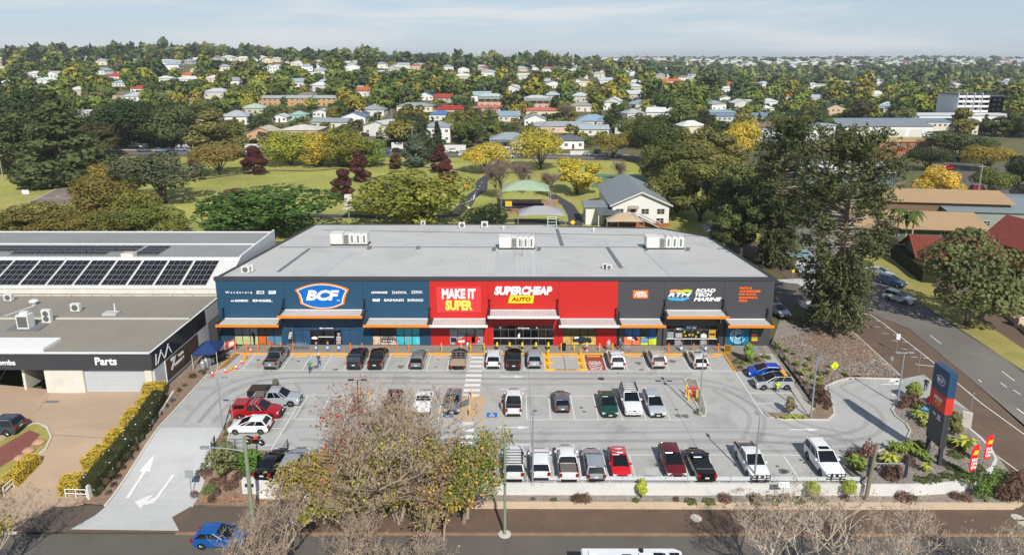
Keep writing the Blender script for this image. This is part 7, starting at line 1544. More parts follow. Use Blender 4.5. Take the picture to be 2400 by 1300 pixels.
H(1806,250,40,11,3.6,2.2,'hip','#b9c3ca',WH,'pale-roofed house left of the school oval'); H(1797,266,34,11,3.4,2.2,'hip','#c6cacc',WH,'second pale-roofed house above the school'); H(1957,276,50,12,6.0,2.6,'gable','#3e434a','#c4ab8c','beige gabled house with dark roof above the school',storeys=2); H(1916,208,62,12,5.0,1.0,'flat',WR,WH,'white terrace row far right',nwin=8,storeys=2,name='terrace',cat='terrace'); H(2152,218,124,26,6.0,2.4,'long','#8fb0a0','#b79a7c','large pale green roofed hall far right',name='hall',cat='hall'); H(1576,198,60,14,3.4,2.6,'hip','#c2622f',CR,'orange-roofed house right of centre in the distance'); H(1845,236,30,11,3.4,2.4,'hip','#b9683f',CR,'brown-orange roofed house above the school'); H(1700,216,30,11,3.4,2.2,'hip',WR,WH,'white-roofed house far right of centre'); H(2052,232,44,12,3.4,2.2,'hip',WR,WH,'white-roofed house left of the green hall')
M_SROOF = mat('school_roof','#6f8291',.5,var=.05,scale=.2); S = dict(name='school_block',cat='school',door=False,group='school blocks')
H(1690,292,60,14,7.0,.8,'flat','#8fa6b0','#cfc3b0','blue-white school block at its left end',storeys=2,nwin=5,**S); H(1772,300,208,12,6.6,1.2,'long','#6f8291','#b9c0c4','long upper school wing with blue-grey roof',storeys=2,nwin=18,roofm=M_SROOF,**S)
H(2085,318,410,12,7.0,1.2,'long','#6f8291','#cdc6b6','longest two-storey school wing with a row of roof vents',storeys=2,nwin=34,roofm=M_SROOF,**S); H(1810,332,76,14,6.4,2.2,'hip','#7b6258','#cfd4d8','brown-roofed school block behind the tall pines',storeys=2,nwin=6,**S); H(1915,330,80,10,7.0,.6,'flat','#8fa0aa','#d3d6d8','white two-storey school link block',storeys=2,nwin=6,**S)
sh_ = H(2078,326,210,26,6.2,1.8,'long','#7b8286','#d6d8d8','large school shed with white walls and ring mural',nwin=0,sidewin=0,name='school_shed',cat='school',door=False)
for k in range(4): put('wall_bay',MB().b(-3,3,-.06,0,.4,4.0).mesh('wall_bay',flat('shed_panel','#c9c6be',.6)),sh_,None,(-11+8.2*k,-13.001,.5))
for k in range(2): o = put('mural_ring',MB().lathe((0,0,0),[(2.0-.5*k,0),(2.0-.5*k,.04)],20).mesh('mural_ring',flat('mural_%d' % k,'#8f9498' if k == 0 else '#50575c',.7)),sh_,None,(-17.6-.03*k,-2,3.2),rot=(0,R(-90),0))
H(2115,372,130,14,6.6,.9,'long','#a98f5f','#9c5a3a','two-storey brick school block with tan roof',storeys=2,nwin=10,wallm=mat('school_brick','#a05c3a',.85,var=.1,scale=1,fine=8,fvar=.12),roofm=mat('tan_school_roof','#a98f5f',.6,var=.06,scale=.3),**S)
H(1990,445,215,22,5.0,1.6,'long','#c3c6c8','#47605c','wide white-roofed building glimpsed behind the two tall pines',nwin=8,name='hall',cat='hall')
g = GT(2290,298); zc = P(g)[2]; w = 108*zc/F_PX; t = thing('apartment_block','white and navy apartment tower with balconies at the right','apartments',(g.x,g.y+10,g.z)); hh = atY(2290,218,g.y).z-g.z; ns = 7; fh = hh/ns
MB().b(-w/2,w*.18,-9,9,0,hh-1).build('pale_core',flat('pale_panel','#d0d4d8',.5),t)
for k in range(4): x = -w/2+w*.17*k; MB().b(x+.3,x+w*.06,-9.06,-8.98,.2,hh-1.2).build('navy_panel',flat('navy_panel','#3f4f63',.5),t); MB().b(w*.12,w/2,-9.6,9,0,hh-2).build('white_wing',M_WHITE,t)
for s in range(ns):
 for k in range(4):
  x = -w/2+w*.17*k; bx = MB().b(x,x+w*.15,-10.6,-9.0,s*fh+.1,s*fh+.35).b(x,x+w*.15,-10.6,-10.5,s*fh+.35,s*fh+1.3).b(x-.1,x+.1,-10.6,-9.0,s*fh+.1,(s+1)*fh).build('balcony',M_WHITE,t)
  MB().b(x+.3,x+w*.15-.3,-9.05,-8.99,s*fh+.4,s*fh+2.6).build('glass_door',M_WIN,t)
 for k in range(3): x = w*.16+w*.11*k; MB().b(x,x+w*.055,-9.66,-9.59,s*fh+1.0,s*fh+2.1).build('window',M_WIN,t)
MB().b(-w/2-1,w*.2,-10,9.4,hh-1,hh-.5).build('roof',flat('dark_roof','#4d5156',.6),t); MB().b(w*.1,w/2+.5,-10.2,9.4,hh-2,hh-1.5).build('roof',flat('dark_roof','#4d5156',.6),t)
KEEP.append((2232,2350,214,296,g.y)); FOOT.append((g.x,g.y+10,w*.8))
H(2270,304,270,16,7.5,.5,'flat','#c9cbcc','#dddede','low white building in front of the apartment tower',storeys=2,nwin=9,name='office_building',cat='office',door=False); H(2190,292,120,14,5.0,.5,'flat','#b0b4b6','#8b9094','grey shopfront left of the apartment tower',nwin=5,name='office_building',cat='office')
for x0,x1,y,hgt,lb in ((300,348,345,1.4,'white garden wall at the left of the far road'),(412,446,346,1.4,'painted garden wall by the parked cars'),(570,636,347,1.5,'mural garden wall below the tan brick building'),(918,945,350,2.6,'white wall beside the hill street corner'),(1036,1092,353,2.2,'white rendered wall below the tall white house'),(1158,1222,358,1.0,'low white fence in front of the cream cottage'),(1336,1382,364,1.6,'cream wall in front of the dark-roofed house')):
 a,b = GT(x0,y),GT(x1,y); o = MB(); wall_strip(o,[Vector((a.x,a.y)),Vector((b.x,b.y))],.3,a.z-1,a.z+hgt); tag(o.build('garden_wall',M_WHITEWALL),lb,'wall')
USED = set()
def by_anchor(lead,x,y):
 """a label that finds the thing by the nearest named house"""
 for ax,ay,al in sorted(ANCH,key=lambda q: (q[0]-x)**2+4*(q[1]-y)**2):
  dx,dy = x-ax,y-ay; rel = ('just ' if abs(dx)+abs(dy) < 45 else '')+(('left of' if dx < 0 else 'right of') if abs(dx) > abs(dy)*2 else ('above' if dy < 0 else 'below'))
  s = lead+' '+rel+' the '+al
  if len(s.split()) <= 16 and s not in USED: USED.add(s); return s
 return lead+' among the far houses'
# ---- more houses, scattered along the streets of the hill
hr = random.Random(5); roofs = ['#c9cac8','#c4c7c6','#b4b9bc','#9fa5aa','#8b9196','#c2c6c2','#a8b4bc','#b9beb8','#9c4038','#b06040','#7f7468','#8fa0ac']
far_h = []
def rword(c):
 return {'#9c4038': 'red-roofed','#b06040': 'orange-roofed','#7f7468': 'brown-roofed','#8fa0ac': 'blue-grey-roofed','#a8b4bc': 'blue-grey-roofed','#9fa5aa': 'grey-roofed','#8b9196': 'grey-roofed'}.get(c,'pale-roofed')
def free(x,y,r):
 return all((x-fx_)**2+(y-fy)**2 > (r+fr_)**2 for fx_,fy,fr_ in FOOT)
n_ind = 0
for _ in range(9000):
 D = math.exp(hr.uniform(math.log(330),math.log(3300))); a = hr.uniform(-.80,.80); x = a*D
 if D > 1250 and a < .05: continue
 if D > 1500 and hr.random() < .45: continue
 if D < 900 and hr.random() < .1: continue
 if a > .25 and 560 < D < 1150 and hr.random() < .72: continue
 if a > .2 and D < 470 and x > 95: continue
 if not free(x,D,9): continue
 z = terrain(x,D); q = P((x,D,z)); w = hr.uniform(11,18)
 if any(q[0]+w*.5*F_PX/q[2] > k[0]-4 and q[0]-w*.5*F_PX/q[2] < k[1]+4 and D < k[4] and q[1]-8*F_PX/q[2] < k[3] and q[1] > k[2] for k in KEEP): continue
 FOOT.append((x,D,11))
 rc,kd,rz = hr.choice(roofs),hr.choice(['hip','hip','gable','long']),hr.uniform(-.5,.5)
 if n_ind < 160 and D < 1000 and -60 < q[0] < 2460:
  house('house',by_anchor(rword(rc)+' house',q[0],q[1]-8),'house',(x,D,z),w,hr.uniform(9,12),hr.uniform(3.2,5),2.4,kd,rc,hr.choice([WH,WH,CR,'#c9c6be','#b9b2a4']),rz,'houses scattered in the far suburb',nwin=3,sidewin=0); n_ind += 1
  if hr.random() < .55: KEEP.append((q[0]-w*.5*F_PX/q[2],q[0]+w*.5*F_PX/q[2],q[1]-6*F_PX/q[2],q[1],D))
 else: far_h.append((x,D,z,w,rz,rc))
 if len(far_h) > 1300: break
for _ in range(420):
 D = 1000+hr.random()**1.7*1700; x = hr.uniform(.06,.82)*D; far_h.append((x,D,terrain(x,D)+3,hr.uniform(12,20),hr.uniform(-.5,.5),hr.choice(roofs[:8])))
mbs = MB(); fm = {}
for x,y,z,w,rz,rc in far_h:
 mi = fm.setdefault(rc,len(fm)+1); ca,sa = math.cos(rz),math.sin(rz); s = 1.0 + sst(1300,2600,y)*.35; w2,d2 = w/2*s,5.5*s
 def tp(u,v,h): return (x+u*ca-v*sa,y+u*sa+v*ca,z+h)
 c4 = [(-w2,-d2),(w2,-d2),(w2,d2),(-w2,d2)]
 mbs._a([tp(u,v,-2) for u,v in c4]+[tp(u,v,3.2) for u,v in c4],[(0,1,5,4),(1,2,6,5),(2,3,7,6),(3,0,4,7)],0)
 mbs._a([tp(u*1.08,v*1.1,3.1) for u,v in c4]+[tp(-w2*.5,0,5.8),tp(w2*.5,0,5.8)],[(0,1,5,4),(1,2,5),(2,3,4,5),(3,0,4)],mi)
tag(mbs.build('distant_houses',[flat('far_wall','#d0cec6',.8)]+[flat('far_roof_'+c[1:],c,.6) for c in fm],kind='stuff'),'pale roofs of the distant suburb spread over the far hills','houses')
# ---- the wood between the houses
tr_ = random.Random(9); pal_near = ['#626828','#525c24','#6d6c26','#424f22','#3a4620','#5d642c','#6f6c28','#47522a','#4d4a2a','#5a662c','#333f20','#76702a','#404d24']
pal_far = ['#4c5530','#3a4728','#58602f','#343f26','#46502e','#5d5f30','#3d4a2a']
kinds = ['dome','round','tall','round','dome','ovoid','tall','cone']
def on_road(x,y):
 for pl,w in ROADS:
  for a,b in zip(pl,pl[1:]):
   ab = b-a; t_ = max(0,min(1,((x-a.x)*ab.x+(y-a.y)*ab.y)/max(1e-6,ab.x**2+ab.y**2)))
   if (x-a.x-ab.x*t_)**2+(y-a.y-ab.y*t_)**2 < w*w: return True
 return False
ROADS = [(back_pts,12),(gts((868,348),(890,318),(905,300),(925,276),(938,262)),8),(gts((1430,372),(1460,330),(1480,300),(1475,270)),7),(gts((-10,400),(60,380),(110,366)),8)]
spots = []; grid = {}
for _ in range(65000):
 u = tr_.random(); D = math.sqrt(255**2+(1500**2-255**2)*u) if tr_.random() < .62 else math.sqrt(255**2+(620**2-255**2)*u)
 a = tr_.uniform(-.82,.82); x = a*D; w = tr_.uniform(9,18)*(1 if tr_.random() < .8 else 1.3); h = w*tr_.uniform(.75,1.15)
 if D > 800 and a > .05 and tr_.random() < .62: continue
 if D < 292 and -190 < x < 62: continue
 if x > 95 and D < 330: continue
 key = (int(x//6),int(D//6))
 if any((key[0]+i,key[1]+j) in grid and (grid[(key[0]+i,key[1]+j)][0]-x)**2+(grid[(key[0]+i,key[1]+j)][1]-D)**2 < (w*.36)**2 for i in (-1,0,1) for j in (-1,0,1)): continue
 if D < 1000 and any((x-q[0])**2+(D-q[1])**2 < (q[2]*.62+w*.22)**2 for q in FOOT if abs(q[1]-D) < 40): continue
 if D < 600 and on_road(x,D): continue
 z = terrain(x,D); q = P((x,D,z)); s = F_PX/q[2]; x0,x1,y0,y1 = q[0]-w*.5*s,q[0]+w*.5*s,q[1]-h*s,q[1]
 bad = False
 for k in KEEP:
  if D < k[4]+2 and x1 > k[0] and x0 < k[1] and y0 < k[3]-2 and y1 > k[2]:
   ov = (min(x1,k[1])-max(x0,k[0]))*(min(y1,k[3])-max(y0,k[2]))
   if ov > .30*(k[1]-k[0])*(k[3]-k[2]) : bad = True; break
 if bad: continue
 grid[key] = (x,D); spots.append((D,x,z,w,h))
 if len(spots) > 7000: break
spots.sort(); lab_n = 0
names_side = ['at the left','left of centre','near the centre','right of centre','at the right']
for i,(D,x,z,w,h) in enumerate(spots[:250]):
 kd = tr_.choice(kinds); c = tr_.choice(pal_near)
 q = P((x,D,z+h*.5)); cw_ = lin(c); shp = {'dome': 'spreading','round': 'rounded','tall': 'ragged','ovoid': 'upright','cone': 'conical'}[kd]
 tree(by_anchor(('yellow-olive ' if cw_[0] > cw_[1]*.95 else 'dark green ' if cw_[1] < .075 else 'olive green ')+shp+' tree',q[0],q[1]),(x,D,z),h*(1.15 if kd in ('ovoid','cone') else 1),w*(.75 if kd in ('ovoid','cone') else 1),kd,jit(c,.15,tr_),'mid',tr_.randrange(4),.1,'trees among the far houses')
protos = [crown(kd,n,lf,300+j,ww,.08)[:2] for j,(kd,n,lf,ww) in enumerate([('dome',280,.12,1.0),('round',280,.12,.95),('tall',260,.12,.75),('ovoid',220,.115,.6)])]
protof = [crown(kd,n,lf,400+j,ww,.05)[:2] for j,(kd,n,lf,ww) in enumerate([('dome',48,.3,1.0),('round',48,.3,.95),('tall',44,.3,.8)])]
protom = [crown(kd,n,lf,350+j,ww,.06)[:2] for j,(kd,n,lf,ww) in enumerate([('dome',125,.185,1.0),('round',125,.185,.95),('tall',120,.185,.8)])]
nr = np.random.default_rng(3); VV = []; CC = []
def emit(x,y,z,w,h,prs,pal,far):
 V,tn = prs[nr.integers(len(prs))]; a = nr.uniform(0,6.28); ca,sa = math.cos(a),math.sin(a); q = V.reshape(-1,3)
 X = (q[:,0]*ca-q[:,1]*sa)*w+x; Y = (q[:,0]*sa+q[:,1]*ca)*w+y; Z = q[:,2]*h+z-.3
 c = np.array(jit(pal[nr.integers(len(pal))],.2,tr_)); f = np.repeat(.9+1.05*tn,4)[:,None]
 VV.append(np.stack([X,Y,Z],1).astype('f')); CC.append(np.concatenate([np.clip(c[None]*f,0,1),np.ones((len(f),1))],1).astype('f'))
for D,x,z,w,h in spots[250:]: emit(x,D,z,w*1.05,h*1.05,protos if D < 470 else protom if D < 800 else protof,pal_near if D < 750 else pal_far,0)
for _ in range(2600):
 D = tr_.uniform(1300,4000); a = tr_.uniform(-.82,.82)
 if D > 1500 and a < -.02: continue
 x = a*D; w = tr_.uniform(12,26); emit(x,D,terrain(x,D),w,w*tr_.uniform(.35,.62),protof,pal_far,True)
for _ in range(300):
 D = tr_.uniform(880,1250); a = tr_.uniform(-.82,.1); x = a*D; w = tr_.uniform(9,19); emit(x,D,terrain(x,D),w,w*tr_.uniform(.7,1.7)*(1 if tr_.random() < .85 else 1.35),protos[:3],pal_far,True)
for _ in range(1500):
 D = tr_.uniform(290,620); x = tr_.uniform(-.8,.5)*D; w = tr_.uniform(3.5,7.5)
 if any((x-q[0])**2+(D-q[1])**2 < (q[2]*.55+w*.3)**2 for q in FOOT if abs(q[1]-D) < 30) or on_road(x,D) or (x > 95 and D < 340): continue
 emit(x,D,terrain(x,D),w,w*tr_.uniform(.5,.85),protom,pal_near,0)
m = bpy.data.materials.new('distant_foliage'); m.use_nodes = True; tt_ = m.node_tree; b_ = tt_.nodes['Principled BSDF']; b_.inputs['Roughness'].default_value = .7; b_.inputs['Specular IOR Level'].default_value = .2
at_ = N(tt_,'ShaderNodeAttribute',attribute_name='leaf_colour'); tt_.links.new(at_.outputs['Color'],b_.inputs['Base Color'])
V = np.concatenate(VV).reshape(-1,4,3); me = quads_mesh('distant_wood',V,[m]); ca_ = me.attributes.new('leaf_colour','FLOAT_COLOR','POINT'); cc_ = np.concatenate(CC)
if len(ca_.data) == len(cc_): ca_.data.foreach_set('color',cc_.ravel())
tag(put('distant_wood',me,kind='stuff'),'mass of trees covering the hills behind the suburb','wood')
for x,y,yt,w,kd,c,lb in ((217,150,100,22,'cone','#33402a','tall layered pine on the left skyline'),(279,150,103,16,'cone','#33402a','dark pointed pine on the left skyline'),(82,160,108,38,'round','#33432a','rounded dark tree on the far left skyline'),(160,160,113,20,'tall','#3c4a2e','thin tree left of the layered pine on the skyline'),(728,150,108,30,'tall','#36452a','tall tree left of centre on the skyline'),(1016,165,122,60,'dome','#46503a','broad gum crown at the centre skyline'),(1074,165,124,22,'tall','#3a482e','tall gum right of the broad crown'),(1288,160,132,12,'cone','#3a4636','small dark pine on the right of centre skyline'),(2190,160,133,10,'tall','#454f40','tall tree on the right skyline')):
 T(lb,x,y,yt,w,kd,c,'mid',2,.1,group='skyline trees')
# ================================================================== STREET FURNITURE AND SMALL THINGS
M_GALV = flat('galvanised','#9aa0a4',.45,metal=.3); M_TIMBER = mat('grey_timber','#837766',.95,var=.15,scale=2,fine=12,fvar=.2,coords='obj'); M_GREENPOLE = mat('green_treated_pole','#7f8a74',.9,var=.12,scale=2,coords='obj')
M_BOLY = flat('bollard_yellow','#f0b41c',.45); M_BOLO = flat('bollard_orange','#ee7a28',.45)
A,B = G(2172,1061),G(2200,1089); dv = (B-A); Ls = dv.length; rz = math.atan2(dv.y,dv.x); top = atY(2233,876,B.y).z
t = thing('pylon_sign','tall charcoal pylon sign with blue and red panels in the corner garden','sign',A,rz)
for x in (0,Ls): MB().b(x-.14,x+.14,-.16,.16,-.3,top).build('post',M_COPING,t)
zb = 1.9; secs = [(zb,zb+1.9,M_DARK),(zb+1.92,zb+3.7,M_DARK),(zb+3.72,top-4.1,M_DARK),(top-4.08,top-2.4,flat('pylon_red','#c93a30',.4)),(top-2.38,top+.1,flat('pylon_blue','#2c4a68',.4))]
for i,(z0,z1,m_) in enumerate(secs):
 for s in (-1,1):
  e = .16 if i > 2 else .0
  p_ = MB().b(-.16-e,Ls+.16+e*.2,s*.18-.1-(.08 if i > 2 else 0),s*.18+.1+(.08 if i > 2 else 0),z0,z1).build('sign_panel',m_,t)
f = -.18-.1-.09
def ptxt(s,x,z,w,h,m_=M_LETTER,bold=.03): return text_part(s,'lettering',m_,t,(x,f,z),w,h,bold=bold,depth=.03)
mb = MB(); pts_ = [(x*.0016,-y*.0016) for x,y in [(px_-1583,py_-322) for px_,py_ in sh]]
cz_ = top-1.15; ptx = Ls*.5
mb._a([(ptx+x*1.15,f+.0,cz_+z*1.5) for x,z in pts_],[tuple(reversed(range(len(pts_))))]); mb.build('shield_border',M_LETTER,t)
mb = MB(); mb._a([(ptx+x*1.0,f-.01,cz_+z*1.3) for x,z in pts_],[tuple(reversed(range(len(pts_))))]); mb.build('shield_face',flat('pylon_blue','#2c4a68',.4),t)
o = ptxt('BCF',ptx,cz_,.85,.42); o.location.y = f-.02
ptxt('SUPERCHEAP',ptx,top-3.0,1.3,.34); q = MB().b(ptx-.35,ptx+.4,f-.005,f+.02,top-3.6,top-3.28).build('badge',flat('sign_yellow','#fcd116',.45),t); o = text_part('AUTO','lettering',flat('dark_red','#a0261c',.5),q,(ptx,f-.02,top-3.44),.5,.16,bold=.03,depth=.02)
o = ptxt('RTM',ptx-.35,top-4.75,.5,.26); o.location.y = f+.08; o = ptxt('ROAD\nTECH\nMARINE',ptx+.4,top-4.8,.6,.55); o.location.y = f+.08
def flag(label,base,h,w,m_,words=(),rz=0,ink_=None,band=None):
 t = thing('feather_flag',label,'flag',base,rz); MB().t((0,0,0),(0,0,h),.025,n=6).build('pole',M_GALV,t)
 mb = MB(); n = 8; L = []; Rr = []
 for i in range(n+1):
  u = i/n; z = h*.26+h*.74*u; k = w*(.85+.15*math.sin(u*3)) if u < .8 else w*(1-(u-.8)*3.2); L.append((.02,.02*math.sin(u*5),z)); Rr.append((-max(.1,k),.05*math.sin(u*7+1),z-.12*(1-u)))
 for i in range(n): mb.q(L[i],Rr[i],Rr[i+1],L[i+1]);
 fl_ = mb.build('banner',m_,t)
 for j,s in enumerate(words): text_part(s,'lettering',ink_ or M_LETTER,fl_,(-w*.45,-.07,h*(.36+.11*(len(words)-1-j))),w*.75,h*.085,bold=.04,depth=.01)
 if band: MB().q((-w*.8,-.06,h*.72),(-w*.15,-.06,h*.72),(-w*.1,-.06,h*.84),(-w*.6,-.06,h*.84)).build('stripe_mark',band,fl_)
 return fl_
rf_ = flat('flag_red','#d81f24',.6); yl_ = flat('flag_yellow','#f2c522',.6)
flag('left red sale flag near the curved wall',G(2283,1122),3.6,.8,rf_,('SALE','ON','NOW'),R(10),None,yl_); flag('right red sale flag beside the curved wall',G(2317,1092),3.4,.8,rf_,('SALE','ON','NOW'),R(10),None,yl_)
fk = flat('flag_dark','#2b2e36',.6); flag('left dark feather flag in the corner garden',G(2027,1130),2.6,.5,fk,(),R(170)); flag('right dark feather flag in the corner garden',G(2124,1132),2.6,.55,fk,(),R(20)); o = flag('navy feather flag by the trolleys at the blue entrance',G(688,818),3.0,.6,fk,(),R(20));
text_part('YETI','lettering',M_LETTER,o,(-.28,-.07,2.0),1.0,.36,(R(90),R(-75),0),.03,depth=.01)
def lamp(label,xb,yb,yt,heads,dark=False,z=0.0):
 b = G(xb,yb,z); h = atY(xb,yt,b.y).z-b.z; m_ = M_COPING if dark else M_GALV; t = thing('lamp_post',label,'lamp post',b,0,'car park lamp posts')
 MB().b(-.2,.2,-.2,.2,-.05,.03).build('base_plate',m_,t); MB().t((0,0,0),(0,0,h),.10,.06,8).build('pole',m_,t)
 for a in heads:
  q = put('lamp_arm',None,t,None,(0,0,h),R(a)); MB().t((0,0,-.04),(.45,0,.0),.035,n=6).build('bracket',m_,q); MB().b(.4,1.0,-.16,.16,-.03,.06).build('lamp_head',m_,q)
lamp('twin-headed lamp post beside the driveway',523,1014,884,(0,180)); lamp('lamp post on the narrow island right of the middle row',1639,972,828,(0,90,180,270)); lamp('lamp post at the kerbed island below the fence',1900,980,846,(45,)); lamp('twin-headed lamp post at the exit garden',2103,947,826,(0,180)); lamp('lamp post by the white ute at the guard rail',1767,1131,977,(90,)); lamp('lamp post between two white cars at the guard rail',1248,1132,978,(90,)); lamp('dark twin lamp post behind the foreground tree',842,972,890,(0,180),True)
def power_pole(label,base,h,r=.17,lean=(0,0),m_=None):
 t = thing('timber_pole',label,'pole',base,0); MB().path([(0,0,-.2),(lean[0]*.5,lean[1]*.5,h*.5),(*lean,h)],r,9,r1=r*.72).build('shaft',m_ or M_TIMBER,t); return t
b = GS(594,1236,z_drive); h = atY(568,1022,b.y).z-b.z; t = power_pole('green timber power pole with a street light arm by the driveway',b,h,.2,(0,0),M_GREENPOLE)
MB().path([(0,0,h-1.4),(-1.5,.1,h-1.2),(-3.3,.2,h-1.15)],.05).build('lamp_arm',M_GALV,t); MB().b(-3.9,-3.2,.05,.35,h-1.25,h-1.08).build('street_light',M_GALV,t); MB().t((-.1,0,h-.1),(-2.2,.3,h-1.1),.012,n=4).build('stay_wire',M_COPING,t)
b = GS(1183,1252,z_drive); h = atY(1187,1030,b.y).z-b.z; t = power_pole('grey timber pole at the footpath beside the leafy tree',b,h,.13,(.05,0),M_GREENPOLE); MB().lathe((0,0,0),[(.55,0),(.55,.03)],16).build('collar',M_KERB,t)
b = GS(2026,1178,z_drive); b = G(2026,1182,STREET); h = atY(2046,1038,b.y).z-b.z; t = power_pole('leaning timber pole with a cross arm at the corner garden wall',b,h,.2,(.4,0)); MB().t((.3,0,h-2.0),(3.1,.2,h-2.15),.05).build('bracket_arm',M_GALV,t)
t = thing('guard_rail','white pipe guard rail along the car park edge','guard rail',(1.8,EDGE_Y+.35,0)); x0,x1 = G(1256,1126).x-1.8,G(2012,1126).x-1.8; nb_ = 15
for k in range(nb_+1): x = x0+(x1-x0)*k/nb_; MB().b(x-.07,x+.07,-.07,.12,0,.62).build('post',M_GALV,t)
for k in range(nb_):
 xa,xb_ = x0+(x1-x0)*k/nb_+.02,x0+(x1-x0)*(k+1)/nb_-.02; MB().b(xa,xb_,-.17,-.075,.28,.42).b(xa,xb_,-.15,-.075,.42,.50).b(xa,xb_,-.17,-.075,.50,.64).build('rail',flat('rail_white','#c3c6c8',.4),t)
def fence(label,a,b,h,nb,m_,z=0.0,bars=.14,top=True,name='fence'):
 a,b = Vector((a[0],a[1],z)),Vector((b[0],b[1],z if len(b) < 3 else b[2])); t = thing(name,label,'fence',a); d_ = b-a
 for k in range(nb+1): q = d_*(k/nb); MB().b(q.x-.03,q.x+.03,q.y-.03,q.y+.03,q.z-.1,q.z+h+.05).build('post',m_,t)
 for k in range(nb):
  p0,p1 = d_*(k/nb),d_*((k+1)/nb); mb = MB(); mb.t(p0+Vector((0,0,h)),p1+Vector((0,0,h)),.022,n=4).t(p0+Vector((0,0,.12)),p1+Vector((0,0,.12)),.022,n=4); n = max(2,int((p1-p0).length/bars))
  for i in range(1,n): q = p0.lerp(p1,i/n); mb.t(q+Vector((0,0,.12)),q+Vector((0,0,h)),.009,n=3,cap=False)
  mb.build('fence_panel',m_,t)
 return t
fence('black mesh fence between the side walkway and the mulch bed',G(1806,809),G(1910,957),1.25,9,M_BLACK,.05,.10); fence('short return of black fence at the end of the side walkway',G(1895,944),G(1910,957),1.2,1,M_BLACK,.05,.12)
fence('black fence across the head of the driveway garden',G(503,1052),G(602,1054),1.15,4,M_BLACK,.02,.14); fence('black gate panel beside the driveway median',G(497,1062),G(505,1046),1.2,1,M_BLACK,.02,.14); fence('black fence in front of the black sedan',(-22.5,60.8),(-22.5,55.6),1.15,3,M_BLACK,.02,.14); fence('black fence on the wall beside the timber pole',(-3.4,EDGE_Y+.25),(1.6,EDGE_Y+.25),1.1,3,M_BLACK,.05,.14); fence('black fence hidden along the wall behind the trees',(-22.4,EDGE_Y+.1),(-3.6,EDGE_Y+.1),1.1,8,M_BLACK,.05,.16)
mb = MB(); hw = [GS(x,y,z_drive) for x,y in ((208,1172),(300,1068),(345,1012),(382,965),(408,925))]
for a,b in zip(hw,hw[1:]):
 n = Vector((-(b-a).y,(b-a).x,0)).normalized()*.1; zt = max(a.z,b.z)+.55; mb._a([a-n+Vector((0,0,-.4)),b-n+Vector((0,0,-.4)),b+n+Vector((0,0,-.4)),a+n+Vector((0,0,-.4)),*[Vector((q.x,q.y,zt)) for q in (a-n,b-n,b+n,a+n)]],[(4,5,6,7),(0,1,5,4),(2,3,7,6),(1,2,6,5),(3,0,4,7)])
tag(mb.build('hedge_wall',M_CREAM),'stepped cream wall beside the dark green hedge','wall')
for a,b,lb in (((155,1166),(204,1168),'white pipe rail in front of the yellow hedge at the street'),((10,1162),(55,1120),'white pipe gate beside the forecourt island hedge')):
 pa,pb = GS(*a,z_drive),GS(*b,z_drive); t = thing('pipe_rail',lb,'railing',pa); d_ = pb-pa
 for k in (0,.5,1): MB().t(d_*k,d_*k+Vector((0,0,.9)),.05,n=6).build('post',M_WHITE,t)
 for z in (.45,.9): MB().t((0,0,z),d_+Vector((0,0,z)),.045,n=6).build('rail',M_WHITE,t)
p = GS(566,1166,z_drive); t = thing('meter_cabinet','white wall cabinet with two dark openings by the footpath','cabinet',(p.x,p.y+.3,p.z)); MB().b(0,3.0,0,.5,-.1,1.6).build('casing',M_WHITEWALL,t)
for x in (.3,.8): MB().b(x,x+.3,-.02,.01,.9,1.25).build('opening',M_BLACK,t)
MB().b(1.6,2.9,-.6,-.5,.0,.9).build('rail_panel',M_WHITE,t)
bo = MB().t((0,0,0),(0,0,1.05),.075,n=10).lathe((0,0,1.05),[(.075,0),(.05,.05),(.01,.07)],10).mesh('bollard',M_BOLO,True); by = bo.copy(); by.materials[0] = M_BOLY
col_o,col_y = [552,579,606,632.5,659,687,822,849,876,904,930.5,958,1566,1624,1682],[1035,1081,1103,1135,1315,1345.5,1405,1435]
for i,x in enumerate(col_o): tag(put('bollard',bo,None,None,(G(x,823).x,84.25,.1)),ordn[i]+' orange bollard from the left along the shopfront' if i < 11 else 'orange bollard, '+['last before the red wall','left of the charcoal entrance','middle of the charcoal entrance','right of the charcoal entrance'][i-11],'bollard','orange bollards along the shopfront')
for i,x in enumerate(col_y): tag(put('bollard',by,None,None,(G(x,823).x,84.25,.1)),ordn[i]+' plain yellow bollard from the left along the red wall','bollard','yellow bollards along the red wall')
def sleeve(label,x,c1,c2,c3,grp):
 t = thing('sleeved_bollard',label,'bollard',(G(x,823).x,84.25,.1),0,grp); MB().t((0,0,.0),(0,0,1.0),.15,n=10).build('sleeve',flat('sleeve_'+c1[1:],c1,.5),t); MB().b(-.14,.14,-.165,-.14,.3,.7).build('sleeve_print',flat('sleeve_'+c2[1:],c2,.5),t); MB().lathe((0,0,1.0),[(.11,0),(.13,.12),(.06,.26)],10).build('cap',flat('sleeve_'+c3[1:],c3,.5),t)
for i,x in enumerate((742,769,795)): sleeve(['left','middle','right'][i]+' of three blue sleeved bollards at the blue entrance',x,'#2f63a4','#b8c8dc','#ee7a28','blue sleeved bollards')
for i,x in enumerate((1165,1194.6,1224,1256,1285)): sleeve(ordn[i]+' yellow sleeved bollard at the red entrance',x,'#e8d01c','#3a3626','#f0b41c','yellow sleeved bollards')
for i,x in enumerate((1595,1652)): sleeve(['left','right'][i]+' blue sleeved bollard at the charcoal entrance',x,'#3d6fae','#cfd6de','#ee7a28','blue sleeved bollards at the charcoal entrance')
sleeve('red and white sleeved bollard beside the sand poster window',1375,'#c9c4c4','#b83a3a','#f0b41c','red sleeved bollard')
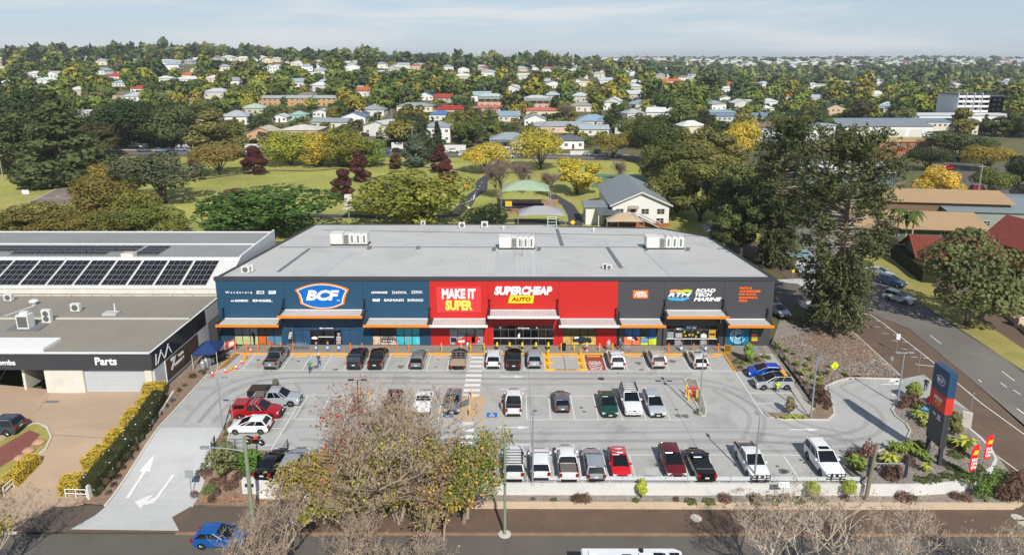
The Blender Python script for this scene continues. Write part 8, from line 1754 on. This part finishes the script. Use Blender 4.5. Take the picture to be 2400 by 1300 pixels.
for i,(x,y) in enumerate(((1284,835),(1286,850),(1288,866),(1361,835),(1364,850),(1368,866))):
 g = G(x,y); t = thing('barrier_post',['upper left','middle left','lower left','upper right','middle right','lower right'][i]+' yellow post of the service zone','post',(g.x,g.y,0)); MB().t((0,0,0),(0,0,1.0),.07,n=8).build('shaft',M_BOLY,t); MB().b(-.55,.55,-.12,.12,.0,.12).build('foot_bar',M_BOLY,t)
for i,(x,y) in enumerate(((1106,932),(1101,975))): tag(put('bollard',by,None,None,G(x,y),scale=1.15),['yellow post at the upper corner of the hatching','yellow post at the lower corner of the hatching'][i],'bollard')
for i,(x,y) in enumerate(((1607,926),(1613,938),(1632,938),(843,940),(866,938))): tag(put('bollard',by,None,None,G(x,y),scale=1.2),['yellow post at the tip of the narrow island','left yellow post on the narrow island','right yellow post on the narrow island','left yellow post by the dark lamp post','right yellow post by the dark lamp post'][i],'bollard')
g = G(1622,934); t = thing('hose_reel_post','red post with valve wheels on the narrow island','hydrant',g); MB().t((0,0,0),(0,0,1.2),.06,n=8).build('shaft',rf_,t); MB().b(-.45,.45,-.05,.05,1.2,1.32).build('manifold',rf_,t)
for x in (-.35,.0,.35): MB().lathe((0,0,0),[(.12,0),(.12,.04)],10).build('valve_wheel',rf_,t,None,(x,-.08,1.42)).rotation_euler = (R(90),0,0)
cm = MB().ob((0,0,0),.42,.42,.04).lathe((0,0,.04),[(.15,0),(.11,.2)],12).mesh('cone',flat('cone_orange','#ee4a1c',.5)); cb_ = MB().lathe((0,0,.24),[(.11,0),(.07,.22)],12).mesh('reflective_band',M_LETTER); ct = MB().lathe((0,0,.46),[(.07,0),(.03,.24)],12).mesh('cone_tip',flat('cone_orange','#ee4a1c',.5))
for i,(x,y) in enumerate(((498,880),(529,872),(554,864),(567,851),(577,838),(588,826))):
 t = thing('traffic_cone',ordn[i]+' traffic cone from the gazebo end of the row','cone',(G(x,y).x,G(x,y).y,.1 if i in (0,5) else 0),0,'traffic cones by the gazebo'); put('base',cm,t); put('reflective_band',cb_,t); put('cone_tip',ct,t)
for i,(x,y) in enumerate(((541,868),(575,842))):
 t = thing('floor_sign',['lower','upper'][i]+' yellow folding floor sign among the cones','sign',G(x,y),R(20))
 for s in (-1,1): mb = MB(); mb._a([(-.2,s*.2,0),(.2,s*.2,0),(.12,s*.02,.75),(-.12,s*.02,.75)],[(0,1,2,3),(3,2,1,0)]); mb.build('panel',M_BOLY,t)
pts_ = [G(x,y,.5) for x,y in ((498,880),(529,872),(554,864),(567,851),(577,838),(588,826))]; mb = MB(); mb.path([(p.x,p.y,.55) for p in pts_],.02,4); tag(mb.build('cone_chain',rf_),'thin red chain strung between the traffic cones','chain')
c = [G(x,y,.08) for x,y in ((455,868),(510,862),(528,836),(478,840))]; ce = sum(c,Vector())/4; gz = thing('gazebo','navy pop-up gazebo at the left end of the store','gazebo',ce)
mb = MB(); hz = 2.15; pk = Vector((0,0,3.15)); cs = [(p-ce)*1.04 for p in c]
for i in range(4):
 a,b = cs[i],cs[(i+1) % 4]; mb.q((a.x,a.y,hz),(b.x,b.y,hz),tuple(pk)); mb.q((a.x,a.y,hz-.25),(b.x,b.y,hz-.25),(b.x,b.y,hz),(a.x,a.y,hz))
mb.build('canopy',flat('navy_cloth','#1d3566',.7),gz)
for p in cs: MB().t((p.x,p.y,0),(p.x,p.y,hz),.035,n=6).build('leg',M_CREAM,gz)
for i,(x,y) in enumerate(((476,866),(484,860),(490,854),(497,850))):
 g = G(x,y,.08); t = thing('gas_bottle',ordn[i]+' silver gas cylinder from the left under the gazebo','gas cylinder',g,0,'gas cylinders'); MB().lathe((0,0,0),[(.3,0),(.32,.1),(.32,1.0),(.2,1.18),(.1,1.22)],14).build('tank',flat('gas_silver','#a9adb0',.35,metal=.5),t,smooth=True); MB().t((0,0,1.2),(0,0,1.38),.12,n=10).build('collar',M_GALV,t)
g = G(512,846,.08); t = thing('cage_rack','dark cage rack under the gazebo','rack',g,R(55)); MB().b(-1.2,1.2,-.5,.5,.0,.1).b(-1.2,1.2,-.5,.5,1.0,1.06).build('shelf',M_BLACK,t)
for x in (-1.2,0,1.2):
 for y in (-.5,.5): MB().t((x,y,0),(x,y,1.1),.03,n=5).build('upright',M_BLACK,t)
g = G(533,826,.1); t = thing('advert_board','orange and white advert board beside the gazebo','sign',g,R(62)); MB().b(-1.3,1.3,-.05,.05,.5,1.5).build('board',flat('advert_orange','#c95a30',.5),t); MB().b(-1.2,-.2,-.07,-.05,.6,1.4).b(.3,1.1,-.07,-.05,.7,1.3).build('board_print',M_LETTER,t)
for x in (-1.1,1.1): MB().b(x-.04,x+.04,-.04,.04,0,.5).build('leg',M_GALV,t)
def trolley(label,loc,rz,blue=False):
 t = thing('shopping_trolley',label,'trolley',loc,rz,'shopping trolleys'); mb = MB()
 for z in (.45,.65,.85):
  e = (z-.45)*.3; w = .22+e*.2; mb.path([(-.35-e,-w,z),(.4+e*.4,-w*.8,z),(.4+e*.4,w*.8,z),(-.35-e,w,z),(-.35-e,-w,z)],.012,4)
 for x,y in ((-.35,-.22),(.4,-.18),(.4,.18),(-.35,.22),(0,-.2),(0,.2)): mb.t((x,y,.45),(x*1.12,y*1.2,.85),.012,n=4)
 mb.build('basket',flat('trolley_wire','#b5bcc4',.35,metal=.5) if not blue else flat('trolley_blue','#5f86b8',.5),t); MB().path([(-.5,-.25,.98),(-.5,.25,.98)],.02).build('handle',flat('trolley_handle','#2f63a4',.5),t)
 MB().t((-.4,-.2,.12),(-.3,-.2,.5),.015,n=4).t((-.4,.2,.12),(-.3,.2,.5),.015,n=4).t((.4,-.15,.12),(-.4,-.2,.12),.015,n=4).t((.4,.15,.12),(-.4,.2,.12),.015,n=4).build('undercarriage',M_GALV,t)
 for x,y in ((-.4,-.2),(-.4,.2),(.4,-.15),(.4,.15)): MB().t((x,y-.02,.06),(x,y+.02,.06),.06,n=8).build('castor',M_TRIMB,t)
for i in range(6): trolley(ordn[i]+' shopping trolley from the left of the nested row',(G(682+6.5*i,821).x,84.7,.1),R(0),i == 5)
g = G(1322,824,.1); t = thing('litter_bin','black litter bin beside a yellow bollard','bin',(g.x,84.5,.1)); MB().lathe((0,0,0),[(.26,0),(.3,.85)],12).build('body',M_BLACK,t); MB().lathe((0,0,.85),[(.31,0),(.31,.1),(.2,.14)],12).build('lid',M_TRIMB,t)
g = G(1705,826,.09); t = thing('sandwich_board','yellow sandwich board at the shop garden','sign',g,R(-25))
for s in (-1,1): mb = MB(); mb._a([(-.4,s*.35,0),(.4,s*.35,0),(.4,s*.03,1.15),(-.4,s*.03,1.15)],[(0,1,2,3),(3,2,1,0)]); mb.build('panel',flat('board_yellow','#d9a81c',.5) if s < 0 else M_TRIMB,t)
for k in range(3): mb = MB(); z = .35+.25*k; y = -.36+.29*z; mb.b(-.3,.3,y-.02,y,z,z+.12); mb.build('print',M_TRIMB,t)
for i,x in enumerate((1768,1790)):
 g = G(x,822,.09); t = thing('bike_rack',['left','right'][i]+' steel bike hoop in front of the wave mural','bike rack',g,R(100)); MB().path([(-.4,0,0),(-.42,0,.6),(-.25,0,.85),(.25,0,.85),(.42,0,.6),(.4,0,0)],.03).build('hoop',M_GALV,t)
def sign(label,base,h,w,hh,m_,rz=0,shape='rect',word=None,ink_=None):
 t = thing('road_sign',label,'sign',base,rz); MB().t((0,0,-.1),(0,0,h),.035,n=6).build('post',M_GALV,t)
 if shape == 'rect': pl = MB().b(-w/2,w/2,-.06,-.03,h-hh,h).build('plate',m_,t)
 else:
  mb = MB(); c_ = h-hh/2; mb._a([(0,-.06,c_-hh/2),(w/2,-.06,c_),(0,-.06,c_+hh/2),(-w/2,-.06,c_),(0,-.04,c_-hh/2),(w/2,-.04,c_),(0,-.04,c_+hh/2),(-w/2,-.04,c_)],[(0,1,2,3),(7,6,5,4)]); pl = mb.build('plate',m_,t)
 if word == 'ped': MB().t((0,-.07,h-hh*.2),(0,-.07,h-hh*.22),.05,n=8).b(-.04,.04,-.075,-.06,h-hh*.62,h-hh*.3).b(-.14,.14,-.075,-.06,h-hh*.78,h-hh*.7).build('symbol',M_BLACK,pl)
 return t
grey_s = flat('sign_back','#8f9499',.5)
sign('grey sign on a post beside the driveway',GS(450,1162,z_drive),2.7,.75,.8,grey_s); sign('grey diamond sign back by the red ute',G(546,985),2.6,.8,.8,grey_s,0,'dia'); sign('fluorescent yellow pedestrian sign on the mulch bed',G(1952,893),2.6,1.1,1.1,flat('fluoro','#d8e01c',.5),R(10),'dia','ped')
sign('white parking sign by the side street',GS(2101,825),2.6,.45,.8,M_LETTER,R(-30)); sign('thin sign post on the brown side footpath',GS(2086,877),2.4,.3,.5,grey_s,R(-30)); sign('bare post on a plinth by the lane dashes',GS(2152,869),2.5,.12,.12,grey_s); sign('bare post near the exit apron',GS(2274,971),2.7,.12,.12,grey_s); sign('white box sign on a post in the strip below the wall',G(1833,1178,-1.05),2.2,1.0,.55,M_LETTER); sign('small sign beside the shaded lane',G(1857,660),2.2,.4,.5,yl_)
sign('orange warning sign by the bicycle path',GT(1092,452),2.6,1.4,1.4,flat('sign_orange','#e0901c',.5),0,'dia'); sign('give way sign beside the dark bush',GT(1098,508),2.6,.9,.9,M_LETTER,0,'dia'); sign('yellow diamond sign behind the store roof',GT(1342,540),2.2,1.2,1.2,yl_,0,'dia')
g = G(2263,1000); tag(MB().ob((0,0,-.3),.9,.5,2.0,R(-30)).build('concrete_plinth',M_KERB,None,None,g),'pale concrete plinth at the end of the curved wall','plinth')
g = G(2165,962,.05); t = thing('mobility_scooter','light blue scooter lying in the corner garden shrubs','scooter',g,R(-35)); bls = flat('scooter_blue','#5fa8e0',.4)
MB().b(-.8,.7,-.2,.2,.2,.42).build('deck',bls,t); MB().b(-.7,-.1,-.22,.22,.42,.75).build('seat',M_TRIMB,t); MB().t((.6,0,.4),(.8,0,1.0),.06).build('steering_column',bls,t); MB().b(.5,.9,-.25,.25,.3,.65).build('front_shield',bls,t)
for x in (-.6,.7): MB().t((x,-.1,.18),(x,.1,.18),.18,n=12).build('wheel',M_TYRE,t)
g = G(2185,942,.05); tag(MB().lathe((0,0,0),[(.5,0),(.6,.3),(.45,.6),(.15,.75)],10).build('red_bag',flat('bag_red','#b82a38',.7),None,None,g,smooth=True),'red bag behind the blue scooter in the garden','bag')
for i,(x,y) in enumerate(((2355,740),(2387,768))): g = G(x,y); t = thing('gate_pier',['upper','lower'][i]+' stone pier of the church fence','pier',g); MB().b(-.4,.4,-.4,.4,-.1,1.6).build('shaft',M_BEIGEWALL,t); MB().ob((0,0,1.6),1.0,1.0,.25,0,0,.6).build('cap',M_BEIGEWALL,t)
a,b = G(2335,722),G(2420,795); mb = MB(); wall_strip(mb,[Vector((a.x,a.y)),Vector((b.x,b.y))],.3,-.2,.9); tag(mb.build('church_wall',M_BEIGEWALL),'low stone wall between the church piers','wall')
a,b = G(2130,570),G(2200,600); fence('grey paling fence behind the palms',a,b,1.7,5,M_TIMBER,0,.2,name='paling_fence')
for i,(x,y) in enumerate(((68,1058),(48,1075),(92,1038))): g = GS(x,y,z_drive,.1); tag(MB().lathe((0,0,0),[(.55,0),(.6,.15),(.4,.35),(.1,.42)],9).build('boulder',mat('sandstone','#b08a72',.9,var=.15,scale=2,coords='obj'),None,None,g,smooth=True),['largest boulder on the forecourt island','lower boulder on the forecourt island','flat round slab on the forecourt island'][i],'rock')
g = GS(122,941,z_drive,.015); MB().b(g.x-.75,g.x+.75,g.y-.25,g.y+.25,g.z,g.z+.01).build('drain_grate',M_GRATE,None,kind='structure')
g = GT(1192,498); t = thing('play_tower','blue and yellow play tower with slide under the green shade sail','playground',g); bp_ = flat('play_blue','#2f62a8',.5)
for x in (-.8,.8):
 for y in (-.8,.8): MB().t((x,y,0),(x,y,3.0),.09,n=6).build('post',bp_,t)
MB().b(-.9,.9,-.9,.9,1.4,1.55).build('deck',bp_,t); MB().b(-.8,.8,-.92,-.86,1.6,2.9).build('panel',flat('play_yellow','#e8ac1c',.5),t); mb = MB(); mb._a([(.9,-.4,1.5),(.9,.4,1.5),(4.2,.4,.2),(4.2,-.4,.2)],[(0,1,2,3),(3,2,1,0)]); mb.build('slide',flat('play_yellow','#e8ac1c',.5),t)
for i,(x,y) in enumerate(((425,545),(432,538))):
 g = GT(x,y); t = thing('picnic_table',['front','back'][i]+' picnic table right of the olive tree row','table',g); MB().b(-.9,.9,-.4,.4,.7,.76).build('table_top',M_TIMBER,t)
 for s in (-.7,.7): MB().b(-.9,.9,s-.14,s+.14,.42,.47).build('bench',M_TIMBER,t)
 for x_ in (-.7,.7): MB().b(x_-.05,x_+.05,-.7,.7,.36,.42).b(x_-.05,x_+.05,-.05,.05,0,.7).build('frame',M_GALV,t)
g = GT(65,482); t = thing('basketball_hoop','white basketball backboard at the near end of the court','basketball hoop',g); MB().t((0,0,0),(0,0,3.2),.08,n=6).build('post',M_GALV,t); MB().b(-.9,.9,-.06,0,2.8,3.9).build('backboard',M_LETTER,t)
t = thing('screen_board','pale upright board by the tan shelter','board',(G(818,515).x,160,0)); MB().b(-.9,.9,-.08,.08,3.4,6.2).build('board',M_CREAM,t); MB().b(-.1,.1,-.1,.1,0,3.4).build('post',M_GALV,t)
pp = [(967,352,295),(453,352,322),(905,330,290),(885,290,232),(1508,335,255),(1475,300,245),(1430,262,226),(1307,352,302),(8,425,360),(345,300,240),(478,280,235),(630,205,172),(660,205,180),(1650,380,300),(2105,280,245),(2118,275,245),(2290,470,385),(2365,235,200),(1110,325,290),(1365,235,205),(920,305,255),(858,300,258)]
for i,(x,yb,yt) in enumerate(pp):
 g = GT(x,yb); h = max(6,min(13,atY(x,yt,g.y).z-g.z)); t = thing('power_pole',by_anchor('power pole',x,(yb+yt)/2),'pole',g,0,'power poles of the suburb'); MB().t((0,0,0),(0,0,h),.15,.11,6).build('shaft',flat('pole_pale','#a29a8c',.8),t); MB().b(-1.1,1.1,-.06,.06,h-.7,h-.55).build('cross_arm',flat('pole_pale','#a29a8c',.8),t)
# ================================================================== PEOPLE
def person(label,loc,rz,joints,cols,h=1.72,cap=None,extra=None):
 """joints: overrides for the skeleton; the body is one skinned surface"""
 J = dict(pelvis=(0,0,.93),chest=(0,.02,1.28),neck=(0,.02,1.46),head=(0,-.02,1.56),crown=(0,-.01,1.72),
             sl=(-.19,.02,1.40),el=(-.25,.03,1.12),wl=(-.24,-.08,.88),hl=(-.23,-.12,.80),sr=(.19,.02,1.40),er=(.25,.03,1.12),wr=(.24,-.08,.88),hr=(.23,-.12,.80),
             hpl=(-.1,0,.9),kl=(-.11,-.03,.5),al=(-.11,.03,.09),tl=(-.12,-.13,.04),hpr=(.1,0,.9),kr=(.11,-.03,.5),ar=(.11,.03,.09),tr=(.12,-.13,.04)); J.update(joints)
 rad = dict(pelvis=.145,chest=.165,neck=.062,head=.098,crown=.085,sl=.075,el=.05,wl=.036,hl=.045,sr=.075,er=.05,wr=.036,hr=.045,hpl=.1,kl=.066,al=.048,tl=.045,hpr=.1,kr=.066,ar=.048,tr=.045)
 ed = [('pelvis','chest','shirt'),('chest','neck','shirt'),('neck','head','skin'),('head','crown','hair'),('chest','sl','shirt'),('sl','el','shirt'),('el','wl','skin'),('wl','hl','skin'),('chest','sr','shirt'),('sr','er','shirt'),('er','wr','skin'),('wr','hr','skin'),('pelvis','hpl','legs'),('hpl','kl','legs'),('kl','al','legs'),('al','tl','shoe'),('pelvis','hpr','legs'),('hpr','kr','legs'),('kr','ar','legs'),('ar','tr','shoe')]
 ks = list(J); me = bpy.data.meshes.new('body'); me.from_pydata([J[k] for k in ks],[(ks.index(a),ks.index(b)) for a,b,_ in ed],[]); o = bpy.data.objects.new('body',me); COL.objects.link(o)
 o.modifiers.new('skin','SKIN'); sv_ = me.skin_vertices[0].data
 for i,k in enumerate(ks): sv_[i].radius = (rad[k],rad[k]*(.8 if k in ('chest','pelvis') else 1)); sv_[i].use_root = k == 'pelvis'
 s_ = o.modifiers.new('sub','SUBSURF'); s_.levels = 2; dg = bpy.context.evaluated_depsgraph_get(); m2 = bpy.data.meshes.new_from_object(o.evaluated_get(dg)); bpy.data.objects.remove(o)
 mn = ['shirt','skin','hair','legs','shoe']; m2.materials.clear()
 for k in mn: m2.materials.append(flat('cloth_'+cols[k][1:],cols[k],.8))
 seg = [(Vector(J[a]),Vector(J[b]),mn.index(c)) for a,b,c in ed]
 for p_ in m2.polygons:
  c = p_.center; best = min(seg,key=lambda s: (c-s[0].lerp(s[1],max(0,min(1,(c-s[0]).dot(s[1]-s[0])/(s[1]-s[0]).length_squared)))).length); mi = best[2]
  if mi == 2 and c.z < J['head'][2]+.04 and c.y < J['head'][1]-.02: mi = 1
  p_.material_index = mi; p_.use_smooth = True
 k = h/1.72; t = thing('person',label,'person',loc,rz); put('body',m2,t,None,scale=k)
 if cap: hc = Vector(J['crown'])*k; MB().lathe((hc.x,hc.y,hc.z-.06),[(.105,0),(.1,.07),(.04,.12)],12).b(hc.x-.08,hc.x+.08,hc.y-.2,hc.y-.06,hc.z-.06,hc.z-.04).build('cap',flat('cap_'+cap[1:],cap,.7),t)
 return t
SK = '#b98a6c'
WALK = dict(kl=(-.11,-.16,.52),al=(-.11,-.1,.1),tl=(-.11,-.27,.08),kr=(.11,.02,.5),ar=(.11,.28,.16),tr=(.11,.2,.03),el=(-.25,.14,1.15),wl=(-.24,.1,.92),hl=(-.24,.06,.84),er=(.25,-.06,1.13),wr=(.23,-.22,.95),hr=(.22,-.28,.9))
def pc(s,l,hr_='#4a3a2c',sh_='#2a2a2a',sk=SK): return dict(shirt=s,skin=sk,hair=hr_,legs=l,shoe=sh_)
person('person in a green top and purple trousers walking across the bays',G(727,874),R(200),WALK,pc('#2f8f5b','#5b3f78','#7a4a2a')); person('person in a dark grey shirt, jeans and white cap walking to the store',G(748,858),R(170),WALK,pc('#4a4c50','#4f6f98','#cfcfca'),cap='#d8d8d4')
person('person in a pale grey shirt standing by the red wall',(G(1426,824).x,84.2,.1),R(20),{},pc('#a9b4bd','#8f959a','#b0a89c')); person('person in a blue-grey shirt pushing a trolley by the charcoal wall',(G(1453,824).x,84.4,.1),R(80),dict(el=(-.22,-.12,1.15),wl=(-.18,-.36,1.05),hl=(-.17,-.44,1.03),er=(.22,-.12,1.15),wr=(.18,-.36,1.05),hr=(.17,-.44,1.03),**{k: v for k,v in WALK.items() if k[0] in 'kat' and k[1] in 'lr'}),pc('#5f7488','#4b4f58','#c9c3ba')); trolley('shopping trolley pushed by the person at the charcoal wall',(G(1462,824).x+.35,84.35,.1),R(0))
person('person in dark clothes walking in from the exit driveway',G(2168,916),R(150),WALK,pc('#22242a','#39465a','#c9a888')); person('person in a black top leaning beside the white ute in the accessible bay',G(1176,962),R(90),dict(chest=(0,-.1,1.24),neck=(0,-.2,1.40),head=(0,-.28,1.47),crown=(0,-.32,1.62),sl=(-.19,-.12,1.34),sr=(.19,-.12,1.34),el=(-.25,-.3,1.12),wl=(-.22,-.46,1.05),hl=(-.2,-.54,1.02),er=(.25,-.3,1.12),wr=(.22,-.46,1.05),hr=(.2,-.54,1.02)),pc('#17181b','#c98a7a','#2a211c'))
person('person in a hi-vis yellow jacket crouching beside the silver SUV',G(1822,918),R(160),dict(pelvis=(0,.12,.52),chest=(0,-.12,.82),neck=(0,-.22,.98),head=(0,-.27,1.06),crown=(0,-.29,1.21),sl=(-.19,-.14,.94),sr=(.19,-.14,.94),el=(-.27,-.3,.75),wl=(-.22,-.46,.62),hl=(-.2,-.54,.6),er=(.27,-.3,.75),wr=(.22,-.46,.62),hr=(.2,-.54,.6),hpl=(-.1,.1,.5),kl=(-.16,-.28,.52),al=(-.14,-.02,.09),tl=(-.15,-.18,.04),hpr=(.1,.1,.5),kr=(.16,-.28,.52),ar=(.14,-.02,.09),tr=(.15,-.18,.04)),pc('#c8e01c','#6f6f66','#c8e01c'))
# ================================================================== the air
vm = bpy.data.materials.new('thin_haze'); vm.use_nodes = True; vt = vm.node_tree; vt.nodes.clear(); vo = N(vt,'ShaderNodeOutputMaterial'); vp = N(vt,'ShaderNodeVolumePrincipled')
vp.inputs['Color'].default_value = (.78,.86,.95,1); vp.inputs['Density'].default_value = .00013; vp.inputs['Anisotropy'].default_value = .1; vt.links.new(vp.outputs[0],vo.inputs['Volume'])
tag(MB().b(-19500,19500,-400,7400,-160,78).build('haze',vm,kind='stuff'),'thin pale haze in the air over the distant hills','haze')
